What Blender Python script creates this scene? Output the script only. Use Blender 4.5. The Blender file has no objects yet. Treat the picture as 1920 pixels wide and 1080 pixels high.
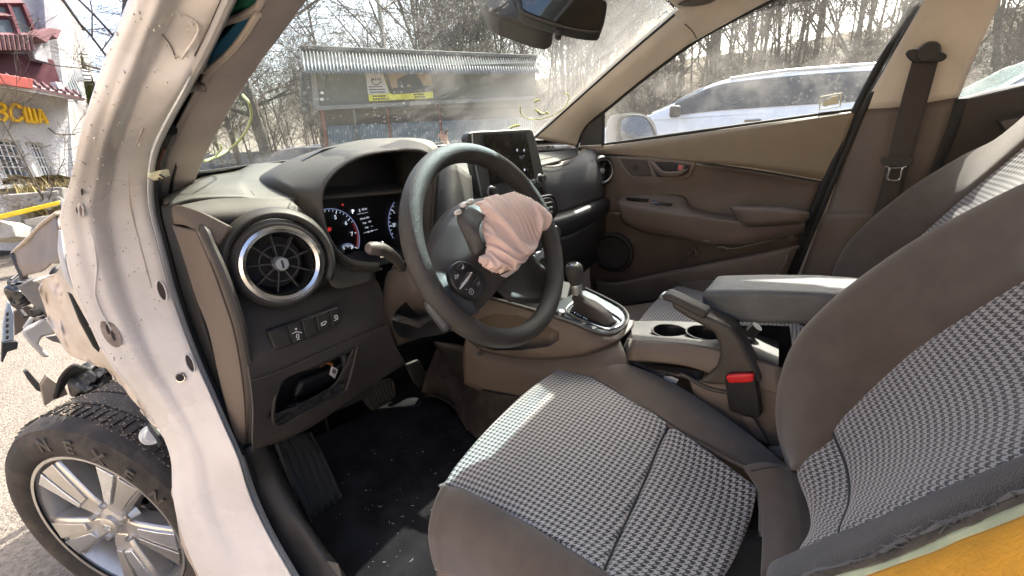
import bpy, bmesh, math, random
from mathutils import Vector, Matrix, noise
R = math.radians
V = Vector
sc = bpy.context.scene
col = sc.collection

# ------------------------------------------------------------------ camera
CAM = V((-0.969, -1.441, 1.183)); YAW, PITCH, ROLL = R(51.68), R(20.64), R(-4.32); F = 850.0
fw = V((math.sin(YAW)*math.cos(PITCH), math.cos(YAW)*math.cos(PITCH), -math.sin(PITCH)))
rt0 = V((math.cos(YAW), -math.sin(YAW), 0)); up0 = rt0.cross(fw)
rt = rt0*math.cos(ROLL) + up0*math.sin(ROLL); up = -rt0*math.sin(ROLL) + up0*math.cos(ROLL)
cd = bpy.data.cameras.new('camera'); cam = bpy.data.objects.new('camera', cd); col.objects.link(cam)
cd.sensor_width = 36; cd.sensor_fit = 'HORIZONTAL'; cd.lens = F/1920*36; cd.clip_start = .02; cd.clip_end = 800
cam.matrix_world = Matrix(((rt.x, up.x, -fw.x, CAM.x), (rt.y, up.y, -fw.y, CAM.y), (rt.z, up.z, -fw.z, CAM.z), (0, 0, 0, 1)))
sc.camera = cam
# ------------------------------------------------------------------ sky, sun, exposure
SUN_YAW, SUN_EL = R(86), R(45.3)
w = bpy.data.worlds.new('World'); sc.world = w; w.use_nodes = True
nt = w.node_tree; sky = nt.nodes.new('ShaderNodeTexSky'); sky.sky_type = 'NISHITA'; sky.sun_disc = False
sky.sun_elevation = SUN_EL; sky.sun_rotation = SUN_YAW; sky.dust_density = 5; sky.air_density = .6; sky.ozone_density = .6
bg = nt.nodes['Background']; bg.inputs[1].default_value = .15; nt.links.new(sky.outputs[0], bg.inputs[0])
sl = bpy.data.lights.new('sun', 'SUN'); so = bpy.data.objects.new('sun', sl); col.objects.link(so)
sl.energy = 3.0; sl.angle = R(.6); sl.color = (1, .93, .83)
sdir = V((math.sin(SUN_YAW)*math.cos(SUN_EL), math.cos(SUN_YAW)*math.cos(SUN_EL), math.sin(SUN_EL)))
so.rotation_euler = sdir.to_track_quat('Z', 'Y').to_euler(); so.location = (3, 2, 8)
vs = sc.view_settings; vs.view_transform = 'Standard'; vs.look = 'None'; vs.exposure = 2.25; vs.gamma = 1; vs.use_curve_mapping = False
vs.use_white_balance = True; vs.white_balance_temperature = 6450; vs.white_balance_tint = 8
sc.render.engine = 'CYCLES'; sc.cycles.use_denoising = True
sc.cycles.max_bounces = 8; sc.cycles.transparent_max_bounces = 16; sc.cycles.diffuse_bounces = 5
sc.cycles.caustics_reflective = False; sc.cycles.caustics_refractive = False; sc.cycles.sample_clamp_indirect = 4

# ------------------------------------------------------------------ pixel -> point of the place
def ray(px, py): return rt*((px-960)/F) - up*((py-540)/F) + fw
def U(px, py, x=None, y=None, z=None, d=None, pl=None):
    r = ray(px, py)
    if pl is not None: s = (V(pl[0])-CAM).dot(V(pl[1]))/r.dot(V(pl[1]))
    elif x is not None: s = (x-CAM.x)/r.x
    elif y is not None: s = (y-CAM.y)/r.y
    elif z is not None: s = (z-CAM.z)/r.z
    else: s = d
    return CAM + r*s
def push(p, k): return CAM + (p-CAM)*k      # further from / nearer to the viewer side of a surface

# ------------------------------------------------------------------ materials
MATS = {}
def nd(t, k, **kw):
    n = t.nodes.new(k)
    for a, b in kw.items(): setattr(n, a, b)
    return n
def M(name, colr, rough=.6, var=.15, vs_=6, bump=.15, bs=500, metal=0, spec=.5, dust=0, dcol=(.32, .28, .22), coat=0, sheen=0, uvb=None, ds=14, bdist=.002):
    if name in MATS: return MATS[name]
    m = bpy.data.materials.new(name); m.use_nodes = True; t = m.node_tree; b = t.nodes['Principled BSDF']
    tc = nd(t, 'ShaderNodeTexCoord'); n1 = nd(t, 'ShaderNodeTexNoise'); n1.inputs['Scale'].default_value = vs_; n1.inputs['Detail'].default_value = 6
    t.links.new(tc.outputs['Object'], n1.inputs['Vector'])
    mx = nd(t, 'ShaderNodeMix', data_type='RGBA')
    mx.inputs[6].default_value = (*[c*(1-var) for c in colr], 1); mx.inputs[7].default_value = (*[min(1, c*(1+var)) for c in colr], 1)
    cr = nd(t, 'ShaderNodeMapRange'); cr.inputs[1].default_value = .3; cr.inputs[2].default_value = .7
    t.links.new(n1.outputs[0], cr.inputs[0]); t.links.new(cr.outputs[0], mx.inputs[0])
    out = mx.outputs[2]
    if dust:
        n3 = nd(t, 'ShaderNodeTexNoise'); n3.inputs['Scale'].default_value = ds; n3.inputs['Detail'].default_value = 9; n3.inputs['Roughness'].default_value = .7
        t.links.new(tc.outputs['Object'], n3.inputs['Vector'])
        r3 = nd(t, 'ShaderNodeMapRange'); r3.inputs[1].default_value = .45; r3.inputs[2].default_value = .8; r3.inputs[4].default_value = dust
        t.links.new(n3.outputs[0], r3.inputs[0])
        m3 = nd(t, 'ShaderNodeMix', data_type='RGBA'); m3.inputs[7].default_value = (*dcol, 1)
        t.links.new(r3.outputs[0], m3.inputs[0]); t.links.new(out, m3.inputs[6]); out = m3.outputs[2]
    t.links.new(out, b.inputs['Base Color'])
    rr = nd(t, 'ShaderNodeMapRange'); rr.inputs[3].default_value = max(0, rough-.08); rr.inputs[4].default_value = min(1, rough+.1)
    t.links.new(n1.outputs[0], rr.inputs[0]); t.links.new(rr.outputs[0], b.inputs['Roughness'])
    b.inputs['Metallic'].default_value = metal; b.inputs['Specular IOR Level'].default_value = spec
    b.inputs['Coat Weight'].default_value = coat; b.inputs['Sheen Weight'].default_value = sheen; b.inputs['Coat Roughness'].default_value = .08
    if bump:
        n2 = nd(t, 'ShaderNodeTexNoise'); n2.inputs['Scale'].default_value = bs; n2.inputs['Detail'].default_value = 2
        t.links.new(tc.outputs['Object'], n2.inputs['Vector'])
        bp = nd(t, 'ShaderNodeBump'); bp.inputs['Strength'].default_value = bump; bp.inputs['Distance'].default_value = bdist
        t.links.new(n2.outputs[0], bp.inputs['Height']); t.links.new(bp.outputs[0], b.inputs['Normal'])
    MATS[name] = m; return m
def EM(name, colr, s=1):
    if name in MATS: return MATS[name]
    m = M(name, (.01, .01, .01), .3, bump=0); b = m.node_tree.nodes['Principled BSDF']
    b.inputs['Emission Color'].default_value = (*colr, 1); b.inputs['Emission Strength'].default_value = s; return m
def math_(t, op, a, b=None):
    n = nd(t, 'ShaderNodeMath', operation=op)
    for i, q in enumerate((a, b)):
        if q is None: continue
        if isinstance(q, (int, float)): n.inputs[i].default_value = q
        else: t.links.new(q, n.inputs[i])
    return n.outputs[0]
def houndstooth(name, light, dark, per):
    m = M(name, light, .85, bump=.35, bs=900, spec=.25, sheen=.3); t = m.node_tree; b = t.nodes['Principled BSDF']
    uv = nd(t, 'ShaderNodeUVMap'); sp = nd(t, 'ShaderNodeSeparateXYZ'); t.links.new(uv.outputs[0], sp.inputs[0])
    x = math_(t, 'MULTIPLY', sp.outputs[0], 1/per); y = math_(t, 'MULTIPLY', sp.outputs[1], 1/per)
    wx = math_(t, 'GREATER_THAN', math_(t, 'FRACT', math_(t, 'ADD', x, 100)), .5)
    wy = math_(t, 'GREATER_THAN', math_(t, 'FRACT', math_(t, 'ADD', y, 100)), .5)
    tw = math_(t, 'GREATER_THAN', math_(t, 'FRACT', math_(t, 'MULTIPLY', math_(t, 'ADD', math_(t, 'ADD', x, y), 100), 2)), .5)
    a = math_(t, 'MULTIPLY', wx, tw); c = math_(t, 'MULTIPLY', wy, math_(t, 'SUBTRACT', 1, tw)); f = math_(t, 'ADD', a, c)
    mx = nd(t, 'ShaderNodeMix', data_type='RGBA'); mx.inputs[6].default_value = (*light, 1); mx.inputs[7].default_value = (*dark, 1)
    t.links.new(f, mx.inputs[0]); t.links.new(mx.outputs[2], b.inputs['Base Color']); return m
def glass(name, tint=(1, 1, 1), dirt=.06, ds=5, lo=.45, hi=.8, amt=.5, spots=0, band=None, haze=None, dcol=(.75, .74, .68)):
    """clear pane: transparent + weak mirror + a film of dirt / drops"""
    m = bpy.data.materials.new(name); m.use_nodes = True; t = m.node_tree; t.nodes.remove(t.nodes['Principled BSDF'])
    o = t.nodes['Material Output']; tc = nd(t, 'ShaderNodeTexCoord')
    tr = nd(t, 'ShaderNodeBsdfTransparent'); tr.inputs[0].default_value = (*tint, 1)
    gl = nd(t, 'ShaderNodeBsdfGlossy'); gl.inputs['Roughness'].default_value = .02
    fr = nd(t, 'ShaderNodeFresnel'); fr.inputs[0].default_value = 1.35
    s1 = nd(t, 'ShaderNodeMixShader'); t.links.new(math_(t, 'MULTIPLY', fr.outputs[0], .8), s1.inputs[0]); t.links.new(tr.outputs[0], s1.inputs[1]); t.links.new(gl.outputs[0], s1.inputs[2])
    df = nd(t, 'ShaderNodeBsdfDiffuse'); df.inputs[0].default_value = (*dcol, 1); tl = nd(t, 'ShaderNodeBsdfTranslucent'); tl.inputs[0].default_value = (*dcol, 1)
    s2 = nd(t, 'ShaderNodeMixShader'); s2.inputs[0].default_value = .55; t.links.new(df.outputs[0], s2.inputs[1]); t.links.new(tl.outputs[0], s2.inputs[2])
    n = nd(t, 'ShaderNodeTexNoise'); n.inputs['Scale'].default_value = ds; n.inputs['Detail'].default_value = 8; n.inputs['Roughness'].default_value = .65
    t.links.new(tc.outputs['Object'], n.inputs['Vector'])
    mr = nd(t, 'ShaderNodeMapRange'); mr.inputs[1].default_value = lo; mr.inputs[2].default_value = hi; mr.inputs[3].default_value = dirt; mr.inputs[4].default_value = amt
    t.links.new(n.outputs[0], mr.inputs[0]); f = mr.outputs[0]
    if spots:
        vo = nd(t, 'ShaderNodeTexVoronoi'); vo.inputs['Scale'].default_value = spots; t.links.new(tc.outputs['Object'], vo.inputs['Vector'])
        n4 = nd(t, 'ShaderNodeTexNoise'); n4.inputs['Scale'].default_value = 3; t.links.new(tc.outputs['Object'], n4.inputs['Vector'])
        sp_ = math_(t, 'MULTIPLY', math_(t, 'LESS_THAN', vo.outputs['Distance'], math_(t, 'MULTIPLY', n4.outputs[0], .40)), .13)
        f = math_(t, 'MAXIMUM', f, sp_)
    if haze:   # sunlit haze painted into the pane's dust film, denser along x
        x0, x1, amt2 = haze; sp = nd(t, 'ShaderNodeSeparateXYZ'); t.links.new(tc.outputs['Object'], sp.inputs[0])
        hz = nd(t, 'ShaderNodeMapRange', interpolation_type='SMOOTHSTEP'); hz.inputs[1].default_value = x0; hz.inputs[2].default_value = x1; t.links.new(sp.outputs[0], hz.inputs[0])
        n5 = nd(t, 'ShaderNodeTexNoise'); n5.inputs['Scale'].default_value = 9; n5.inputs['Detail'].default_value = 10; n5.inputs['Roughness'].default_value = .75; n5.inputs['Distortion'].default_value = .6
        t.links.new(tc.outputs['Object'], n5.inputs['Vector'])
        f = math_(t, 'MAXIMUM', f, math_(t, 'MULTIPLY', math_(t, 'MULTIPLY', hz.outputs[0], math_(t, 'ADD', n5.outputs[0], .1)), amt2))
    s3 = nd(t, 'ShaderNodeMixShader'); t.links.new(f, s3.inputs[0]); t.links.new(s1.outputs[0], s3.inputs[1]); t.links.new(s2.outputs[0], s3.inputs[2])
    if band:   # the tinted shade band along the top of a windscreen
        z0, z1, c = band; sp = nd(t, 'ShaderNodeSeparateXYZ'); t.links.new(tc.outputs['Object'], sp.inputs[0])
        b = nd(t, 'ShaderNodeMapRange'); b.inputs[1].default_value = z0; b.inputs[2].default_value = z1; t.links.new(sp.outputs[2], b.inputs[0])
        mx = nd(t, 'ShaderNodeMix', data_type='RGBA'); mx.inputs[6].default_value = (*tint, 1); mx.inputs[7].default_value = (*c, 1)
        t.links.new(b.outputs[0], mx.inputs[0]); t.links.new(mx.outputs[2], tr.inputs[0])
    t.links.new(s3.outputs[0], o.inputs[0]); MATS[name] = m; return m

# ------------------------------------------------------------------ scene tree helpers
WORLD = {}
def tag(o, label=None, cat=None, group=None, kind=None):
    if label: o['label'] = label
    if cat: o['category'] = cat
    if group: o['group'] = group
    if kind: o['kind'] = kind
    return o
def empty(name, loc, label, cat, group=None, rz=0):
    o = bpy.data.objects.new(name, None); o.empty_display_size = .2; col.objects.link(o)
    o.location = loc; o.rotation_euler.z = rz; return tag(o, label, cat, group)
def link(name, me, mat, parent=None, local=False):
    o = bpy.data.objects.new(name, me); col.objects.link(o)
    if mat is not None: me.materials.clear(); me.materials.append(mat)
    if parent is not None:
        o.parent = parent
        if not local and parent.type == 'EMPTY': o.matrix_parent_inverse = Matrix.Translation(parent.location).inverted()
    return o
def bake(o):
    dg = bpy.context.evaluated_depsgraph_get(); dg.update()
    me = bpy.data.meshes.new_from_object(o.evaluated_get(dg)); o.modifiers.clear(); old = o.data; o.data = me
    return o
def finish(o, solid=0, bevel=0, sub=0, smooth=True, seg=2):
    me = o.data
    if smooth:
        me.polygons.foreach_set('use_smooth', [True]*len(me.polygons))
        if smooth != 'all': me.set_sharp_from_angle(angle=R(40))
    if solid:
        m = o.modifiers.new('s', 'SOLIDIFY'); m.thickness = solid; m.offset = -1; m.use_even_offset = False
    if bevel:
        m = o.modifiers.new('b', 'BEVEL'); m.width = bevel; m.segments = seg; m.limit_method = 'ANGLE'; m.angle_limit = R(35); m.harden_normals = False
    if sub:
        m = o.modifiers.new('u', 'SUBSURF'); m.levels = sub; m.render_levels = sub
    return o
def mk(name, vs, fs, mat, parent=None, local=False, **kw):
    me = bpy.data.meshes.new(name); me.from_pydata([tuple(v) for v in vs], [], fs); me.validate(); me.update()
    return finish(link(name, me, mat, parent, local), **kw)
def cr(p0, p1, p2, p3, t):
    return .5*((2*p1)+(p2-p0)*t+(2*p0-5*p1+4*p2-p3)*t*t+(3*p1-p0-3*p2+p3)*t**3)
def spline(pts, n, closed=False):
    """Catmull-Rom through pts, n steps per span"""
    out = []; N = len(pts)
    for i in range(N if closed else N-1):
        if closed: a, b, c, d = pts[i-1], pts[i], pts[(i+1) % N], pts[(i+2) % N]
        else:
            b, c = pts[i], pts[i+1]; a = pts[i-1] if i else b*2-c; d = pts[i+2] if i+2 < N else c*2-b
        for k in range(n): out.append(cr(a, b, c, d, k/n))
    if not closed: out.append(pts[-1].copy())
    return out
def grid(rows, nu, nv, closed=False):
    rr = [spline(r, nu, closed) for r in rows]
    cols = [spline([r[j] for r in rr], nv) for j in range(len(rr[0]))]
    return [[cols[j][i] for j in range(len(cols))] for i in range(len(cols[0]))]
def sheet(name, G, mat, parent=None, thick=.004, closed=False, face=None, rough=0, rs=8, seed=0, local=False, uv=True, smooth='all', uvf=None):
    """grid of points -> one curved panel with thickness, its normals towards `face` (a point)"""
    nr, nc = len(G), len(G[0]); face = CAM if face is None else V(face)
    if rough:
        for i in range(nr):
            for j in range(nc):
                p = G[i][j]; k = noise.fractal(p*rs+V((seed, seed*2, 0)), 1, 2, 4)*rough
                dv = (face-p).normalized(); G[i][j] = p+dv*k+noise.noise_vector(p*rs*.8)*rough*.4
    vsx = [p for r in G for p in r]; fs = []
    for i in range(nr-1):
        for j in range(nc if closed else nc-1):
            k = (j+1) % nc; fs.append((i*nc+j, i*nc+k, (i+1)*nc+k, (i+1)*nc+j))
    s = 0
    for f in fs[::max(1, len(fs)//60)]:
        a, b, c, d = [vsx[q] for q in f]; n = (c-a).cross(d-b); s += n.dot(face-a)
    if s < 0: fs = [f[::-1] for f in fs]
    me = bpy.data.meshes.new(name); me.from_pydata([tuple(v) for v in vsx], [], fs); me.update()
    if uv:
        UVs = [[(0, 0)]*nc for _ in range(nr)]; mi = nr//2; mj = nc//2
        lu = [0]; lv = [0]
        for j in range(1, nc): lu.append(lu[-1]+(G[mi][j]-G[mi][j-1]).length)
        for i in range(1, nr): lv.append(lv[-1]+(G[i][mj]-G[i-1][mj]).length)
        L = me.uv_layers.new(name='UVMap').data
        for poly in me.polygons:
            for li in poly.loop_indices:
                vi = me.loops[li].vertex_index; L[li].uv = uvf(vsx[vi]) if uvf else (lu[vi % nc], lv[vi//nc])
    return finish(link(name, me, mat, parent, local), solid=thick, smooth=smooth)
def patch(name, rows, mat, parent=None, nu=6, nv=6, **kw):
    return sheet(name, grid(rows, nu, nv), mat, parent, **kw)
def slab(name, pts, depth, mat, parent=None, bevel=.002, n=None, local=False, smooth=True, round_=0, seg=2):
    """outline polygon extruded by `depth` away from the viewer (or along n)"""
    if round_: pts = spline(pts, round_, True)
    N = len(pts); c = sum(pts, V())/N
    nn = V()
    for i in range(N): nn += (pts[i]-c).cross(pts[(i+1) % N]-c)
    nn.normalize()
    if n is None: n = -nn if nn.dot(CAM-c) > 0 else nn
    else: n = V(n).normalized()
    vsx = pts+[p+n*depth for p in pts]
    top = list(range(N)); bot = list(range(N, 2*N))[::-1]
    if nn.dot(n) > 0: top = top[::-1]; bot = bot[::-1]; side = [(i, i+N, (i+1) % N+N, (i+1) % N) for i in range(N)][::1]; side = [s[::-1] for s in side]
    else: side = [(i, i+N, (i+1) % N+N, (i+1) % N) for i in range(N)]
    return mk(name, vsx, [top, bot]+side, mat, parent, local, bevel=bevel, smooth=smooth, seg=seg)
def frames(path, closed):
    N = len(path); T = []
    for i in range(N):
        a = path[i-1] if (closed or i) else path[0]; b = path[(i+1) % N] if (closed or i < N-1) else path[-1]
        T.append((b-a).normalized())
    r = T[0].cross(V((0, 0, 1)))
    if r.length < .05: r = T[0].cross(V((1, 0, 0)))
    r.normalize(); out = []
    for i in range(N):
        r = (r-T[i]*r.dot(T[i])).normalized(); out.append((r.copy(), T[i].cross(r)))
    return out
def tube(name, pts, rad, mat, parent=None, n=6, sides=8, closed=False, flat=1.0, local=False):
    path = spline(pts, n, closed); N = len(path); fr = frames(path, closed)
    rads = rad if isinstance(rad, (list, tuple)) else [rad]*len(pts)
    m = len(pts); rads = list(rads)
    while len(rads) < m: rads.insert(len(rads)//2, rads[len(rads)//2])
    vsx = []; fs = []
    for i, p in enumerate(path):
        q = i/n; a = int(q) % m; b = (a+1) % m if closed else min(a+1, m-1); r = rads[a]*(1-(q-int(q)))+rads[b]*(q-int(q))
        for k in range(sides):
            an = 2*math.pi*k/sides; vsx.append(p+fr[i][0]*math.cos(an)*r+fr[i][1]*math.sin(an)*r*flat)
    for i in range(N if closed else N-1):
        j = (i+1) % N
        for k in range(sides): l = (k+1) % sides; fs.append((i*sides+k, i*sides+l, j*sides+l, j*sides+k))
    if not closed: fs += [tuple(range(sides))[::-1], tuple(range((N-1)*sides, N*sides))]
    return mk(name, vsx, fs, mat, parent, local)
def axes(n):
    n = V(n).normalized(); a = V((0, 0, 1)).cross(n)
    if a.length < .05: a = V((1, 0, 0))
    a.normalize(); return a, n.cross(a), n      # right, up, out
def lathe(name, prof, c, n, mat, parent=None, seg=48, arc=None, local=False, sx=1, sy=1, upv=None):
    """profile [(radius, height along n)]"""
    a, b, n = axes(n); c = V(c)
    if upv is not None: b = V(upv); a = b.cross(n)
    vsx = []; fs = []; full = arc is None; a0, a1 = (0, 2*math.pi) if full else arc
    cnt = seg if full else seg+1
    for k in range(cnt):
        t = a0+(a1-a0)*k/seg
        for r, h in prof: vsx.append(c+a*math.cos(t)*r*sx+b*math.sin(t)*r*sy+n*h)
    P = len(prof)
    for k in range(seg):
        l = (k+1) % cnt if full else k+1
        for i in range(P-1): fs.append((k*P+i, l*P+i, l*P+i+1, k*P+i+1))
    o = mk(name, vsx, fs, mat, parent, local)
    bm = bmesh.new(); bm.from_mesh(o.data); bmesh.ops.remove_doubles(bm, verts=bm.verts, dist=1e-5); bmesh.ops.recalc_face_normals(bm, faces=bm.faces); bm.to_mesh(o.data); bm.free()
    o.data.set_sharp_from_angle(angle=R(40)); return o
def box(name, c, dim, mat, parent=None, rot=None, bevel=.003, local=False, seg=2):
    c = V(c); h = [d/2 for d in dim]; m = rot if rot is not None else Matrix.Identity(3)
    vsx = [c+m @ V((sx*h[0], sy*h[1], sz*h[2])) for sx in (-1, 1) for sy in (-1, 1) for sz in (-1, 1)]
    fs = [(0, 1, 3, 2), (4, 6, 7, 5), (0, 4, 5, 1), (2, 3, 7, 6), (0, 2, 6, 4), (1, 5, 7, 3)]
    return mk(name, vsx, fs, mat, parent, local, bevel=bevel, seg=seg)
def pillow(name, outline, bulge, mat, parent=None, n=None, rings=10, rnd=6, folds=0, fs_=25, seed=0, depth=.004, power=2, center=None, crease=False):
    """closed outline puffed out towards n: cloth, knobs, pads"""
    ol = spline(outline, rnd, True); N = len(ol); c = center or sum(ol, V())/N
    nn = V()
    for i in range(N): nn += (ol[i]-c).cross(ol[(i+1) % N]-c)
    nn.normalize()
    if n is None: n = nn if nn.dot(CAM-c) > 0 else -nn
    n = V(n).normalized(); vsx = [c+n*bulge]; fs = []
    if folds: vsx[0] = vsx[0]+n*noise.fractal(c*fs_+V((seed, 0, 0)), 1, 2, 3)*folds
    for r in range(1, rings+1):
        f = r/rings
        for i in range(N):
            p = c+(ol[i]-c)*f+n*bulge*(1-f**power)
            if folds and crease:
                q = p*fs_+V((seed, 0, 0)); q = q+noise.noise_vector(q*.5)*.55; d1 = noise.voronoi(q)[0]; d2 = noise.voronoi(q*2.2+V((5, 3, 1)))[0]
                k = .35-min(.7, (d1[1]-d1[0])*1.3); k2 = .3-min(.6, (d2[1]-d2[0])*1.2)
                u_ = p.x*.8+p.z*.6+noise.noise(p*16)*.030; w_ = p.x*.35-p.z*.94+noise.noise(p*13+V((4, 0, 0)))*.035
                dr = (1-abs(math.sin(u_*62)))**1.5*.9+(1-abs(math.sin(w_*48)))**2*.7
                p = p+n*(dr*.6-.35+k*.75+k2*.36)*folds*min(1, (1.12-f)*3)+noise.noise_vector(q*.7)*folds*.25
            elif folds:
                q = p*fs_+V((seed, 0, 0)); q = q+noise.noise_vector(q*.6)*.5; k = 1-abs(noise.noise(q))*2.6; k2 = 1-abs(noise.noise(q*2.1+V((3, 1, 7))))*2.6; k3 = 1-abs(noise.noise(q*4.6+V((9, 4, 2))))*2
                p = p+n*(k*.6+k2*.38+k3*.16)*folds*min(1, (1.15-f)*3)+noise.noise_vector(q*.7)*folds*.5
            vsx.append(p)
    for i in range(N): fs.append((0, 1+i, 1+(i+1) % N))
    for r in range(rings-1):
        for i in range(N):
            a = 1+r*N+i; b = 1+r*N+(i+1) % N; fs.append((a, a+N, b+N, b))
    base = len(vsx); last = 1+(rings-1)*N
    for i in range(N): vsx.append(vsx[last+i]-n*depth)
    for i in range(N): fs.append((last+i, base+i, base+(i+1) % N, last+(i+1) % N))
    fs.append([base+i for i in range(N)][::-1])
    if nn.dot(n) < 0: fs = [tuple(f)[::-1] for f in fs]
    return mk(name, vsx, fs, mat, parent, smooth='all')
def cut(o, cutter_pts, n, d0, d1):
    """saw the outline cutter_pts out of o"""
    bake(o); c = slab('c', [p-V(n)*d0 for p in cutter_pts], d0+d1, None, None, bevel=0, n=n)
    bm = bmesh.new(); bm.from_mesh(c.data); bmesh.ops.recalc_face_normals(bm, faces=bm.faces); bm.to_mesh(c.data); bm.free()
    m = o.modifiers.new('x', 'BOOLEAN'); m.operation = 'DIFFERENCE'; m.object = c; m.solver = 'EXACT'
    bake(o); bpy.data.objects.remove(c); return o
def text(name, s, c, right, upv, size, mat, parent=None, ext=.0004, local=False, align='CENTER', bold=0):
    cu = bpy.data.curves.new(name, 'FONT'); cu.body = s; cu.size = size; cu.align_x = align; cu.align_y = 'CENTER'; cu.extrude = ext; cu.resolution_u = 3; cu.offset = bold
    o = bpy.data.objects.new(name, cu); col.objects.link(o)
    dg = bpy.context.evaluated_depsgraph_get(); dg.update(); me = bpy.data.meshes.new_from_object(o.evaluated_get(dg)); bpy.data.objects.remove(o)
    r = V(right).normalized(); u = (V(upv)-r*V(upv).dot(r)).normalized(); n = r.cross(u)
    me.transform(Matrix(((r.x, u.x, n.x, c[0]), (r.y, u.y, n.y, c[1]), (r.z, u.z, n.z, c[2]), (0, 0, 0, 1))))
    return link(name, me, mat, parent, local)
def copy_tree(o, parent=None):
    c = o.copy(); col.objects.link(c); c.parent = parent
    for ch in list(o.children): copy_tree(ch, c)
    return c

# ================================================================== THE PLACE OUTSIDE
random.seed(4)
m_asphalt = M('asphalt', (.165, .145, .12), .95, var=.35, vs_=60, bump=.8, bs=90, spec=.2, dust=.5, dcol=(.24, .21, .175), ds=2.5, bdist=.02)
m_dry = M('dry_grass_soil', (.20, .17, .10), 1, var=.5, vs_=9, bump=1, bs=25, spec=.1, bdist=.06)
m_stone = M('concrete', (.36, .34, .30), .9, var=.25, vs_=6, bump=.5, bs=60, spec=.2, bdist=.01)
m_stucco = M('stucco_white', (.52, .515, .50), .95, var=.14, vs_=1.2, bump=.8, bs=22, spec=.15, bdist=.03, dust=.3, dcol=(.42, .42, .40), ds=1.5)
m_redroof = M('red_roof_tile', (.13, .065, .065), .6, var=.2, vs_=4)
m_maroon = M('maroon_panel', (.085, .018, .028), .5, var=.15)
m_grey = M('grey_panel', (.33, .33, .35), .7)
m_winglass = M('house_window', (.10, .13, .15), .08, bump=0, spec=.8)
m_whitebar = M('white_paint', (.75, .75, .73), .5, bump=.05)
m_yellow = M('yellow_letter', (.85, .52, .02), .45, bump=.03)
m_red = M('red_awning', (.30, .05, .035), .6)
m_bark = M('dark_bark', (.10, .085, .07), .95, var=.4, vs_=20, bump=.6, bs=60, spec=.1, bdist=.01)
m_bark2 = M('grey_brown_bark', (.12, .10, .078), .95, var=.35, vs_=12, bump=.6, bs=60, spec=.1, bdist=.01)
m_birch = M('birch_bark', (.42, .39, .34), .9, var=.5, vs_=14, bump=.4, bs=50, spec=.1)
m_thuja = M('thuja_leaf', (.085, .10, .03), .8, var=.5, vs_=9, spec=.2)
m_litter = M('leaf_litter', (.10, .08, .056), 1, var=.5, vs_=3, bump=1, bs=15, spec=.1, bdist=.1)

def GZ(x, y):
    z = -.06 - .06*max(0, min(y-.6, 9)) - .012*max(0, min(x, 12))
    if x > 15: z += min(x-15, 40)*.16
    return z
xs = [-200, -90, -40, -20, -12, -8, -5, -3, -2, -1, 0, 1, 2, 3, 4, 5, 6, 8, 10, 12, 14, 15, 16, 18, 21, 25, 30, 40, 55, 90, 220]
ys = [-200, -80, -40, -20, -10, -5, -3, -2, -1, 0, .6, 1.2, 2, 3, 4, 5, 6, 7, 8, 9.6, 11, 13, 16, 20, 30, 50, 90, 220]
Gg = [[V((x, y, GZ(x, y))) for x in xs] for y in ys]
g = sheet('ground', Gg, m_asphalt, None, thick=0, face=(0, 0, 50), uv=False); tag(g, 'worn grey asphalt yard lit by low sun', 'ground', kind='structure')
hx = [15.5, 18, 21, 25, 30, 40, 55, 90]; hy = [-60, -40, -25, -15, -8, -3, 2, 6, 10, 14, 20, 30, 45]
Gh = [[V((x, y, GZ(x, y)+.02+.25*noise.noise(V((x*.2, y*.2, 0)))*(x > 16) + (.0 if x > 15.6 else -.15))) for x in hx] for y in hy]
h = sheet('hillside', Gh, m_litter, None, thick=0, face=(0, 0, 60), uv=False); tag(h, 'brown leaf covered slope behind the parked cars', 'slope', kind='structure')

# ---- bare trees
def grow(rng, segs, p, d, ln, r, lvl, P):
    k = 4 if lvl == 0 else 3
    for i in range(k):
        d2 = (d + V((rng.uniform(-1, 1), rng.uniform(-1, 1), rng.uniform(-.6, .8)))*P['wander'] + V((0, 0, P['lift'] if lvl < P['lev']-1 else P['droop']))).normalized()
        q = p+d2*ln/k; r2 = r*(1-.72*(i+1)/k) if lvl else r*(1-.6*(i+1)/k)
        segs.append((p, q, max(r*(1-.72*i/k) if lvl else r*(1-.6*i/k), P['min']), max(r2, P['min']*.8), lvl))
        if lvl < P['lev'] and (i > 0 or lvl > 0):
            for _ in range(P['kids'] if lvl else P['kids']+1):
                an = rng.uniform(0, 6.283); side = V((math.cos(an), math.sin(an), 0)); side = (side-d2*side.dot(d2)).normalized()
                dd = (d2*P['fwd']+side).normalized(); grow(rng, segs, p.lerp(q, rng.random()), dd, ln*rng.uniform(.38, .62), max(r2*rng.uniform(.45, .7), P['min']), lvl+1, P)
        p, d = q, d2
def tree_mesh(name, seed, h, r, split=True, **kw):
    P = dict(wander=.16, lift=.08, droop=.02, lev=4, kids=2, fwd=.8, min=.004); P.update(kw)
    rng = random.Random(seed); segs = []; grow(rng, segs, V((0, 0, -.2)), V((0, 0, 1)), h, r, 0, P)
    def build(sel, nm):
        vsx = []; fs = []
        for a, b, r0, r1, l in sel:
            t = (b-a).normalized(); n = 6 if l == 0 else (4 if l == 1 else 3); u, v, _ = axes(t); o = len(vsx)
            for q, rr in ((a, r0), (b, r1)):
                for k in range(n): an = 6.283*k/n; vsx.append(tuple(q+u*math.cos(an)*rr+v*math.sin(an)*rr))
            for k in range(n): l2 = (k+1) % n; fs.append((o+k, o+l2, o+n+l2, o+n+k))
        me = bpy.data.meshes.new(nm); me.from_pydata(vsx, [], fs); me.update(); return me
    if not split: return build(segs, name)
    return build([s for s in segs if s[4] == 0], 'trunk'), build([s for s in segs if s[4] > 0], 'crown')
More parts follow.
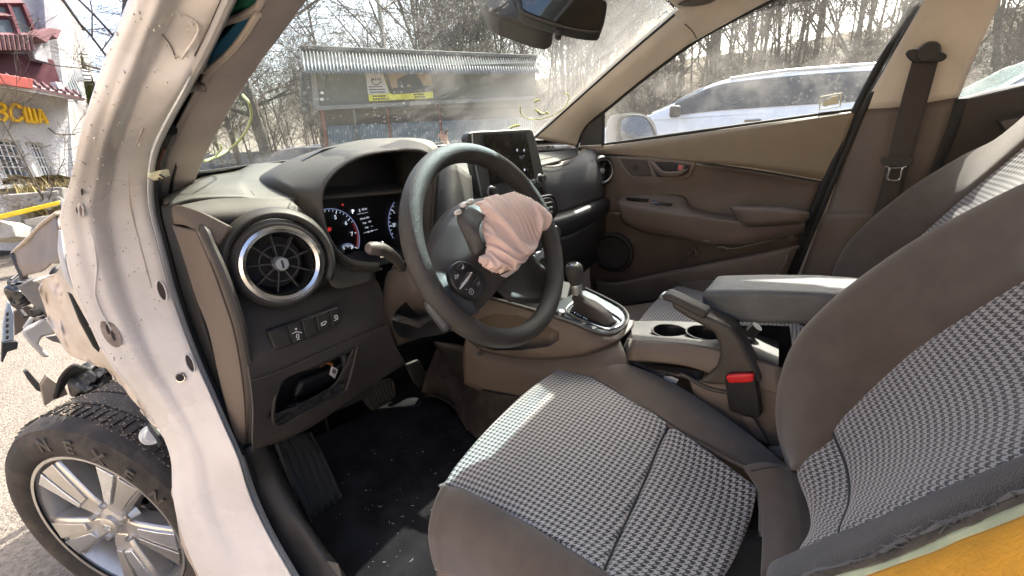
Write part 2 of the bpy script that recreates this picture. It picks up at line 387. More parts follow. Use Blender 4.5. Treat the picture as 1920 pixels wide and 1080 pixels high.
def tree(name, label, loc, seed, h, r, mt, mc, group=None, rz=0, **kw):
    e = empty(name, loc, label, 'tree', group, rz); a, b = tree_mesh(name, seed, h, r, **kw)
    link('trunk', a, mt, e, True); link('crown', b, mc, e, True); return e
def on_ground(px, d, dz=0):
    p = U(px, 250, d=d); return V((p.x, p.y, GZ(p.x, p.y)+dz))
tree('bare_tree', 'dark many branched bare tree left of the shed', on_ground(492, 14), 11, 7.5, .20, m_bark, m_bark, wander=.30, kids=2, lift=.03, fwd=.5, lev=4, min=.005)
tree('bare_tree', 'smaller dark bare tree seen close beside the left windscreen pillar', on_ground(430, 16), 29, 6.5, .11, m_bark, m_bark, wander=.26, kids=2, fwd=.5, min=.005)
tree('birch_tree', 'tall pale trunked birch rising behind the middle of the shed roof', on_ground(742, 18), 5, 9, .13, m_birch, m_bark2, wander=.12, kids=2, lift=.05, droop=-.05, fwd=.6, min=.005)
tree('birch_tree', 'slender birch behind the left end of the shed roof', on_ground(640, 20), 8, 8, .10, m_birch, m_bark2, wander=.12, kids=2, droop=-.05, fwd=.7, min=.005)
for i, (px, d, hh, lab) in enumerate([(830, 19, 8.5, 'thin bare tree behind the shed roof left of the rear view mirror'), (885, 21, 9, 'thin bare tree behind the shed just left of the mirror housing'), (790, 24, 8, 'thin bare tree between the birch and the mirror behind the shed'), (950, 20, 9, 'bare tree behind the shed right below the mirror housing'), (1060, 19, 10, 'bare tree showing below the right half of the rear view mirror')]):
    tree('bare_tree', lab, on_ground(px, d), 40+i, hh, .09, m_bark2, m_bark2, 'thin trees behind the shed', wander=.14, kids=2, lift=.15, fwd=1.3, lev=3, min=.006)
tree('bare_tree', 'bare reddish tree showing above the white house beside the conifer', on_ground(190, 16, .0), 77, 8.5, .2, m_bark, m_bark, wander=.25, kids=2, fwd=.6, min=.006)
tree('bare_shrub', 'thin leafless shrub in front of the house wall sign', V((.35, 10.4, GZ(.3, 10.4))), 15, 2.6, .02, m_bark2, m_bark2, wander=.3, kids=2, lev=3, min=.004, fwd=.9)
tree('bare_tree', 'big spreading bare tree seen above the passenger door mirror', on_ground(1330, 17), 61, 8, .16, m_bark2, m_bark2, wander=.24, kids=2, fwd=.6, min=.006)
# the wood on the slope reads as one mass
vm = [tree_mesh('v', 100+i, 6.5, .07, False, wander=.15, kids=2, lev=3, lift=.12, fwd=1.1, min=.008) for i in range(5)]
bm = bmesh.new(); rng = random.Random(2)
for i in range(330):
    x = 16+rng.random()**1.3*34; y = rng.uniform(-32, 24)
    t = vm[i % 5].copy(); s = rng.uniform(.7, 1.35); t.transform(Matrix.Translation((x, y, GZ(x, y))) @ Matrix.Rotation(rng.uniform(0, 6.28), 4, 'Z') @ Matrix.Rotation(rng.uniform(-.06, .06), 4, 'X') @ Matrix.Diagonal((s, s, s, 1)))
    bm.from_mesh(t); bpy.data.meshes.remove(t)
me = bpy.data.meshes.new('woodland'); bm.to_mesh(me); bm.free(); tag(link('woodland', me, m_bark2), 'dense leafless wood on the slope behind the parked cars', 'wood', kind='stuff')
# thicket closing the yard behind the shed and the left hand trees
bm = bmesh.new()
for i in range(70):
    q = U(rng.uniform(330, 1000), 250, d=rng.uniform(19, 34)); t = vm[i % 5].copy(); s = rng.uniform(.35, .95)
    t.transform(Matrix.Translation((q.x, q.y, GZ(q.x, q.y)-.1)) @ Matrix.Rotation(rng.uniform(0, 6.28), 4, 'Z') @ Matrix.Diagonal((s, s, s, 1))); bm.from_mesh(t); bpy.data.meshes.remove(t)
me = bpy.data.meshes.new('thicket'); bm.to_mesh(me); bm.free(); tag(link('thicket', me, m_bark2), 'far thicket of thin leafless trees behind the shed', 'wood', kind='stuff')
fw_ = empty('concrete_fence', on_ground(430, 24), 'pale concrete panel fence far behind the left hand trees', 'fence')
for k in range(9):
    a = on_ground(300+k*40, 24); b = on_ground(338+k*40, 24)
    slab('fence_panel', [a+V((0, 0, -.2)), b+V((0, 0, -.2)), b+V((0, 0, 1.15)), a+V((0, 0, 1.15))], .08, M('fence_concrete', (.22, .22, .21), .9), fw_, bevel=.01)
    box('fence_post', b+V((0, 0, .5)), (.16, .16, 1.5), M('fence_concrete', (.22, .22, .21), .9), fw_)
# brush under the trees
bm = bmesh.new(); bmv = tree_mesh('v', 300, 1.6, .02, False, wander=.35, kids=2, lev=3, lift=.2, fwd=1.0, min=.006)
for i in range(130):
    x = 14.5+rng.random()*8; y = rng.uniform(-22, 16); t = bmv.copy(); s = rng.uniform(.6, 1.5)
    t.transform(Matrix.Translation((x, y, GZ(x, y))) @ Matrix.Rotation(rng.uniform(0, 6.28), 4, 'Z') @ Matrix.Diagonal((s, s, s, 1))); bm.from_mesh(t); bpy.data.meshes.remove(t)
me = bpy.data.meshes.new('brush'); bm.to_mesh(me); bm.free(); tag(link('brush', me, m_bark2), 'tangled leafless brush along the foot of the slope', 'brush', kind='stuff')

# ---- white house on the left
HP = V((.61, 11.72, .61)); HN = V((.454, -.891, 0)); HD = V((.891, .454, 0))
def hq(px, py, off=0): return U(px, py, pl=(HP-HN*off, HN))       # off metres behind the facade
house = empty('house', (1.0, 12, GZ(1, 12)), 'white stuccoed house with maroon roof edges and yellow letter sign', 'house')
def hslab(name, pxs, off, depth, mat, bevel=.01, par=None): return slab(name, [hq(a, b, off) for a, b in pxs], depth, mat, par or house, bevel=bevel, n=-HN)
wl = hslab('wall', [(-420, 90), (128, 186), (128, 470), (-420, 470)], 0, .4, m_stucco)
# windows are sawn out, with reveals, frames and bars
for q in ([(-30, 258), (36, 264), (66, 345), (6, 346)], [(46, 266), (82, 268), (112, 342), (78, 342)]):
    cut(wl, [hq(a, b, 0) for a, b in q], -HN, .2, .25)
    o = [hq(a, b, .2) for a, b in q]; f = slab('window', o, .03, m_winglass, house, bevel=0, n=-HN)
    for k in range(6): a = o[0].lerp(o[1], (k+.5)/6)+HN*.08; b = o[3].lerp(o[2], (k+.5)/6)+HN*.08; tube('bar', [a, b], .012, m_whitebar, f, n=1, sides=5)
    for k in range(4): a = o[0].lerp(o[3], (k+.6)/4.2)+HN*.095; b = o[1].lerp(o[2], (k+.6)/4.2)+HN*.095; tube('bar', [a, b], .010, m_whitebar, f, n=1, sides=5)
    for a, b in ((0, 1), (1, 2), (2, 3), (3, 0)): tube('window_frame', [o[a]+HN*.03, o[b]+HN*.03], .05, m_whitebar, f, n=1, sides=4)
    s0, s1 = hq(*q[3], -.06), hq(*q[2], -.06); slab('sill', [s0-HD*.1, s1+HD*.1, s1+HD*.1-V((0, 0, .07)), s0-HD*.1-V((0, 0, .07))], .3, m_whitebar, f, n=-HN)
hslab('eave_board', [(-420, 60), (158, 181), (158, 189), (-420, 92)], -.7, .06, M('eave_white', (.6, .57, .54), .7))
ev = [hq(-420, 60, -.72), hq(158, 183, -.72), hq(146, 172, .6), hq(-420, 42, .6)]
slab('lower_roof', ev, .05, m_redroof, house, n=(0, 0, -1))
for k in range(26):
    a = ev[0].lerp(ev[1], (k+.5)/26); b = ev[3].lerp(ev[2], (k+.5)/26); tube('roof_rib', [a+V((0, 0, .02)), b+V((0, 0, .02))], .03, m_redroof, house, n=1, sides=6)
slab('soffit', [hq(-420, 92, -.7), hq(158, 189, -.7), hq(128, 186, 0), hq(-420, 90, 0)], .02, M('soffit_cream', (.55, .48, .42), .8), house, n=(0, 0, 1))
hslab('awning', [(-200, 105), (62, 148), (62, 167), (-200, 128)], -.76, .05, m_red)
def letter(strokes):
    for st in strokes: tube('letter_stroke', [hq(a, b, -.08) for a, b in st], .040, m_yellow, house, n=3, sides=8, flat=.8)
letter([[(-6, 198), (2, 194), (9, 199), (7, 207), (1, 209), (9, 212), (12, 220), (5, 226), (-4, 224)]])
letter([[(38, 203), (34, 197), (27, 196), (21, 201), (19, 210), (22, 220), (29, 226), (37, 225), (41, 220)]])
letter([[(44, 200), (47, 213), (51, 227)], [(53, 202), (56, 215), (60, 228)], [(62, 204), (65, 216), (69, 229)], [(51, 227), (60, 228), (69, 229)]])
letter([[(74, 205), (74, 218), (75, 231)], [(74, 205), (82, 218), (89, 232)], [(75, 222), (80, 223), (84, 223)]])
# upper storey set back
hslab('upper_wall', [(-420, -160), (70, -160), (100, 150), (140, 190), (-420, 190)], 1.2, .3, m_grey)
hslab('maroon_band', [(-420, 88), (60, 102), (100, 112), (118, 170), (-420, 160)], 1.15, .1, m_maroon)
hslab('pilaster', [(70, -160), (95, -160), (112, 62), (86, 62)], 1.0, .3, M('pilaster_grey', (.40, .40, .42), .8))
hslab('pilaster', [(52, 76), (78, 82), (92, 118), (66, 112)], 1.0, .3, M('pilaster_grey', (.40, .40, .42), .8))
hslab('roof_ledge', [(-200, 66), (54, 68), (58, 94), (-200, 92)], .7, .5, m_redroof)
for k in range(14): a = hq(-60+9*k, 66, .68); b = hq(-55+9*k, 94, .68); tube('roof_rib', [a, b], .035, m_redroof, house, n=1, sides=6)
slab('corner_cap', [hq(68, 68, .6), hq(92, 52, .6), hq(116, 56, .6), hq(108, 73, .6), hq(98, 66, .6), hq(88, 80, .6)], .6, M('pink_metal', (.22, .11, .115), .5), house, n=-HN)
uw = hslab('upper_window', [(-60, 5), (42, 8), (64, 66), (-60, 68)], 1.12, .06, m_winglass)
for q in ([(12, 6), (34, 66)], [(40, 6), (66, 68)], [(-60, 67), (66, 67)], [(-60, 6), (42, 6)], [(-60, 28), (20, 30)]): tube('window_frame', [hq(*q[0], 1.1), hq(*q[1], 1.1)], .06, m_maroon, uw, n=1, sides=4)
# wall going away on the right, with a barred window and a fan box
sw = [U(92, -60, d=10.5), U(118, 150, d=10.5), U(128, 190, d=10.5), U(150, 460, d=10.5), U(205, 460, d=16), U(178, 150, d=16), U(158, 56, d=16), U(110, -12, d=12)]
slab('side_wall', sw, .3, m_stucco, house, bevel=.01)
tube('gutter', [U(108, -14, d=11.8), U(157, 55, d=15.8)], .05, M('dark_metal', (.05, .05, .055), .5), house, n=1)
o = [U(110, 118, d=11.3), U(133, 128, d=12.4), U(158, 182, d=12.6), U(130, 178, d=11.4)]
f = slab('window', o, .05, m_winglass, house)
for k in range(5): tube('bar', [push(o[0].lerp(o[1], (k+.5)/5), .995), push(o[3].lerp(o[2], (k+.5)/5), .995)], .012, m_whitebar, f, n=1, sides=5)
o = [U(153, 128, d=12.6), U(167, 130, d=13), U(172, 152, d=13), U(158, 151, d=12.6)]
f = slab('air_conditioner', o, .3, m_whitebar, house)
for k in range(3): tube('grille_bar', [push(o[0].lerp(o[3], (k+.5)/3), .998), push(o[1].lerp(o[2], (k+.5)/3), .998)], .02, m_grey, f, n=1, sides=4)
hslab('wall_lamp', [(104, 153), (115, 155), (122, 168), (111, 168)], -.2, .15, m_whitebar)
tube('power_cable', [hq(66, 112, .9), hq(100, 122, .4), hq(150, 128, .3), hq(190, 135, .3)], .012, m_bark, house)
tube('power_cable', [hq(90, 240, -.05), hq(110, 252, -.05), hq(140, 252, -.05)], .012, m_bark, house)
# thuja: many small sprays
def thuja(loc, h, r):
    e = empty('thuja_tree', loc, 'tall dense olive green conifer beside the white house', 'tree'); rng = random.Random(9)
    tube('trunk', [V((0, 0, -.2)), V((0, 0, h*.9))], [.1, .03], m_bark, e, local=True); vsx = []; fs = []
    for i in range(9000):
        t = rng.random()**.8; z = .4+t*(h-.4); rr = r*math.sin(min(1, (1-t)*1.25+.02)*1.571)**.8*(.86+.22*noise.noise(V((z*1.2, i % 6, 0)))); a = rng.uniform(0, 6.283); k = rr*rng.uniform(.75, 1.03)
        p = V((math.cos(a)*k, math.sin(a)*k, z)); d = V((math.cos(a)*.4, math.sin(a)*.4, 1)).normalized(); s = V((-math.sin(a+rng.uniform(-1, 1)), math.cos(a), 0))*.03; l = rng.uniform(.1, .24)
        o = len(vsx); vsx += [tuple(p-s), tuple(p+s), tuple(p+d*l)]; fs.append((o, o+1, o+2))
    mk('crown', vsx, fs, m_thuja, e, True, smooth=False)
p = U(183, 250, d=14.5); thuja(V((p.x, p.y, GZ(p.x, p.y))), U(172, 22, d=14.5).z-GZ(p.x, p.y), .46)
# ---- bank, stones, barrier tape in front of the house
bk = []
for i in range(13):
    f = i/12; a = U(-160+f*330, 455-f*25, z=-.35); b = U(-160+f*330, 352, d=8.8)
    bk.append([a.lerp(b, k/8)+V((0, 0, (.22*math.sin(k/8*3.14)+.16*noise.noise(V((i*.9, k*.9, 1)))) if 0 < k < 8 else 0)) for k in range(9)])
patch('bank', bk, m_dry, None, 3, 3, thick=.3); tag(bpy.data.objects['bank'], 'rough earth bank with dry yellow grass below the house', 'bank', kind='structure')
vsx = []; fs = []; rng = random.Random(6)
for i in range(2600):
    r = bk[rng.randrange(12)]; k = rng.randrange(8); p = r[k].lerp(r[k+1], rng.random())+V((rng.uniform(-.4, .4), rng.uniform(-.2, .2), 0)); l = rng.uniform(.08, .28); s = V((rng.uniform(-.02, .02), rng.uniform(-.02, .02), 0)); q = p+V((rng.uniform(-.12, .12), rng.uniform(-.12, .12), l))
    o = len(vsx); vsx += [tuple(p-s), tuple(p+s), tuple(q)]; fs.append((o, o+1, o+2))
tag(mk('dry_grass', vsx, fs, M('straw', (.34, .28, .13), .9), None, smooth=False), 'dry yellow grass tufts on the bank below the house', 'grass', kind='stuff')
def block(pxs, d, depth, label):
    o = slab('concrete_block', [U(a, b, d=d) for a, b in pxs], depth, m_stone, None, bevel=.015); tag(o, label, 'block', 'broken blocks lying on the bank'); return o
block([(-30, 452), (28, 444), (24, 422), (-6, 412), (-30, 415)], 6.6, .35, 'pale concrete block at the left edge at the foot of the bank')
block([(44, 412), (78, 405), (104, 402), (98, 424), (72, 432), (50, 428)], 6.9, .3, 'flat concrete block with pale edge beside the crumpled bonnet')
block([(84, 352), (116, 350), (120, 380), (92, 378)], 8.2, .4, 'grey concrete kerb piece under the house window')
tp = M('barrier_tape_yellow', (.80, .56, .02), .4, bump=.02)
tq = [(-40, 412), (0, 402), (60, 388), (112, 376)]; rows = [[U(a, b, d=6.4+i*.12) for i, (a, b) in enumerate(tq)], [U(a, b+11-i*1.0, d=6.4+i*.12) for i, (a, b) in enumerate(tq)]]
tag(patch('barrier_tape', rows, tp, None, 8, 3, thick=.002), 'yellow barrier tape stretched in front of the house bank', 'tape')
fn = empty('garden_fence', U(50, 385, d=8), 'low ornamental concrete fence with arched openings below the house windows', 'fence')
for k in range(4):
    x0 = 18+k*24
    for q in range(2): tube('arch', [U(x0, 392-q*3, d=8.2), U(x0+9, 372-q*2, d=8.2), U(x0+21, 371-q*2, d=8.2), U(x0+30, 388-q*2, d=8.2)] if q == 0 else [U(x0+4, 372, d=8.2), U(x0+12, 384, d=8.2), U(x0+26, 372, d=8.2)], .045, m_stone, fn)
tube('rail', [U(10, 370, d=8.2), U(112, 362, d=8.2)], .05, m_stone, fn, n=1)

# ---- shed behind the windscreen
SA = U(580, 190, d=11); SB = U(1000, 180, d=14); SD = V((SB.x-SA.x, SB.y-SA.y, 0)).normalized(); SN = V((SD.y, -SD.x, 0))
if SN.dot(CAM-SA) < 0: SN = -SN
def sq(px, py, off=0): return U(px, py, pl=(SA-SN*off, SN))
shed = empty('shed', (SA.x+2, SA.y-.6, GZ(SA.x+2, SA.y-.6)), 'long grey shed with corrugated metal roof and a car advert on its wall', 'shed')
m_shedwall = M('shed_wall_render', (.13, .135, .12), .9, var=.2, vs_=.8, bump=.3, bs=30, spec=.15)
m_shedlow = M('shed_wall_lower', (.095, .088, .072), .9, var=.25, vs_=1.2, bump=.3, bs=30, spec=.15)
m_corr = M('galvanised_sheet', (.20, .225, .245), .35, var=.25, vs_=1.6, metal=.35, spec=.5, dust=.5, dcol=(.2, .19, .17), ds=3)
m_blue = M('blue_grey_sheet', (.21, .245, .25), .55, var=.15, vs_=1.2)
def sslab(name, pxs, off, depth, mat, par=None, bevel=.005): return slab(name, [sq(a, b, off) for a, b in pxs], depth, mat, par or shed, bevel=bevel, n=-SN)
sslab('upper_wall', [(580, 128), (1002, 118), (1002, 200), (590, 206)], .05, .4, m_shedwall)
sslab('ledge', [(590, 199), (1002, 180), (1002, 186), (592, 207)], -.12, .2, M('ledge', (.2, .2, .19), .8))
sslab('lower_wall', [(598, 206), (1002, 186), (1002, 330), (612, 330)], .25, .3, m_shedlow)
gp = [[], []]
a0, a1, b0, b1 = sq(570, 134, -.55), sq(1012, 136, -.55), sq(565, 96, 1.3), sq(1004, 112, 1.3); n = 640
for k in range(n+1):
    t = k/n; wv = V((0, 0, .045*math.sin(k*6.283/8))); gp[0].append(a0.lerp(a1, t)+wv); gp[1].append(b0.lerp(b1, t)+wv)
sheet('roof', gp, m_corr, shed, thick=.01, uv=False)
tube('roof_ridge', [b0+V((0, 0, .05)), b1+V((0, 0, .05))], .10, M('ridge_dark', (.06, .06, .06), .8), shed, n=1)
c0, c1 = sq(608, 237, .12), sq(1000, 219, .12); e0, e1 = sq(612, 330, .12), sq(1004, 330, .12); gp = [[], []]; n = 520
for k in range(n+1):
    t = k/n; wv = SN*.02*math.sin(k*6.283/6); gp[0].append(c0.lerp(c1, t)+wv); gp[1].append(e0.lerp(e1, t)+wv)
sheet('blue_sheeting', gp, m_blue, shed, thick=.006, uv=False)
for a, b in ((725, 197), (821, 192), (662, 202)): tube('post', [sq(a, b, -.02), sq(a+13, 300, -.02)], .035, M('rust_post', (.16, .06, .04), .8) if a != 662 else m_shedwall, shed, n=1)
tube('post', [sq(604, 206, -.02), sq(616, 300, -.02)], .05, M('rust_post', (.16, .06, .04), .8), shed, n=1)
for k in range(5): sslab('louvre', [(566, 135+k*16), (581, 135+k*16), (582, 148+k*16), (567, 149+k*16)], -.1, .25, M('louvre_dark', (.04, .045, .045), .7))
sslab('corner_strip', [(581, 135), (592, 135), (600, 206), (588, 215)], 0, .1, M('corner_grey', (.25, .25, .24), .8))
tube('cable', [sq(592, 134, -.03), sq(597, 160, -.03), sq(602, 178, -.03)], .012, m_bark, shed)
tube('cable', [sq(613, 134, -.03), sq(611, 160, -.03), sq(604, 178, -.03)], .012, m_bark, shed)
for py in (172, 184): sslab('switch_box', [(600, py), (606, py-1), (608, py+4), (602, py+5)], -.08, .08, m_whitebar)
bb = sslab('billboard', [(685, 134), (717, 134), (731, 175), (737, 177), (812, 172), (812, 184), (692, 190)], -.06, .03, M('advert_yellow', (.62, .58, .04), .6, bump=0))
sslab('advert_panel', [(685, 134), (716, 134), (730, 175), (690, 178)], -.075, .014, M('advert_white', (.5, .49, .46), .6, bump=0))
pc = sslab('advert_picture', [(725, 134), (807, 134), (811, 171), (738, 176)], -.075, .014, M('advert_orange', (.34, .25, .15), .6, bump=0))
sslab('printed_ground', [(733, 165), (810, 160), (811, 171), (738, 176)], -.078, .002, M('advert_dark', (.07, .065, .06), .6, bump=0), pc, 0)
sslab('printed_car', [(744, 155), (746, 147), (756, 143), (765, 138), (780, 138), (786, 147), (792, 156), (795, 166), (774, 169), (770, 160), (764, 157), (762, 168), (748, 166)], -.080, .002, M('advert_car', (.03, .033, .035), .4, bump=0), pc, 0)
m_ink = M('print_ink', (.03, .03, .03), .6, bump=0)
tube('logo_swoosh', [sq(696, 150, -.08), sq(701, 158, -.08), sq(709, 158, -.08), sq(715, 152, -.08)], .012, m_ink, shed)
for k, (a, b) in enumerate(((696, 702), (703, 706), (707, 710), (711, 714))): sslab('logo_letter', [(a, 147-k*.2), (b-.6, 147-k*.2), (b, 151), (a+.6, 151)], -.079, .003, m_ink, None, 0)
for x0, x1, y in ((691, 716, 162), (692, 722, 167), (694, 722, 172)): sslab('text_line', [(x0, y), (x1, y-.6), (x1+.4, y+1.3), (x0+.4, y+2)], -.079, .003, m_ink, None, 0)
for x0, x1, y in ((699, 727, 179), (699, 732, 184.5), (776, 800, 176), (778, 800, 180.5)):
    for k in range(int((x1-x0)/5)): sslab('text_line', [(x0+k*5, y-k*.14), (x0+k*5+3.6, y-k*.14-.1), (x0+k*5+3.8, y+2.6-k*.14), (x0+k*5+.2, y+2.8-k*.14)], -.069, .008, m_ink, None, 0)

# ---- parked cars
m_cglass = M('car_window', (.025, .03, .033), .06, bump=0, spec=.7)
m_tyre = M('tyre_rubber', (.030, .027, .024), .8, var=.2, bump=.3, bs=120, dust=.55, dcol=(.15, .12, .09), ds=14)
m_black = M('black_plastic', (.02, .02, .021), .55, bump=.15)
m_silver = M('wheel_silver', (.55, .55, .54), .32, metal=.6, bump=.03)
def parked_car(label, loc, rz, paint, S=1.0, kind='suv', group=None, glassm=None, zb=.96, kz=1.0):
    e = empty('parked_car', loc, label, 'car', group, rz); glassm = glassm or m_cglass
    st = [(-2.22, .72, .5, .80), (-2.16, .84, .86, .88), (-1.9, .90, 1.0, .90), (-1.0, .92, .99, .92), (0, .92, .97, .92), (.85, .92, .96, .92), (1.25, .90, .98, .89), (1.8, .87, .90, .86), (2.12, .80, .74, .80), (2.22, .7, .5, .72)]
    G = []
    for y, wd, zt, wb in st:
        r = []
        for sx in (-1, 1):
            h = [(wb*.94, .28), (wd*1.0, .42), (wd*1.01, zt*.62), (wd*.97, zt*.92), (wd*.88, zt), (wd*.4, zt+.02)]
            h = [V((sx*a*S, y*S, b*S*(zb/.96 if b > .45 else 1))) for a, b in h]; r += h if sx < 0 else h[::-1]
        G.append(r)
    sheet('body', grid(G, 3, 4), paint, e, thick=0, local=True, uv=False, face=(0, 0, 9) if False else V((0, 0, 40)))
    gh = [(-2.02, .84, .99), (-1.82, .74, 1.34), (-1.55, .66, 1.52), (-.9, .64, 1.60), (-.1, .63, 1.61), (.35, .63, 1.56), (.75, .70, 1.33), (1.28, .82, .98)]
    if kind == 'sedan': gh = [(-1.75, .84, .97), (-1.35, .74, 1.2), (-1.0, .64, 1.38), (-.5, .62, 1.44), (0, .62, 1.45), (.3, .62, 1.41), (.75, .7, 1.2), (1.3, .82, .97)]
    G = []
    for y, wr, zr in gh:
        zr = zb+(zr-.96)*kz
        k = max(0, (zr-zb)); r = []
        for sx in (-1, 1):
            h = [(.885, zb-.02), (.885-(.885-wr-.05)*.55, zb+k*.5), (wr+.035, zb+k*.86), (wr-.06, zb+k*.98), (wr*.4, zr+.01*(k > .3))]
            if k < .1: h = [(.885, zb-.02), (.87, zb-.01), (.86, zb), (wr*.8, zb+.005), (wr*.4, zr)]
            h = [V((sx*a*S, y*S, b*S)) for a, b in h]; r += h if sx < 0 else h[::-1]
        G.append(r)
    GG = grid(G, 4, 5); sheet('roof', GG, paint, e, thick=0, local=True, uv=False, face=V((0, 0, 40)))
    nr = len(GG); nc = len(GG[0])
    def pane(name, i0, i1, j0, j1, mat):
        sub = [[GG[i][j].copy() for j in range(j0, j1+1)] for i in range(i0, i1+1)]
        for r in sub:
            for q in r: q += V((q.x*.012, 0, .004)) if name == 'side_window' else V((0, .012 if q.y > 0 else -.012, .012))
        return sheet(name, sub, mat, e, thick=0, local=True, uv=False, face=V((0, 0, -40)) if False else V((0, sub[0][0].y*30, 30)) if name != 'side_window' else V((sub[0][0].x*80, 0, 3)))
    for j0, j1 in ((1, 8), (nc-9, nc-2)):
        for i0, i1 in ((3, 9), (9, 18), (18, 31)): pane('side_window', i0, i1, j0, j1, glassm)
    pane('windscreen', 27, nr-2, 9, nc-10, glassm); pane('rear_window', 1, 9, 9, nc-10, glassm)
    for sx in (-1, 1):
        box('mirror', (sx*1.02*S, .78*S, (zb+.07)*S), (.2*S, .12*S, .15*S), m_black if paint is not m_black else m_black, e, local=True, bevel=.04, seg=3)
        for y in (-.15, -1.15): box('door_handle', (sx*.925*S, y*S, (zb-.10)*S), (.03, .2, .03), m_black, e, local=True, bevel=.008)
        box('headlight', (sx*.62*S, 2.14*S, .72*S), (.32, .14, .12), m_silver, e, local=True, bevel=.03)
        box('tail_light', (sx*.72*S, -2.17*S, .86*S), (.26, .1, .2), M('tail_red', (.3, .01, .01), .2, bump=0), e, local=True, bevel=.03)
        tube('roof_rail', [V((sx*.62*S, -1.4*S, (zb+.62*kz)*S)), V((sx*.61*S, -.4*S, (zb+.66*kz)*S)), V((sx*.62*S, .2*S, (zb+.62*kz)*S))], .02, m_silver, e, local=True) if kind == 'suv' else None
        for y in (-1.32, 1.36):
            lathe('wheel', [(0, .10), (.2, .10), (.22, .12), (.31, .12), (.335, .08), (.335, -.1), (.3, -.13)], (sx*.8*S, y*S, .335), (sx, 0, 0), m_tyre, e, local=True, seg=28)
            lathe('rim', [(0, .11), (.06, .115), (.2, .108), (.215, .125)], (sx*.801*S, y*S, .335), (sx, 0, 0), m_silver, e, local=True, seg=28)
    return e
m_white = M('white_car_paint', (.70, .73, .75), .25, var=.05, bump=0, coat=.6, dust=.12, ds=5)
m_dk = M('dark_car_paint', (.03, .035, .04), .25, var=.05, bump=0, coat=.6, dust=.1)
m_sl = M('silver_car_paint', (.42, .45, .47), .3, var=.05, bump=0, coat=.6)
p = U(1265, 208, d=6.6); parked_car('white estate SUV parked alongside, filling the passenger window', V((p.x+.95, p.y-.82, -.14)), R(4), m_white, 1.06, zb=1.09, kz=.68)
p = U(1285, 222, d=11); parked_car('silver saloon parked further off, its nose behind the white SUV', V((p.x+.3, p.y-.4, GZ(p.x, p.y)+.0)), R(30), m_sl, 1.0, 'sedan')
p = U(545, 277, d=12.5); parked_car('dark SUV parked beyond the left end of the dashboard', V((p.x+.2, p.y, p.z-1.62)), R(35), m_dk, 1.0)
p = U(1900, 110, d=4.2); parked_car('white car seen through the rear passenger window', V((p.x+.85, p.y-.7, -.16)), R(6), m_white, .98, 'suv', glassm=M('teal_window', (.16, .22, .21), .1, bump=0))

# ---- unseen garage row added behind the viewer to bounce warm sun into the cabin
gr = empty('bounce_garage_row', (-8.2, -4, -.1), 'unseen cream garage row added to bounce warm light into the driver side', 'bounce garages')
gw = M('cream_render', (.66, .56, .45), .9, var=.12, vs_=.8, bump=.4, bs=20, spec=.15)
gwall = slab('wall', [V((-7.6, -16, -.4)), V((-7.6, 7.5, -.4)), V((-7.6, 7.5, 3.6)), V((-7.6, -16, 3.6))], .4, gw, gr, n=(-1, 0, 0))
slab('roof', [V((-7.2, -16.3, 3.65)), V((-7.2, 7.8, 3.65)), V((-12, 7.8, 4.1)), V((-12, -16.3, 4.1))], .12, m_redroof, gr, n=(0, 0, 1))
slab('end_wall', [V((-7.6, 7.45, -.4)), V((-12, 7.45, -.4)), V((-12, 7.45, 3.9)), V((-7.6, 7.45, 3.6))], .3, gw, gr, n=(0, -1, 0))
for k in range(6):
    y = -14+k*3.5; dr = slab('bounce_garage_door', [V((-7.56, y, -.3)), V((-7.56, y+2.4, -.3)), V((-7.56, y+2.4, 2.1)), V((-7.56, y, 2.1))], .03, M('door_tan', (.45, .36, .27), .6), gr, n=(-1, 0, 0))
    for q in range(4): box('door_rib', (-7.545, y+1.2, .1+q*.55), (.02, 2.3, .04), M('door_tan', (.45, .36, .27), .6), dr)
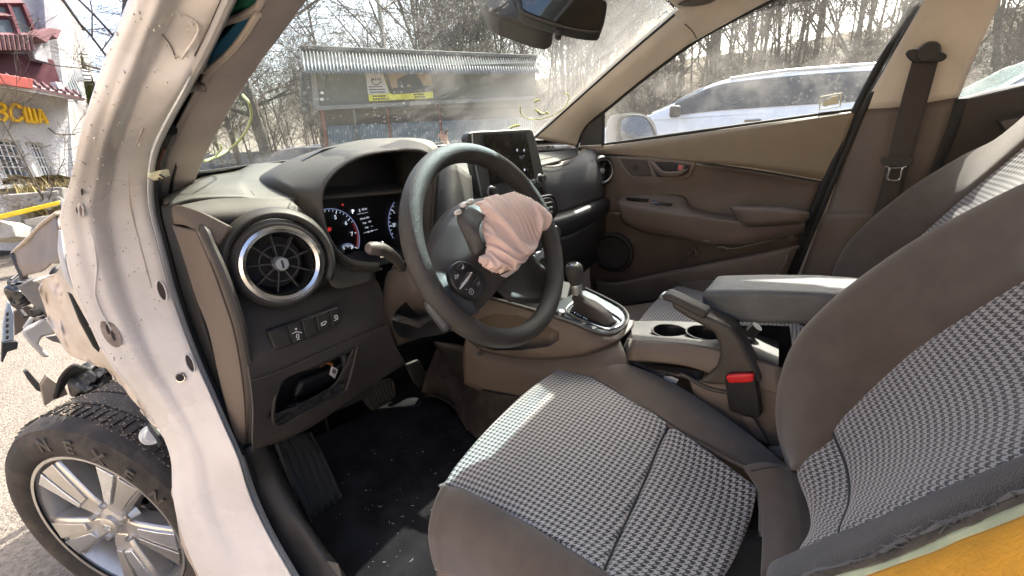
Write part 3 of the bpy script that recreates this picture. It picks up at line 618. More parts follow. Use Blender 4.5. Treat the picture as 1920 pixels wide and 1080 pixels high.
# ---- people walking past the shed
def person(loc, rz, label, S, jacket, hairc):
    e = empty('person', loc, label, 'person', 'people walking past the shed', rz)
    def skin(name, pts, edges, rad, mat, sub=2):
        me = bpy.data.meshes.new(name); me.from_pydata([tuple(V(p)*S) for p in pts], edges, []); me.update()
        o = link(name, me, mat, e, True); mod = o.modifiers.new('k', 'SKIN'); o.modifiers.new('u', 'SUBSURF').levels = sub; o.modifiers['u'].render_levels = sub
        if not me.skin_vertices: bpy.context.view_layer.objects.active = o; bpy.ops.mesh.customdata_skin_add()
        for i, r in enumerate(rad): me.skin_vertices[0].data[i].radius = (r[0]*S, r[1]*S) if isinstance(r, tuple) else (r*S, r*S)
        me.skin_vertices[0].data[0].use_root = True
        bake(o); o.data.materials.clear(); o.data.materials.append(mat); o.data.polygons.foreach_set('use_smooth', [True]*len(o.data.polygons)); return o
    sk = M('skin_tone', (.42, .24, .17), .6, bump=.05, var=.1)
    # +Y is forward; body skeleton with head, arms, legs mid-stride
    B = [(0, 0, .95), (0, .01, 1.15), (0, .0, 1.38), (0, .01, 1.49), (0, .035, 1.57), (0, .045, 1.66), (0, .03, 1.74), (-.19, 0, 1.40), (-.24, -.05, 1.14), (-.25, .06, .93), (-.25, .10, .86), (.19, 0, 1.40), (.24, .06, 1.14), (.25, .18, .95), (.25, .23, .89), (-.09, .02, .90), (-.10, .14, .50), (-.10, .10, .10), (-.10, .22, .04), (.09, -.02, .90), (.10, -.08, .50), (.10, -.28, .14), (.10, -.20, .05)]
    E_ = [(0, 1), (1, 2), (2, 3), (3, 4), (4, 5), (5, 6), (2, 7), (7, 8), (8, 9), (9, 10), (2, 11), (11, 12), (12, 13), (13, 14), (0, 15), (15, 16), (16, 17), (17, 18), (0, 19), (19, 20), (20, 21), (21, 22)]
    Rr = [(.15, .11), (.14, .10), (.15, .10), .055, (.06, .075), (.072, .09), (.05, .06), .06, .045, .035, .035, .06, .045, .035, .035, .09, .06, .045, .04, .09, .06, .045, .04]
    b = skin('body', B, E_, Rr, sk)
    skin('jacket', [B[i] for i in (0, 1, 2, 3, 7, 8, 9, 11, 12, 13)], [(0, 1), (1, 2), (2, 3), (2, 4), (4, 5), (5, 6), (2, 7), (7, 8), (8, 9)], [(.19, .14), (.18, .135), (.19, .13), .07, .085, .07, .055, .085, .07, .055], jacket)
    skin('trousers', [B[i] for i in (0, 15, 16, 17, 19, 20, 21)], [(0, 1), (1, 2), (2, 3), (0, 4), (4, 5), (5, 6)], [(.16, .125), .11, .08, .06, .11, .08, .06], M('dark_trousers', (.03, .03, .04), .9))
    hr = skin('hair', [(0, .01, 1.66), (0, .01, 1.73), (0, .03, 1.775), (0, -.03, 1.70)], [(0, 1), (1, 2), (1, 3)], [.062, (.08, .095), (.06, .08), .07], hairc)
    for sx in (-1, 1): lathe('ear', [(0, .008), (.02, .004), (.028, -.004)], V((sx*.078, .02, 1.655))*S, (sx, -.3, 0), sk, e, local=True, seg=10)
    tube('nose', [V((0, .125, 1.675))*S, V((0, .15, 1.645))*S, V((0, .125, 1.63))*S], [.008, .016, .012], sk, e, local=True)
p = U(834, 238, d=8.6); person(V((p.x, p.y, p.z-1.80)), R(35), 'short haired person in a dark olive jacket walking past the shed', 1.0, M('olive_jacket', (.05, .055, .045), .9), M('hair_dark', (.03, .022, .016), .7))
p = U(604, 262, d=13); person(V((p.x, p.y, p.z-1.80)), R(150), 'distant person whose head shows by the shed corner above the dark car', 1.0, M('black_jacket', (.02, .02, .022), .9), M('hair_dark', (.03, .022, .016), .7))

# ================================================================== THE CAR
car = empty('car', (0, -1.3, -.06), 'crash damaged white car seen through its open driver door, grey cloth interior', 'car')
m_paint = M('white_body_paint', (.77, .735, .705), .28, var=.05, vs_=5, bump=.04, bs=60, coat=.5, dust=.5, dcol=(.44, .39, .33), ds=6)
m_plas = M('dark_dash_plastic', (.045, .041, .039), .55, var=.2, vs_=9, bump=.30, bs=900, dust=.12, dcol=(.20, .17, .14), ds=7)
m_plasd = M('black_trim_plastic', (.020, .019, .019), .55, var=.2, bump=.25, bs=900, dust=.08)
m_brown = M('warm_grey_plastic', (.128, .102, .083), .55, var=.2, vs_=5, bump=.4, bs=700, dust=.15, dcol=(.20, .17, .14), ds=9)
m_head = M('pale_headliner_trim', (.62, .55, .46), .8, var=.08, vs_=10, bump=.2, bs=700)
m_headl = M('dusty_pillar_trim', (.66, .56, .50), .75, var=.12, vs_=10, bump=.2, bs=700)
m_fab = M('charcoal_seat_cloth', (.104, .083, .068), .92, var=.12, vs_=30, bump=.5, bs=1100, spec=.2, sheen=.35, dust=.15, dcol=(.22, .19, .16), ds=18)
m_hound = houndstooth('houndstooth_cloth', (.43, .41, .40), (.034, .034, .038), .0096)
m_carpet = M('black_carpet', (.012, .012, .014), 1, var=.4, vs_=40, bump=.8, bs=400, spec=.1, dust=.2, dcol=(.06, .055, .05), ds=9)
m_chrome = M('satin_chrome', (.62, .62, .61), .22, metal=1, bump=0, var=.05)
m_satin = M('satin_silver', (.42, .45, .47), .35, metal=.7, bump=.05)
m_gloss = M('gloss_black', (.008, .008, .009), .12, bump=0, spec=.6, dust=.05, dcol=(.2, .18, .15), ds=40)
m_rub = M('rubber_seal', (.016, .016, .016), .7, bump=.2)
m_mark = EM('backlit_white', (.75, .85, 1), .16)
m_white_ink = M('white_print', (.7, .7, .7), .5, bump=0)

# ---- door pillar: white jamb from the roof rail down to the sill
LE = [(268, -70, -.97), (240, 0, -.915), (208, 80, -.87), (178, 160, -.815), (155, 240, -.755), (141, 300, -.70), (128, 350, -.645), (112, 402, -.60), (119, 450, -.575), (127, 500, -.56), (140, 545, -.545), (168, 610, -.53), (205, 680, -.515), (250, 735, -.505), (296, 800, -.50), (320, 860, -.495), (324, 930, -.49), (340, 1000, -.49), (372, 1080, -.49), (410, 1160, -.49)]
RE = [(462, -70), (425, 0), (388, 80), (346, 160), (303, 240), (283, 290), (276, 345), (280, 395), (294, 450), (306, 495), (318, 540), (341, 610), (368, 680), (392, 735), (420, 800), (446, 860), (468, 930), (500, 1000), (545, 1080), (590, 1160)]
prof = [(0, -.012), (.04, -.004), (.12, .003), (.22, .006), (.32, .010), (.42, .004), (.52, -.006), (.64, -.004), (.80, 0), (.93, .002), (1, 0)]
rows = []
for i, ((a, b, y), (c, d)) in enumerate(zip(LE, RE)):
    L = U(a, b, y=y); Rr = U(c, d, x=-.735 if b < 0 else -.745 if b < 150 else -.76); r = []
    amp = 1 if b < 420 else max(.45, 1-(b-420)/500)
    for f, o in prof: p = L.lerp(Rr, f); r.append(p+(CAM-p).normalized()*o*amp)
    # the outer lip folds away from the viewer
    r.insert(0, r[0]+V((.010, .025, 0))); r.insert(0, r[0]+V((.03, .06, 0)))
    rows.append(r)
JG = grid(rows, 4, 5)
jamb = sheet('door_pillar', JG, m_paint, car, thick=.003, rough=.0025, rs=7)
# oval drain holes, bolt hole, hinge bosses
def jat(px, py, k=.985):   # a point on the jamb seen at px,py
    best = min((p for r in JG for p in r), key=lambda p: (lambda q: (q[0]-px)**2+(q[1]-py)**2)(pix(p))); s = (best-CAM).dot(fw); return U(px, py, d=s*k)
def pix(p):
    q = V(p)-CAM; z = q.dot(fw); return (960+F*q.dot(rt)/z, 540-F*q.dot(up)/z)
def dims(px, py, rx, ry, ang, name, mat, rim=None, k=.0012):
    bi = min(((i, j) for i in range(1, len(JG)-1) for j in range(9, len(JG[0])-1)), key=lambda q: (lambda w_: (w_[0]-px)**2+(w_[1]-py)**2)(pix(JG[q[0]][q[1]])))
    P0 = JG[bi[0]][bi[1]]; nn = (JG[bi[0]+1][bi[1]]-JG[bi[0]-1][bi[1]]).cross(JG[bi[0]][bi[1]+1]-JG[bi[0]][bi[1]-1]).normalized()
    if nn.dot(CAM-P0) < 0: nn = -nn
    nn = (nn+(CAM-P0).normalized()*.4).normalized(); P1 = P0+nn*(.002+k); ca, sa_ = math.cos(ang), math.sin(ang)
    ol = [U(px+rx*math.cos(t*.3927)*ca-ry*math.sin(t*.3927)*sa_, py+rx*math.cos(t*.3927)*sa_+ry*math.sin(t*.3927)*ca, pl=(P1, nn)) for t in range(16)]
    slab(name, ol, .008, mat, jamb, bevel=0)
    if rim: tube(name+'_rim', ol, .0012, rim, jamb, n=1, closed=True, sides=6)
m_hole = M('dark_hole', (.05, .04, .035), .8)
for q in ((303, 545, 8, 20, -.35), (356, 681, 7, 18, -.4)): dims(*q, 'drain_hole', m_hole, m_paint)
dims(338, 708, 9, 8, 0, 'bolt_hole', m_hole, m_chrome); dims(338, 708, 4, 4, 0, 'bolt_centre', m_rub, k=.002)
dims(152, 395, 4.5, 13, -.12, 'hinge_boss', M('boss_tan', (.35, .25, .2), .5), m_paint); dims(145, 395, 2.5, 5, 0, 'small_hole', m_hole); dims(154, 361, 2, 6, -.1, 'small_hole', m_hole)
dims(208, 625, 15, 30, -.55, 'scraped_plate', M('scraped_primer', (.33, .27, .23), .7, var=.4, vs_=60)); dims(202, 618, 3, 10, -.35, 'plate_slot', m_hole, k=.002); dims(212, 630, 3, 10, -.35, 'plate_slot', m_hole, k=.002)
# creases pressed into the panel
for pts in ([(137, 300), (160, 308), (172, 330), (172, 360)], [(150, 415), (172, 440), (182, 500), (180, 560), (212, 625)], [(330, 20), (372, 52), (340, 110)], [(190, 560), (230, 660), (300, 770)]):
    tube('pressed_crease', [jat(a, b, .999) for a, b in pts], .0011, m_paint, jamb, flat=.6)
# a bead of seam sealer
tube('sealer_bead', [jat(a-34, b, .9985) for a, b in RE[4:11]], .0012, M('sealer_cream', (.60, .55, .49), .6, var=.1, vs_=40), jamb, flat=.5)
for pts in ([(152, 270), (168, 262), (176, 268)], [(140, 330), (150, 334), (158, 340)], [(186, 168), (202, 176)], [(300, 60), (318, 82), (330, 110)]  ): tube('paint_scratch', [jat(a, b, .9985) for a, b in pts], .0006, M('scratch_brown', (.16, .12, .10), .8), jamb, sides=5)
# beads of water on the paint
rng = random.Random(3); bmv = bmesh.new(); cells = [(i, j) for i in range(6, 60) for j in range(8, 44)]
for _ in range(170):
    i, j = rng.choice(cells); p = JG[i][j].lerp(JG[i+1][j+1], rng.random()); r = rng.choice([.0005, .0006, .0007, .0009, .0013])
    mtx = Matrix.Translation(p+(CAM-p).normalized()*.0035*.3) @ Matrix.Diagonal((r, r, r*1.5, 1)); bmesh.ops.create_icosphere(bmv, subdivisions=1, radius=1, matrix=mtx)
me = bpy.data.meshes.new('water_drops'); bmv.to_mesh(me); bmv.free(); me.polygons.foreach_set('use_smooth', [True]*len(me.polygons))
md = M('water_bead', (.72, .66, .60), .05, bump=0, spec=.8); o = link('water_drops', me, md, car); o['kind'] = 'stuff'
# door opening seal and the inner flange
se = [U(a+5, b, x=-.752) for a, b in RE]; tube('opening_flange', se, .0045, M('flange_grey', (.42, .41, .40), .5), car)
tube('door_seal', [U(a+15, b+2, x=-.738) for a, b in RE[4:]], .009, m_rub, car)
# dark cavity between jamb and trim
TL = [(540, -70), (500, 0), (455, 62), (420, 108), (385, 155), (345, 225), (318, 280), (306, 320), (300, 352), (299, 384)]
TR = [(640, -70), (576, 0), (520, 75), (482, 125), (440, 190), (412, 240), (388, 285), (372, 322), (362, 350), (356, 378)]
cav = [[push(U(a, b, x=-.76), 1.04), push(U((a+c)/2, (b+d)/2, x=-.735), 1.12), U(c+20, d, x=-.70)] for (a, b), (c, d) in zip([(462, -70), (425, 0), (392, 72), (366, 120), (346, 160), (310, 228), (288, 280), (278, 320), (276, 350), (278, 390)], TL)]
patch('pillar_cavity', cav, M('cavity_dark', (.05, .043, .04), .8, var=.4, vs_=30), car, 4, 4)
tr = []
for (a, b), (c, d) in zip(TL, TR):
    A = U(a, b, x=-.712); B = U(c, d, x=-.655); r = [A+V((-.004, .03, -.01)), A]
    for f, o in ((.12, .008), (.4, .014), (.7, .012), (.92, .004)): p = A.lerp(B, f); r.append(p+(CAM-p).normalized()*o)
    r += [B, B+V((.012, .03, .006))]; tr.append(r)
patch('pillar_trim', tr, m_headl, car, 4, 5)
# burst curtain airbag above the door
ca = patch('curtain_airbag', [[U(418, -40, x=-.715), U(470, -40, x=-.705), U(520, -40, x=-.70)], [U(424, 2, x=-.715), U(456, 4, x=-.70), U(496, 2, x=-.70)], [U(400, 52, x=-.715), U(430, 56, x=-.705), U(462, 46, x=-.70)], [U(380, 100, x=-.715), U(400, 105, x=-.705), U(425, 92, x=-.70)], [U(350, 158, x=-.718), U(374, 166, x=-.71), U(392, 140, x=-.705)]], M('airbag_cloth_tan', (.30, .26, .23), .9, bump=.4, bs=900), car, 6, 6, rough=.006, rs=25, thick=.003)
pillow('green_fold', [U(a, b, x=-.722) for a, b in ((424, -6), (452, -10), (480, -6), (476, 14), (452, 24), (428, 33), (406, 46), (414, 24))], .006, M('airbag_green', (.03, .20, .12), .85, bump=.4, bs=900), ca, folds=.004)
pillow('blue_fold', [U(a, b, x=-.72) for a, b in ((478, 20), (470, 36), (452, 62), (426, 92), (404, 116), (391, 126), (391, 104), (404, 86), (430, 58), (450, 42))], .006, M('airbag_blue', (.03, .17, .30), .85, bump=.5, bs=1100), ca, folds=.002)
for pts in ([(492, -10), (484, 13), (450, 32), (416, 45), (398, 68), (386, 104), (378, 134)], [(484, 26), (458, 66), (430, 100), (402, 124), (388, 136)]):
    tube('seam', [U(a, b, x=-.726) for a, b in pts], .0035, M('seam_cream', (.48, .42, .36), .9), ca)
pillow('torn_cloth', [U(a, b, x=-.725) for a, b in ((346, 160), (362, 150), (376, 158), (378, 172), (366, 166), (352, 172))], .004, M('airbag_cloth_tan', (.3, .26, .23), .9), ca, folds=.006)
slab('foam_clip', [U(a, b, x=-.757) for a, b in ((267, 327), (298, 319), (301, 333), (287, 339))], .012, M('cream_foam', (.62, .62, .42), .8, bump=.5, bs=300), car)
for a, b in (((268, 328), (252, 333)), ((300, 328), (308, 333)), ((298, 334), (304, 342))): tube('clip_wire', [U(*a, x=-.757), U(*b, x=-.757)], .0012, m_rub, car, n=1)
for k in range(5): tube('wire', [U(292+k*4, 270+k*2, x=-.74), U(286+k*3, 295+k*3, x=-.74), U(292+k*2, 318, x=-.74)], .003, m_rub if k % 2 else M('wire_brown', (.10, .04, .03), .6), car)

# ---- wrecked front corner
m_crm = M('crumpled_paint', (.60, .52, .43), .4, var=.12, vs_=9, bump=.1, bs=40, coat=.2, dust=.5, dcol=(.30, .24, .18), ds=16)
m_bare = M('dirty_steel', (.22, .21, .20), .5, metal=.4, var=.4, vs_=14, dust=.5, dcol=(.20, .16, .12))
ap = [[U(70, 545, y=.12), U(88, 520, y=.05), U(112, 500, y=-.05), U(124, 500, y=-.2), U(136, 500, y=-.50)], [U(78, 575, y=.14), U(100, 560, y=.06), U(126, 545, y=-.1), U(140, 548, y=-.28), U(158, 548, y=-.49)], [U(92, 610, y=.14), U(118, 600, y=.05), U(150, 600, y=-.12), U(170, 612, y=-.32), U(190, 612, y=-.48)], [U(112, 640, y=.1), U(142, 640, y=.0), U(178, 650, y=-.16), U(206, 682, y=-.36), U(226, 682, y=-.47)], [U(150, 672, y=.05), U(176, 676, y=-.05), U(204, 690, y=-.2), U(250, 738, y=-.4), U(272, 738, y=-.46)], [U(180, 684, y=.0), U(208, 698, y=-.1), U(240, 738, y=-.3), U(292, 798, y=-.45), U(316, 800, y=-.46)]]
patch('wheel_apron', ap, m_crm, car, 10, 10, rough=.030, rs=14, seed=5, thick=.004)
slab('apron_slot', [U(a, b, y=-.50) for a, b in ((128, 548), (136, 552), (168, 610), (188, 654), (186, 662), (176, 652), (150, 604))], .01, M('slot_black', (.01, .012, .01), .6), car)
tube('fender_rail', [U(113, 432, y=-.40), U(116, 470, y=-.40), U(124, 510, y=-.40), U(137, 540, y=-.40)], [.004, .010, .010, .006], M('rail_grey', (.42, .44, .47), .35, bump=.05), car, flat=.5)
hd = [[U(109, 402, y=-.1), U(70, 432, y=.1), U(26, 474, y=.3)], [U(111, 425, y=-.12), U(80, 452, y=.06), U(33, 492, y=.28)], [U(112, 455, y=-.12), U(86, 478, y=.03), U(40, 508, y=.25)], [U(112, 490, y=-.12), U(88, 500, y=.02), U(46, 522, y=.25)]]
patch('bonnet_fold', hd, M('bonnet_underside', (.16, .13, .11), .5, var=.3, vs_=12, dust=.5), car, 8, 8, rough=.018, rs=10, seed=2)
tube('bonnet_edge', [U(111, 398, y=-.12), U(82, 420, y=.06), U(58, 445, y=.17), U(26, 473, y=.3)], [.008, .009, .009, .007], m_crm, car, flat=.5)
tube('bonnet_edge', [U(27, 475, y=.29), U(33, 492, y=.27), U(42, 512, y=.25), U(46, 524, y=.25)], .008, M('edge_dark', (.04, .04, .04), .6), car, flat=.5)
pillow('headlamp_shell', [U(a, b, y=.32) for a, b in ((12, 538), (30, 524), (56, 520), (76, 524), (70, 545), (60, 570), (36, 578), (18, 566))], .03, M('lamp_black', (.02, .022, .025), .3, var=.3), car, folds=.02, fs_=30)
slab('inner_bracket', [U(a, b, y=.24) for a, b in ((32, 538), (62, 522), (92, 518), (100, 550), (88, 555), (82, 570), (90, 590), (88, 598), (58, 568))], .008, m_bare, car)
slab('inner_bracket', [U(a, b, y=.18) for a, b in ((62, 528), (96, 516), (102, 548), (90, 553), (82, 535))], .02, M('bracket_pale', (.42, .37, .32), .5), car)
slab('bumper_strip', [U(a, b, y=.48) for a, b in ((15, 566), (21, 570), (27, 592), (26, 638), (4, 642), (6, 606))], .02, M('bumper_blue_grey', (.30, .36, .42), .45), car)
slab('bumper_strip', [U(a, b, y=.475) for a, b in ((4, 643), (25, 640), (34, 642), (33, 654), (14, 660), (5, 680), (3, 680))], .02, m_black, car)
for k in range(5): slab('strip_clip', [U(a, b, y=.46) for a, b in ((12, 586+k*11), (17, 585+k*11), (16, 592+k*11), (11, 593+k*11))], .01, m_black, car, bevel=.001)
slab('torn_board', [U(a, b, y=.4) for a, b in ((26, 585), (50, 574), (80, 578), (80, 600), (56, 612), (40, 622), (28, 630))], .012, M('brown_board', (.13, .10, .08), .8, var=.3), car)
slab('broken_bracket', [U(a, b, y=.3) for a, b in ((40, 624), (56, 612), (84, 598), (102, 608), (106, 626), (80, 632), (72, 646), (92, 664), (93, 671), (80, 671), (58, 648))], .02, M('bracket_white', (.45, .44, .42), .5, dust=.3), car, bevel=.006)
slab('broken_bracket', [U(a, b, y=.33) for a, b in ((42, 616), (56, 596), (70, 588), (62, 606), (48, 620))], .012, M('bracket_white', (.45, .44, .42), .5), car, bevel=.004)
slab('plastic_shard', [U(a, b, y=.2) for a, b in ((84, 632), (104, 628), (130, 632), (154, 650), (120, 646), (98, 640))], .008, M('shard_grey', (.14, .13, .12), .5), car)
pillow('wiring_lump', [U(a, b, y=.16) for a, b in ((118, 722), (126, 700), (150, 680), (178, 678), (205, 690), (214, 712), (170, 720), (135, 738))], .05, m_black, car, folds=.035, fs_=22)
for k in range(7): tube('loose_wire', [U(105+k*3, 745-k*6, y=.18), U(116+k*7, 708-k*3, y=.15), U(140+k*8, 686+k*2, y=.13), U(160+k*8, 700, y=.15)], .006, m_rub, car)
slab('cut_bracket', [U(a, b, y=.2) for a, b in ((44, 698), (52, 694), (62, 706), (76, 722), (78, 736), (68, 732), (52, 712))], .02, M('bracket_dark', (.05, .048, .045), .5), car)
slab('cut_bracket', [U(a, b, y=.18) for a, b in ((76, 724), (88, 704), (104, 716), (122, 722), (128, 740), (98, 752), (84, 762))], .02, M('bracket_tan', (.26, .21, .16), .6), car)
pillow('radiator_stub', [U(a, b, y=.5) for a, b in ((90, 520), (112, 505), (112, 600), (95, 600))], .02, m_black, car)
# tangle of broken clips and looms in the smashed corner
rg = random.Random(21)
for k in range(12):
    a, b, y = rg.uniform(14, 110), rg.uniform(515, 600), rg.uniform(.2, .45)
    tube('broken_loom', [U(a, b, y=y), U(a+rg.uniform(-22, 22), b+rg.uniform(-10, 22), y=y+rg.uniform(-.05, .05)), U(a+rg.uniform(-30, 30), b+rg.uniform(0, 40), y=y)], rg.uniform(.003, .008), m_black, car)
for k in range(9):
    a, b, y = rg.uniform(20, 95), rg.uniform(525, 600), rg.uniform(.2, .4)
    slab('plastic_shard', [U(a+dx, b+dy, y=y+rg.uniform(-.03, .03)) for dx, dy in ((0, 0), (rg.uniform(8, 18), rg.uniform(-8, 4)), (rg.uniform(14, 26), rg.uniform(4, 14)), (rg.uniform(2, 8), rg.uniform(8, 16)))], .006, rg.choice([m_black, m_bare, M('shard_grey', (.14, .13, .12), .5)]), car, bevel=.001)
# bent sheet below the pillar in front of the wheel
patch('torn_sill', [[U(324, 860, y=-.47), U(332, 858, y=-.5), U(345, 856, y=-.5)], [U(322, 905, y=-.44), U(336, 905, y=-.5), U(350, 900, y=-.5)], [U(328, 960, y=-.42), U(344, 960, y=-.49), U(365, 955, y=-.5)], [U(345, 1020, y=-.42), U(366, 1025, y=-.49), U(388, 1020, y=-.5)], [U(366, 1085, y=-.42), U(390, 1085, y=-.49), U(415, 1085, y=-.5)]], m_crm, car, 6, 6, rough=.016, rs=22)
lathe('loose_cap', [(0, .004), (.012, .005), (.014, .003), (.019, .003), (.021, -.003)], U(284, 815, y=-.34), (CAM-U(284, 815, y=-.34)), M('cap_white', (.62, .62, .60), .4, bump=0), car, seg=24)
tube('cap_stalk', [U(276, 792, y=-.32), U(296, 818, y=-.36), U(304, 836, y=-.38)], .006, m_rub, car)
# dark wheel housing
patch('wheel_housing', [[V((-.64, .42, .3)), V((-.62, .40, .62)), V((-.40, .40, .62)), V((-.40, .42, .2))], [V((-.64, 0, .78)), V((-.62, 0, .80)), V((-.40, 0, .82)), V((-.38, 0, .2))], [V((-.64, -.40, .45)), V((-.62, -.36, .55)), V((-.42, -.24, .6)), V((-.42, -.24, .25))]], m_black, car, 4, 6)

# ---- front wheel, steered to the left
ST = R(25); WN = V((-math.cos(ST), -math.sin(ST), 0)); WC = V((-.915, -.025, .272)); WR = V((0, 0, 1)).cross(WN).normalized()
wheel = lathe('wheel', [(.225, .012), (.232, .022), (.245, .030), (.268, .033), (.290, .028), (.300, .020), (.303, .020), (.313, .006), (.318, -.006), (.322, -.03), (.3235, -.05), (.3195, -.052), (.3195, -.058), (.3245, -.06), (.3255, -.10), (.3215, -.102), (.3215, -.108), (.3255, -.11), (.324, -.15), (.3195, -.152), (.3195, -.158), (.3225, -.16), (.318, -.195), (.305, -.212), (.28, -.225), (.235, -.215)], WC, WN, m_tyre, car, seg=96)
for k in range(84):     # sipes and shoulder blocks
    t = k*2*math.pi/84; e = WR*math.cos(t)+V((0, 0, 1))*math.sin(t); tg = WN.cross(e)
    if e.dot(CAM-WC) > -.3*.9: slab('tread_block', [WC+e*.3150+WN*.0035+tg*.0035, WC+e*.3150+WN*.0035-tg*.0080, WC+e*.3035+WN*.0180-tg*.0075, WC+e*.3035+WN*.0180+tg*.003], .004, m_tyre, wheel, bevel=.001, n=-e)
    if e.z > .2: box('tread_sipe', WC+e*.3235-WN*.028, (.0016, .04, .004), m_hole if False else M('sipe_dark', (.006, .006, .006), .9), wheel, rot=Matrix((tg, WN, e)).transposed(), bevel=0)
ltr = M('raised_letter', (.075, .065, .055), .6, bump=.1)
for k, ch in enumerate('NEXEN'):
    t = R(100-k*17.0); e = WR*math.cos(t)+V((0, 0, 1))*math.sin(t); tg = WN.cross(e)
    text('raised_letter', ch, WC+e*.268+WN*.0325, -tg if False else (WR*math.sin(t)-V((0, 0, 1))*math.cos(t)), e, .050, ltr, wheel, ext=.0015, bold=.0012)
rimm = M('alloy_silver', (.58, .56, .53), .30, metal=.75, bump=.03, var=.1, dust=.3, dcol=(.35, .28, .2), ds=25)
rimf = M('alloy_machined', (.72, .73, .75), .24, metal=.85, bump=.02, var=.08)
rimd = M('alloy_pocket', (.12, .11, .105), .5, metal=.3)
lathe('rim', [(.218, .020), (.226, .021), (.228, .012), (.222, .006), (.214, .010), (.208, -.01), (.196, -.05), (.19, -.10), (.19, -.14)], WC, WN, rimm, wheel, seg=72)
lathe('brake_disc', [(.02, -.075), (.14, -.072), (.14, -.085)], WC, WN, M('brake_steel', (.18, .16, .15), .5, metal=.6), wheel, seg=40)
def wp(r, t, h): return WC+(WR*math.cos(t)+V((0, 0, 1))*math.sin(t))*r+WN*h
for k in range(5):
    t0 = R(130+72*k)
    slab('spoke', [wp(.042, t0-R(38), .004), wp(.042, t0+R(38), .004), wp(.085, t0+R(24), .010), wp(.150, t0+R(20), .012), wp(.214, t0+R(19), .013), wp(.214, t0-R(19), .013), wp(.150, t0-R(20), .012), wp(.085, t0-R(24), .010)], .05, rimm, wheel, bevel=.008, n=-WN)
    for sgn in (-1, 1): slab('spoke_face', [wp(.088, t0+sgn*R(2.5), .0185), wp(.090, t0+sgn*R(17), .0150), wp(.150, t0+sgn*R(15.5), .0165), wp(.209, t0+sgn*R(16), .0175), wp(.209, t0+sgn*R(1.6), .0200), wp(.14, t0+sgn*R(1.8), .0200)], .008, rimf if sgn > 0 else rimm, wheel, bevel=.0015, n=-WN)
    lathe('lug_nut', [(0, .016), (.007, .016), (.009, .004)], wp(.057, t0+R(36), 0), WN, m_chrome, wheel, seg=6)
lathe('hub_cap', [(0, .020), (.020, .020), (.027, .017), (.029, .006), (.06, .0), (.07, -.02)], WC, WN, rimm, wheel, seg=36)
c = WC+WN*.0205; tube('emblem', [c+WR*.012*math.cos(t*.785)+V((0, 0, .008*math.sin(t*.785))) for t in range(8)], .0012, m_chrome, wheel, closed=True); tube('emblem', [c+WR*-.006+V((0, 0, -.005)), c+WR*-.003+V((0, 0, .004)), c+WR*.003+V((0, 0, -.004)), c+WR*.006+V((0, 0, .005))], .0012, m_chrome, wheel)
# grit stuck on the tread
bmv = bmesh.new(); rng = random.Random(8)
for _ in range(900):
    t = R(rng.uniform(20, 150)); hgt = -rng.random()**1.2*.19; p = wp(.326 if hgt > -.16 else .320, t, hgt); r = rng.uniform(.0008, .0022); bmesh.ops.create_icosphere(bmv, subdivisions=1, radius=r, matrix=Matrix.Translation(p) @ Matrix.Diagonal((1, 1.6, .6, 1)))
me = bpy.data.meshes.new('grit'); bmv.to_mesh(me); bmv.free(); o = link('grit', me, M('grit_tan', (.24, .19, .14), .9), wheel); o['kind'] = 'stuff'

# ---- shell of the cabin
m_skin = m_paint
roofr = [[V((x, y, z)) for x, y, z in r] for r in (((-.60, -.93, 1.405), (-.3, -.93, 1.46), (0, -.93, 1.48), (.3, -.93, 1.472), (.585, -.935, 1.437)), ((-.61, -1.3, 1.47), (-.3, -1.3, 1.51), (0, -1.3, 1.52), (.3, -1.3, 1.51), (.60, -1.3, 1.475)), ((-.61, -2.0, 1.48), (-.3, -2.0, 1.52), (0, -2.0, 1.53), (.3, -2.0, 1.52), (.61, -2.0, 1.48)), ((-.58, -2.8, 1.42), (-.3, -2.8, 1.46), (0, -2.8, 1.47), (.3, -2.8, 1.46), (.58, -2.8, 1.42)))]
patch('headliner', roofr, m_head, car, 5, 5, thick=.012, face=(0, -1.8, 1.0))
patch('roof_panel', [[p+V((p.x*.06, .02, .045)) for p in r] for r in roofr], m_skin, car, 5, 5, thick=.004, face=(0, -1.8, 5))
tube('roof_rail', [V((-.60, -.90, 1.40)), V((-.655, -1.2, 1.435)), V((-.67, -1.6, 1.44)), V((-.66, -2.3, 1.42)), V((-.62, -2.8, 1.38))], .05, m_skin, car)
patch('floor_pan', [[V((x, y, .30)) for x in (-.74, -.2, .2, .74)] for y in (-.05, -.8, -1.4, -2.7)], m_carpet, car, 2, 2, thick=.03, face=(0, -1, 3))
patch('firewall', [[V((x, -.24, .26)) for x in (-.76, 0, .76)], [V((x, -.16, .6)) for x in (-.76, 0, .76)], [V((x, -.30, 1.06)) for x in (-.66, 0, .66)]], m_carpet, car, 2, 2, thick=.02)
patch('door_skin', [[V((x, y, z)) for y in (-.35, -.9, -1.5, -2.2, -2.9)] for x, z in ((.80, .22), (.88, .45), (.90, .75), (.84, 1.0), (.78, 1.06))], m_skin, car, 3, 3, thick=.01, face=(3, -1, 1))
patch('rear_wall', [[V((x, -2.85, .3)) for x in (-.8, 0, .8)], [V((x, -2.9, 1.05)) for x in (-.75, 0, .75)]], m_plas, car, 2, 2, thick=.02)
patch('rear_door', [[V((x, y, z)) for y in (-1.62, -2.2, -2.85)] for x, z in ((-.80, .22), (-.88, .5), (-.88, .8), (-.78, 1.06))], m_skin, car, 3, 3, thick=.02, face=(-4, -2, 1))
tube('centre_pillar', [V((-.78, -1.66, .3)), V((-.79, -1.66, .9)), V((-.74, -1.68, 1.15)), V((-.66, -1.70, 1.43))], .05, m_skin, car)
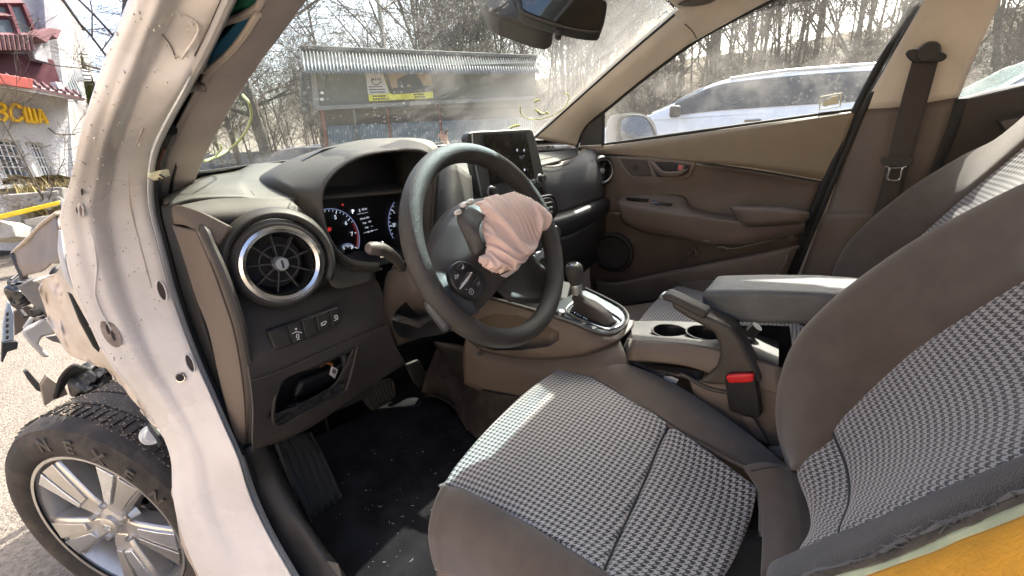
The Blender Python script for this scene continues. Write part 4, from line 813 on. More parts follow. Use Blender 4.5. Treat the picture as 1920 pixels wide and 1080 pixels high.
patch('rear_seat', [[V((x, y, z)) for x in (-.6, -.2, .2, .62)] for y, z in ((-1.95, .35), (-1.98, .55), (-2.3, .52), (-2.55, .6), (-2.75, 1.05), (-2.85, 1.08))], m_fab, car, 4, 4, thick=.02, face=(0, 0, 3))
patch('cowl', [[V((-.78, -.50, 1.10)), V((-.4, -.25, 1.085)), V((0, -.17, 1.075)), V((.4, -.25, 1.06)), V((.80, -.50, 1.045))], [V((-.78, -.12, 1.03)), V((-.4, -.06, 1.03)), V((0, .03, 1.03)), V((.4, -.02, 1.03)), V((.86, -.2, 1.0))]], m_black, car, 4, 4, thick=.01, face=(0, 0, 6))
top_ = JG[0][::4]; nn_ = len(top_)-1
patch('pillar_top', [top_, [top_[k].lerp(V((-.705, -1.30, 1.415)).lerp(V((-.625, -1.30, 1.425)), k/nn_), .5)+V((-.01, 0, .02)) for k in range(nn_+1)], [V((-.705, -1.30, 1.415)).lerp(V((-.625, -1.30, 1.425)), k/nn_) for k in range(nn_+1)]], m_paint, car, 3, 6, thick=.003)
# bonnet and right wing give the car its front
patch('bonnet', [[V((-.50, -.10, 1.03)), V((0, .02, 1.04)), V((.5, -.08, 1.03)), V((.80, -.35, 1.02))], [V((-.45, .25, .97)), V((0, .32, .99)), V((.5, .28, .98)), V((.84, .1, .96))], [V((-.35, .75, .82)), V((0, .82, .86)), V((.5, .82, .86)), V((.84, .6, .84))]], m_crm, car, 5, 5, thick=.01, rough=.02, rs=4, face=(0, 0, 6))
patch('front_panel', [[V((-.45, .78, .80)), V((0, .85, .84)), V((.5, .85, .84)), V((.84, .62, .82))], [V((-.5, .82, .5)), V((0, .92, .5)), V((.5, .92, .5)), V((.86, .7, .5))], [V((-.45, .75, .2)), V((0, .85, .2)), V((.5, .85, .2)), V((.84, .62, .2))]], m_black, car, 4, 4, thick=.02, face=(0, 6, 1))
patch('front_wing', [[V((.80, -.35, 1.02)), V((.90, -.35, .8)), V((.88, -.35, .3))], [V((.84, .1, .96)), V((.91, .1, .8)), V((.88, .1, .7))], [V((.84, .6, .84)), V((.90, .65, .7)), V((.86, .7, .3))]], m_skin, car, 4, 4, thick=.01, face=(5, 0, 1))
for sx, yy in ((.80, 0), (-.80, -2.6), (.80, -2.6)): lathe('wheel', [(0, .03), (.2, .03), (.225, .012), (.245, .03), (.29, .028), (.318, 0), (.325, -.06), (.325, -.14), (.30, -.2), (.1, -.2)], V((sx+(.06 if sx > 0 else -.06), yy, .27)), (1 if sx > 0 else -1, 0, 0), m_tyre, car, seg=40)

# ---- glass
base = [V(p) for p in ((-.71, -.50, 1.115), (-.4, -.27, 1.10), (0, -.19, 1.09), (.4, -.22, 1.075), (.77, -.43, 1.055))]
topr = [V(p) for p in ((-.63, -.92, 1.41), (-.3, -.925, 1.462), (0, -.925, 1.482), (.3, -.925, 1.475), (.665, -.89, 1.457))]
WS = grid([base, [b.lerp(t, .5)+V((0, .03, .02)) for b, t in zip(base, topr)], topr], 8, 8)
m_ws = glass('windscreen_glass', (.92, .96, .88), .028, 3.5, .50, .85, .26, spots=55, band=(1.432, 1.448, (.68, .90, .97)), haze=(.06, .55, .40))
ws = sheet('windscreen', WS, m_ws, car, thick=0)
def wsp(px, py, k=.994):     # a point on the inside of the windscreen
    best = min((p for r in WS for p in r), key=lambda p: (lambda q: (q[0]-px)**2+(q[1]-py)**2)(pix(p))); return U(px, py, d=(best-CAM).dot(fw)*k)
patch('windscreen_frit', [[b+V((0, -.012, .002)) for b in base], [b.lerp(t, .06)+V((0, -.008, .0)) for b, t in zip(base, topr)]], m_gloss, car, 6, 3, thick=.002)
m_cray = M('crayon_yellow', (.52, .54, .16), .7, bump=.2); m_wire = M('wire_green', (.46, .52, .24), .6, bump=.1)
tube('crayon_mark', [wsp(a, b) for a, b in ((975, 200), (978, 215), (997, 224), (1027, 220), (1056, 204), (1067, 181), (1058, 174))], .0016, m_cray, ws)
tube('crayon_mark', [wsp(a, b) for a, b in ((1004, 206), (1014, 211), (1027, 213), (1024, 209))], .003, m_cray, ws)
tube('crayon_mark', [wsp(a, b) for a, b in ((1002, 190), (1012, 187))], .003, m_cray, ws)
tube('crayon_mark', [wsp(a, b) for a, b in ((955, 240), (967, 236), (974, 235))], .004, m_cray, ws)
for q in ([(1232, 36), (1250, 20), (1244, 32), (1256, 26)], [(1236, 44), (1250, 38), (1262, 28), (1254, 42)], [(1246, 18), (1258, 22)]): tube('chalk_mark', [wsp(a, b) for a, b in q], .0014, M('chalk', (.75, .8, .8), .8), ws)
tube('loose_wire', [wsp(a, b, .97) for a, b in ((455, 178), (468, 196), (470, 225), (455, 255), (430, 280), (405, 294), (384, 302))], .0022, m_wire, ws)
tube('loose_wire', [wsp(a, b, .97) for a, b in ((405, 292), (415, 278), (412, 272))], .0018, m_wire, ws)
c0, c1 = wsp(446, 303, .985), wsp(398, 306, .985); text('sticker_text', 'ADVANTAGE', c0.lerp(c1, .5), c1-c0, (0, 0, 1), .014, M('sticker_black', (.02, .02, .02), .6, bump=0), ws)
m_sg = glass('door_glass', (.90, .94, .93), .045, 6, .48, .85, .24, spots=80)
WG = grid([[V((.735, -.50, 1.02)), V((.735, -1.0, 1.05)), V((.735, -1.5, 1.08))], [V((.70, -.62, 1.22)), V((.70, -1.05, 1.25)), V((.70, -1.5, 1.26))], [V((.63, -.80, 1.44)), V((.63, -1.1, 1.46)), V((.63, -1.52, 1.46))]], 4, 4)
dg_ = sheet('passenger_window', WG, m_sg, car, thick=0)
sheet('rear_door_window', grid([[V((.735, -1.60, 1.06)), V((.735, -2.6, 1.10))], [V((.64, -1.62, 1.45)), V((.64, -2.5, 1.44))]], 4, 4), m_sg, car, thick=0)
def gp_(px, py): return U(px, py, pl=((.728, -1.2, 1.08), (1, 0, .18)))
stk = M('sticker_cream', (.72, .70, .55), .6, bump=0)
q = [(1539, 182), (1577, 175), (1575, 199), (1537, 206)]; sk_ = tube('window_sticker', [gp_(*q[0]).lerp(gp_(*q[1]), .06), gp_(*q[0]).lerp(gp_(*q[1]), .94), gp_(*q[1]).lerp(gp_(*q[2]), .1), gp_(*q[1]).lerp(gp_(*q[2]), .9), gp_(*q[2]).lerp(gp_(*q[3]), .06), gp_(*q[2]).lerp(gp_(*q[3]), .94), gp_(*q[3]).lerp(gp_(*q[0]), .1), gp_(*q[3]).lerp(gp_(*q[0]), .9)], .0016, stk, dg_, closed=True, n=3)
slab('sticker_car', [gp_(a, b) for a, b in ((1543, 192), (1549, 186), (1556, 185), (1559, 181), (1571, 179), (1572, 194), (1566, 196), (1560, 197), (1546, 200), (1541, 198))], .001, stk, dg_, bevel=0)

# ---- right hand windscreen pillar, roof edge, quarter panel
PL_ = [(1004, 259), (1050, 218), (1119, 156), (1190, 93), (1264, 30), (1320, -20), (1400, -90)]
PR_ = [(1080, 275), (1098, 236), (1145, 197), (1200, 152), (1290, 84), (1365, 40), (1470, -14)]
PX = [(.60, .70), (.60, .70), (.60, .69), (.58, .67), (.565, .65), (.56, .64), (.55, .63)]
rows = []
for (a, b), (c, d), (x0, x1) in zip(PL_, PR_, PX):
    A = U(a, b, x=x0); B = U(c, d, x=x1); r = [A+V((.01, .035, 0)), A]
    for f, o in ((.1, .006), (.35, .016), (.65, .016), (.9, .006)): p = A.lerp(B, f); r.append(p+(CAM-p).normalized()*o)
    r += [B, B+V((.02, .01, 0))]; rows.append(r)
patch('pillar_trim', rows, m_head, car, 4, 5)
tube('window_seal', [U(c+1, d+2, x=x1+.005) for (c, d), (x0, x1) in zip(PR_, PX)], .006, m_rub, car)
tube('windscreen_seal', [U(a-1, b-1, x=x0) for (a, b), (x0, x1) in zip(PL_, PX)], .004, m_rub, car)
tube('trim_joint', [U(1284, 45, x=.55), U(1298, 58, x=.585), U(1306, 72, x=.64)], .0016, M('joint_dark', (.08, .07, .06), .9), car)
patch('roof_side_trim', [[U(1264, 24, x=.55), U(1290, 84, x=.645)], [U(1330, -30, x=.54), U(1440, 2, x=.63)], [U(1420, -110, x=.52), U(1640, -90, x=.62)]], m_head, car, 4, 4)
pillow('sun_visor_clip', [U(a, b, x=.50) for a, b in ((1270, 8), (1300, -4), (1345, -6), (1330, 6), (1296, 12))], .01, M('visor_dark', (.12, .10, .09), .8), car)
slab('quarter_panel', [U(a, b, x=.70) for a, b in ((1086, 273), (1092, 250), (1104, 234), (1133, 206), (1132, 271))], .01, m_plasd, car)
tube('quarter_seal', [U(1132, 204, x=.70), U(1131, 240, x=.70), U(1130, 273, x=.70)], .006, m_rub, car)
# outside mirror of the passenger side
pm = pillow('door_mirror', [U(a, b, d=1.95) for a, b in ((1140, 225), (1165, 213), (1200, 212), (1222, 224), (1231, 245), (1231, 268), (1180, 285), (1140, 285))], -.11, m_white if False else M('mirror_shell', (.34, .34, .34), .3, bump=0, coat=.5), car, n=fw*-1, depth=.01)
slab('mirror_housing', [U(a, b, d=1.93) for a, b in ((1160, 272), (1158, 235), (1166, 218), (1195, 214), (1215, 222), (1228, 244), (1229, 270), (1172, 284))], .012, m_black, car, round_=4)
slab('mirror_glass', [U(a, b, d=1.915) for a, b in ((1168, 272), (1164, 236), (1171, 222), (1194, 217), (1212, 225), (1222, 246), (1223, 268), (1176, 280))], .004, M('mirror_silver', (.20, .20, .195), .12, metal=1, bump=0, var=0), car, round_=4, bevel=0)

# ---- rear view mirror
mc = U(1050, 30, x=0.0); MP = (mc, (fw*-1+V((0, -.15, 0))))
def mq(px, py, o=0): return U(px, py-9, pl=(mc+fw*o, -fw))
rv = slab('rear_view_mirror', [mq(a, b) for a, b in ((964, -20), (970, 16), (980, 36), (1060, 62), (1116, 71), (1130, 62), (1139, 20), (1134, 6), (1110, -2), (1040, -24))], .035, M('mirror_case', (.035, .033, .032), .45, bump=.1), car, bevel=.008, round_=3, seg=3)
slab('mirror_glass', [mq(a, b, -.003) for a, b in ((974, -14), (980, 14), (988, 30), (1062, 56), (1112, 64), (1124, 56), (1132, 20), (1126, 10), (1104, 4), (1038, -18))], .003, M('mirror_dim', (.16, .155, .15), .05, metal=1, bump=0, var=0), rv, bevel=0, round_=3)
slab('dip_tab', [mq(a, b, .004) for a, b in ((1042, 62), (1056, 64), (1053, 76), (1046, 77), (1041, 72))], .02, m_plasd, rv, bevel=.003)
slab('mirror_console', [mq(a, b, .06) for a, b in ((880, -60), (905, 10), (912, 26), (922, 34), (1000, 62), (1026, 67), (1042, 60), (1030, -40), (960, -80))], .09, M('console_grey', (.07, .065, .06), .6), car, bevel=.01, seg=3)
slab('console_face', [mq(a, b, .055) for a, b in ((908, 8), (945, -20), (948, 16), (922, 30))], .01, M('console_face', (.13, .12, .11), .6), car, bevel=.003)

# ================================================================== dashboard
dash = patch('dashboard', [[U(340, 384, y=-.655), U(400, 373, y=-.652), U(470, 371, y=-.652), U(549, 375, y=-.652)], [U(382, 412, y=-.668), U(440, 408, y=-.668), U(510, 406, y=-.668), U(568, 402, y=-.668)], [U(402, 455, y=-.655), U(470, 440, y=-.655), U(540, 440, y=-.655), U(600, 445, y=-.655)], [U(428, 530, y=-.645), U(500, 530, y=-.645), U(580, 530, y=-.645), U(640, 510, y=-.645)], [U(448, 605, y=-.675), U(520, 585, y=-.672), U(610, 555, y=-.668), U(704, 523, y=-.66)], [U(466, 690, y=-.695), U(540, 664, y=-.695), U(640, 624, y=-.69), U(726, 590, y=-.68)], [U(475, 765, y=-.675), U(560, 732, y=-.675), U(656, 684, y=-.67), U(738, 640, y=-.65)], [U(474, 836, y=-.625), U(576, 796, y=-.625), U(672, 732, y=-.61), U(758, 676, y=-.58)], [U(480, 846, y=-.56), U(580, 803, y=-.56), U(674, 738, y=-.54), U(760, 682, y=-.52)]], m_plas, car, 8, 6, thick=.006)
POCK = [(529, 712), (600, 683), (664, 652), (668, 660), (652, 722), (640, 738), (580, 770), (516, 796)]
cut(dash, [U(a, b, y=-.69) for a, b in POCK], V((0, 1, 0)), .08, .12); dash.data.polygons.foreach_set('use_smooth', [True]*len(dash.data.polygons)); dash.data.set_sharp_from_angle(angle=R(35))
tube('pocket_rim', [U(a, b, y=-.682 if b < 720 else -.665) for a, b in POCK], .0035, m_plasd, dash, closed=True)
pk = [[U(a, b, y=-.66), U(a*.985+9, b*.985+6, y=-.585)] for a, b in POCK]
slab('pocket_back', [U(a, b, y=-.575) for a, b in ((500, 690), (700, 610), (700, 740), (500, 830))], .004, M('pocket_black', (.012, .012, .012), .5), dash, bevel=0)
patch('pocket_floor', [[U(522, 780, y=-.655), U(580, 760, y=-.655), U(645, 722, y=-.655)], [U(548, 752, y=-.60), U(600, 733, y=-.60), U(650, 700, y=-.60)]], M('pocket_floor', (.03, .03, .031), .25, var=.5, vs_=60, dust=.3), dash, 4, 3, rough=.002, rs=60)
patch('pocket_liner', [[U(560, 716, y=-.60), U(600, 700, y=-.60), U(640, 684, y=-.60)], [U(553, 750, y=-.60), U(600, 730, y=-.60), U(650, 704, y=-.60)]], M('pocket_liner', (.02, .02, .021), .45), dash, 3, 3, thick=.01)
for q in (((520, 792), (540, 776), (548, 782), (536, 790)), ((560, 768), (584, 752), (590, 760), (572, 770)), ((600, 748), (618, 734), (622, 744)), ((628, 730), (646, 716), (644, 728)), ((640, 668), (652, 662), (650, 690), (644, 684))): slab('broken_edge', [U(a, b, y=-.668) for a, b in q], .006, M('broken_black', (.02, .02, .02), .25), dash, bevel=0)
slab('paper_tag', [U(a, b, y=-.625) for a, b in ((622, 686), (634, 693), (628, 710), (618, 702))], .001, M('paper_white', (.7, .7, .68), .8), dash, bevel=0)
slab('tag_print', [U(a, b, y=-.6255) for a, b in ((625, 691), (631, 695), (628, 702), (622, 698))], .0004, M('tag_ink', (.12, .12, .12), .8), dash, bevel=0)
tube('orange_wire', [U(600, 686, y=-.61), U(612, 680, y=-.61), U(624, 684, y=-.61)], .003, M('wire_orange', (.4, .13, .03), .6), dash)
tube('panel_joint', [U(474, 714, y=-.698), U(540, 690, y=-.698), U(640, 645, y=-.694), U(728, 606, y=-.68)], .0014, m_hole, dash)
tube('panel_joint', [U(664, 652, y=-.69), U(700, 620, y=-.69), U(722, 596, y=-.684)], .0008, m_hole, dash)
# switch bank
sb = slab('switch_bank', [U(a, b, y=-.70) for a, b in ((502, 622), (560, 602), (634, 575), (641, 580), (643, 604), (590, 632), (522, 657), (514, 654))], .012, m_plasd, dash, bevel=.002, n=(0, 1, 0))
for k, q in enumerate((((504, 625), (538, 612), (547, 646), (518, 654)), ((541, 611), (563, 603), (571, 636), (550, 645)), ((567, 602), (589, 594), (596, 625), (575, 634)), ((593, 592), (615, 584), (622, 613), (600, 623)), ((618, 583), (635, 577), (640, 603), (626, 611)))):
    slab('switch', [U(a, b, y=-.7025) for a, b in q], .006, m_plasd, sb, bevel=.0015, n=(0, 1, 0))
def glyph(pts, y, r=.0007, par=None, mat=None): tube('switch_symbol', [U(a, b, y=y) for a, b in pts], r, mat or m_white_ink, par or sb, n=3, sides=5)
for g_ in ([(548, 626), (556, 622), (566, 624)], [(557, 626), (556, 632), (560, 633), (560, 626)], [(553, 617), (557, 616)], [(555, 615), (555.5, 619)], [(557, 637), (562, 635)], [(602, 607), (606, 604), (611, 602), (611, 606), (605, 609), (602, 607)], [(602, 611), (607, 609), (610, 609)], [(627, 593), (631, 591), (633, 595), (629, 597), (627, 593)], [(627, 601), (634, 598)]): glyph(g_, -.7035)
# top of the dash in front of the windscreen
patch('dash_top', [[V((-.72, -.48, 1.09)), U(374, 330, y=-.44), U(440, 318, y=-.38), U(520, 305, y=-.36), V((-.05, -.26, 1.06)), V((.35, -.30, 1.05)), V((.66, -.52, 1.045))], [U(310, 372, y=-.60), U(360, 356, y=-.58), U(440, 345, y=-.56), U(520, 340, y=-.53), V((-.05, -.50, 1.05)), V((.35, -.50, 1.045)), U(1084, 279, x=.66)], [U(318, 381, y=-.652), U(364, 370, y=-.65), U(450, 368.5, y=-.65), U(549, 373, y=-.65), V((-.12, -.64, 1.035)), U(1010, 310, y=-.655), U(1084, 292, x=.58)]], M('dash_top_plastic', (.060, .060, .056), .6, var=.15, bump=.3, bs=900, dust=.25, dcol=(.22, .21, .17), ds=7), car, 6, 6, thick=.006)
vt = patch('demister_vent', [[U(395, 362, y=-.60), U(430, 357, y=-.595), U(470, 358, y=-.595), U(486, 362, y=-.60)], [U(385, 366, y=-.618), U(430, 364, y=-.615), U(470, 363.5, y=-.612), U(488, 364, y=-.61)]], m_hole, car, 4, 2, thick=.001)
for k in range(6): tube('demister_slat', [U(400+k*14, 357.5, y=-.59), U(406+k*14, 366.5, y=-.622)], .0015, m_plasd, vt, n=1)
# side end cap facing the door
ecl = [(322, 421), (332, 448), (349, 500), (368, 560), (391, 620), (409, 700), (426, 770), (444, 828)]
ecr = [(378, 431), (392, 462), (413, 509), (432, 560), (450, 620), (464, 700), (468, 770), (464, 834)]
rows = []
for (a, b), (c, d) in zip(ecl, ecr):
    A = U(a, b, x=-.742); B = U(c, d, x=-.726); rows.append([A+V((.02, .02, 0)), A, A.lerp(B, .35)+V((-.004, -.004, 0)), A.lerp(B, .75)+V((-.004, -.004, 0)), B, B+V((.01, .012, 0))])
ec = patch('dash_end_cap', rows, m_brown, car, 4, 5)
tube('end_cap_lip', [U(c+5, d, x=-.722) for c, d in [(330, 416), (362, 416)]+ecr], [.004, .006]+[.0065]*8, m_plas, ec)
tube('end_cap_groove', [U(a+(c-a)*.80, b+(d-b)*.8, x=-.7335) for (a, b), (c, d) in zip(ecl, ecr)], .0014, m_hole, ec)
patch('corner_wedge', [[U(322, 384, y=-.65), U(345, 386, y=-.662), U(385, 400, y=-.678), U(436, 426, y=-.69)], [U(322, 402, y=-.652), U(345, 408, y=-.665), U(385, 425, y=-.68), U(428, 436, y=-.69)], [U(326, 420, y=-.65), U(350, 424, y=-.664), U(380, 440, y=-.678), U(409, 463, y=-.685)]], m_brown, dash, 5, 5)
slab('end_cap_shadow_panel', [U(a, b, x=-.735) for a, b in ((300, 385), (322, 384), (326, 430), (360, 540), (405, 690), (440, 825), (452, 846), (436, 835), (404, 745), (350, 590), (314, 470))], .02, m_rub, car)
# round air vent
vc = U(528, 495, y=-.705); vn = (V((-.22, -1, .12))).normalized(); s = (vc-CAM).dot(fw)/F
vent = lathe('air_vent', [(.066, -.06), (.0735, -.02), (.072, -.004), (.066, .004), (.0625, .003)], vc, vn, m_plas, dash, seg=56)
lathe('vent_ring', [(.0635, .000), (.062, .007), (.057, .009), (.052, .006), (.0505, -.004), (.0500, -.010)], vc, vn, m_chrome, vent, seg=64)
lathe('vent_throat', [(.0505, -.004), (.048, -.02), (.044, -.05), (0, -.05)], vc, vn, M('throat_black', (.008, .008, .008), .6), vent, seg=40)
va, vb, _ = axes(vn)
for k in range(9):
    t = R(12+40*k); e = va*math.cos(t)+vb*math.sin(t); tg = vn.cross(e)
    slab('vent_vane', [vc-vn*.012+e*.008-tg*.0012, vc-vn*.012+e*.008+tg*.0012, vc-vn*.010+e*.048+tg*.0010, vc-vn*.010+e*.048-tg*.0010], .016, m_plas, vent, bevel=.0004, n=-vn)
tube('vent_hoop', [vc-vn*.014+(va*math.cos(t*.524)+vb*math.sin(t*.524))*.030 for t in range(12)], .0012, m_plas, vent, closed=True)
lathe('vent_knob', [(0, .006), (.0095, .006), (.0115, .003), (.012, -.02)], vc, vn, m_satin, vent, seg=28); box('knob_grip', vc+vn*.0075, (.003, .013, .003), m_plasd, vent, rot=Matrix((va, vb, vn)).transposed(), bevel=.0005)
hc = [vc+(va*math.cos(R(t))*1.0+vb*math.sin(R(t))*1.0)*.092-vn*.014 for t in (200, 172, 145, 118, 92, 66, 40, 14, -12, -34)]
ho = [vc+(va*math.cos(R(t))+vb*math.sin(R(t)))*.074-vn*.002 for t in (200, 172, 145, 118, 92, 66, 40, 14, -12, -34)]
patch('vent_cowl', [hc, [a.lerp(b, .5)+vn*.010 for a, b in zip(hc, ho)], ho], m_plasd, dash, 4, 4)
# knitted accent band between vent and instruments
bt = [(547, 378), (575, 402), (603, 440), (626, 478), (656, 500), (704, 505)]; bb_ = [(540, 392), (566, 420), (590, 460), (612, 505), (632, 540), (704, 524)]
patch('accent_band', [[U(a, b, y=-.672) for a, b in bt], [U(a, b, y=-.684) for a, b in bb_]], M('knit_plastic', (.085, .083, .075), .55, bump=.8, bs=420, bdist=.003), dash, 5, 3)

# ---- instrument binnacle
O_ = [(712, 508, -.69), (660, 502, -.685), (624, 477, -.67), (596, 434, -.66), (566, 392, -.645), (534, 358, -.62), (499, 333, -.55), (534, 304, -.525), (595, 281, -.535), (667, 264, -.555), (720, 260, -.57), (768, 259, -.59), (804, 265, -.61), (824, 286, -.63), (846, 325, -.65), (880, 400, -.66), (870, 450, -.67)]
I_ = [(710, 496, -.70), (664, 491, -.70), (634, 472, -.698), (612, 435, -.694), (602, 385, -.69), (604, 358, -.69), (616, 335, -.69), (640, 312, -.692), (680, 292, -.70), (728, 283, -.708), (772, 281, -.712), (798, 287, -.715), (812, 308, -.715), (816, 350, -.715), (812, 400, -.715), (812, 440, -.712), (800, 480, -.705)]
Oo = [U(a, b, y=y) for a, b, y in O_]; Ii = [U(a, b, y=y) for a, b, y in I_]
bin_ = patch('instrument_hood', [[p+V((0, .14, -.035)) for p in Oo], Oo, [a.lerp(b, .45)+(CAM-a).normalized()*.012 for a, b in zip(Oo, Ii)], [a.lerp(b, .9)+(CAM-a).normalized()*.006 for a, b in zip(Oo, Ii)], Ii, [p+V((0, .010, 0)) for p in Ii]], M('hood_plastic', (.050, .047, .043), .6, var=.15, bump=.3, bs=900, dust=.25, dcol=(.2, .18, .15), ds=8), dash, 4, 5, thick=.004)
tube('hood_rim', Ii, .0035, m_plas, bin_)
Fb = [p+V((0, .13, .01)) for p in Ii]
patch('binnacle_tunnel', [[p+V((0, .008, 0)) for p in Ii], Fb], m_plasd, dash, 4, 3, thick=.002)
slab('binnacle_lower', [Ii[0], U(722, 494, y=-.70), U(790, 470, y=-.70), Ii[-1], Fb[-1], Fb[0]], .004, m_plasd, dash, bevel=0, n=(0, 0, -1))
icx = sum((q.x for q in Ii))/len(Ii); icz = sum((q.z for q in Ii))/len(Ii)
clu = slab('instrument_panel', [V((icx+(q.x-icx)*1.12, -.583, icz+(q.z-icz)*1.16)) for q in Ii], .01, M('dial_black', (.006, .006, .008), .35, bump=0), dash, bevel=0, n=(0, 1, 0))
def cq(px, py, y=-.586): return U(px, py, y=y)
def gauge(c, r, a0, a1, labels, needle, redf=None):
    cx = cq(*c); X = V((1, 0, 0)); Z = V((0, 0.0, 1))
    P = lambda t, q: cx+X*math.cos(R(t))*q+Z*math.sin(R(t))*q+V((0, -.002, 0))
    tube('dial_ring', [P(a0+(a1-a0)*k/24, r) for k in range(25)], .0009, EM('ring_blue', (.35, .42, .75), .10), clu, n=1, sides=5)
    n = (len(labels)-1)*4
    for k in range(n+1):
        t = a0+(a1-a0)*k/n; L = .0075 if k % 4 == 0 else .0035; tube('dial_tick', [P(t, r-.002), P(t, r-.002-L)], .0006 if k % 4 else .0009, m_mark, clu, n=1, sides=4)
    for k, s in enumerate(labels): t = a0+(a1-a0)*k/(len(labels)-1); text('dial_number', s, P(t, r-.0165), X, Z, .0115, m_mark, clu, ext=.0001, bold=.0003)
    t = needle; tube('dial_needle', [P(t, .012), P(t, r-.018)], .0009, EM('needle_white', (1, 1, 1), .5), clu, n=1, sides=5); lathe('dial_hub', [(0, .004), (.010, .004), (.012, 0)], P(0, 0), (0, -1, 0), m_gloss, clu, seg=20)
    if redf: tube('dial_redzone', [P(a0+(a1-a0)*f, r-.004) for f in redf], .0022, EM('red_zone', (.6, .05, .05), .04), clu, n=3, sides=5)
gauge((621, 452), .066, 225, -28, ['0', '1', '2', '3', '4', '5', '6', '7', '8'], 205, (.8, .87, .93, 1.0))
gauge((768, 414), .064, 215, -35, ['0', '20', '40', '60', '80', '100', '120', '140'], 218)
gauge((651, 474), .020, 120, 30, ['', '', ''], 122)
text('gear_letter', 'P', cq(662, 397), (1, 0, 0), (0, 0, 1), .012, EM('disp_white', (.8, .85, 1), .5), clu)
for s_, a, b, z in (('▮ 47mi', 680, 393, .006), ('Drive Info', 684, 409, .005), ('Trip    0.0', 688, 417, .0048), ('Avg    --.-', 692, 425, .0048), ('20 . 40', 694, 434, .0045)): text('display_text', s_, cq(a, b), (1, 0, 0), (0, 0, 1), z*1.15, EM('disp_grey', (.6, .65, .75), .16), clu)
for a, b, rr in ((617, 430, .0045), (642, 384, .0025)): lathe('warning_lamp', [(0, .001), (rr, .001)], cq(a, b, -.588), (0, -1, 0), EM('warn_red', (.8, .05, .05), .12), clu, seg=12)
tube('display_line', [cq(670, 402), cq(690, 398)], .0004, EM('disp_grey', (.6, .65, .75), .16), clu, n=1); tube('display_line', [cq(682, 437), cq(708, 430)], .0004, EM('disp_grey', (.6, .65, .75), .16), clu, n=1)

# ---- steering column, stalk
patch('column_shroud', [[U(722, 520, y=-.70), U(735, 505, y=-.74), U(790, 500, y=-.80), U(830, 510, y=-.82)], [U(718, 560, y=-.69), U(738, 545, y=-.74), U(790, 550, y=-.80), U(835, 560, y=-.80)], [U(724, 600, y=-.67), U(752, 590, y=-.72), U(800, 590, y=-.77), U(850, 600, y=-.75)], [U(742, 650, y=-.62), U(770, 640, y=-.66), U(820, 625, y=-.68), U(860, 620, y=-.66)]], M('column_brown', (.050, .040, .034), .6, bump=.3, bs=900, dust=.15), dash, 5, 5)
patch('column_cover', [[U(820, 325, y=-.70), U(850, 308, y=-.71), U(884, 330, y=-.71)], [U(815, 380, y=-.73), U(850, 372, y=-.76), U(888, 380, y=-.74)], [U(812, 440, y=-.75), U(848, 432, y=-.79), U(890, 430, y=-.77)], [U(806, 490, y=-.74), U(845, 485, y=-.79), U(890, 480, y=-.77)]], m_plasd, dash, 5, 5, thick=.01)
pillow('column_opening', [U(a, b, y=-.762) for a, b in ((736, 612), (742, 585), (762, 566), (786, 556), (806, 580), (838, 600), (842, 622), (800, 632), (756, 634))], -.03, M('opening_black', (.012, .011, .011), .7), dash, n=(-.2, -1, .2), depth=.002)
slab('tilt_lever', [U(a, b, y=-.79) for a, b in ((742, 598), (756, 593), (784, 602), (814, 588), (817, 594), (786, 616), (776, 611), (744, 603))], .02, m_plas, dash, bevel=.003)
sp_ = [U(752, 503, y=-.765), U(744, 488, y=-.78), U(730, 476, y=-.79), U(715, 468, y=-.797), U(700, 466, y=-.80)]
stl = tube('indicator_stalk', sp_, [.009, .0095, .0110, .0120, .011], m_plas, dash, sides=14, n=5)
e0 = U(703, 466, y=-.80); lathe('stalk_end', [(0, .016), (.008, .015), (.0112, .009), (.0117, -.004), (.010, -.01)], e0, (U(676, 466, y=-.803)-e0).normalized(), M('stalk_knob', (.10, .085, .08), .5, bump=.2, bs=600), stl, seg=24)
tube('stalk_ring', [U(716, 468, y=-.797)+(rt*math.cos(t*.524)*.004+up*math.sin(t*.524)*.0135) for t in range(12)], .0012, m_satin, stl, closed=True)
tube('stalk_boot', [U(760, 508, y=-.75)+(rt*math.cos(t*.524)*.024+up*math.sin(t*.524)*.018) for t in range(12)], .004, m_rub, stl, closed=True)

# ---- steering wheel
SWC = V((-.37, -.9316, .9742)); TI = R(23.7); sn = V((0, -math.cos(TI), math.sin(TI))); sa = V((1, 0, 0)); sb2 = V((0, math.sin(TI), math.cos(TI)))
def wq(px, py, o=0): return U(px, py, pl=(SWC+sn*o, sn))
m_leath = M('wheel_leatherette', (.040, .037, .034), .5, var=.12, vs_=20, bump=.55, bs=620, bdist=.003, dust=.10, dcol=(.25, .24, .18), ds=12)
rimpts = [SWC+sa*math.cos(t*2*math.pi/32)*.1700+sb2*math.sin(t*2*math.pi/32)*.1700 for t in range(32)]
stw = tube('steering_wheel', rimpts, .0172, m_leath, car, n=4, sides=20, closed=True, flat=1.12)
def polar(r, deg, o): return SWC+sa*math.cos(R(deg))*r+sb2*math.sin(R(deg))*r+sn*o
ROT = -0.0
hub = pillow('hub_pad', [wq(a, b, -.028) for a, b in ((822, 440), (834, 412), (856, 385), (884, 374), (940, 372), (985, 400), (992, 450), (970, 505), (936, 540), (905, 575), (872, 592), (850, 575), (836, 545), (808, 515))], .05, m_plas, stw, n=sn, depth=.03, power=4)
patch('wheel_spoke', [[wq(812, 505, -.03), wq(840, 482, -.02), wq(880, 500, .005)], [wq(800, 545, -.01), wq(838, 530, 0), wq(880, 540, .01)], [wq(806, 575, -.002), wq(850, 568, .004), wq(890, 575, .008)], [wq(838, 620, 0), wq(868, 598, .004), wq(900, 585, 0)]], M('spoke_grey', (.055, .06, .064), .45, bump=.15, bs=900, dust=.15), stw, 5, 5, thick=.015)
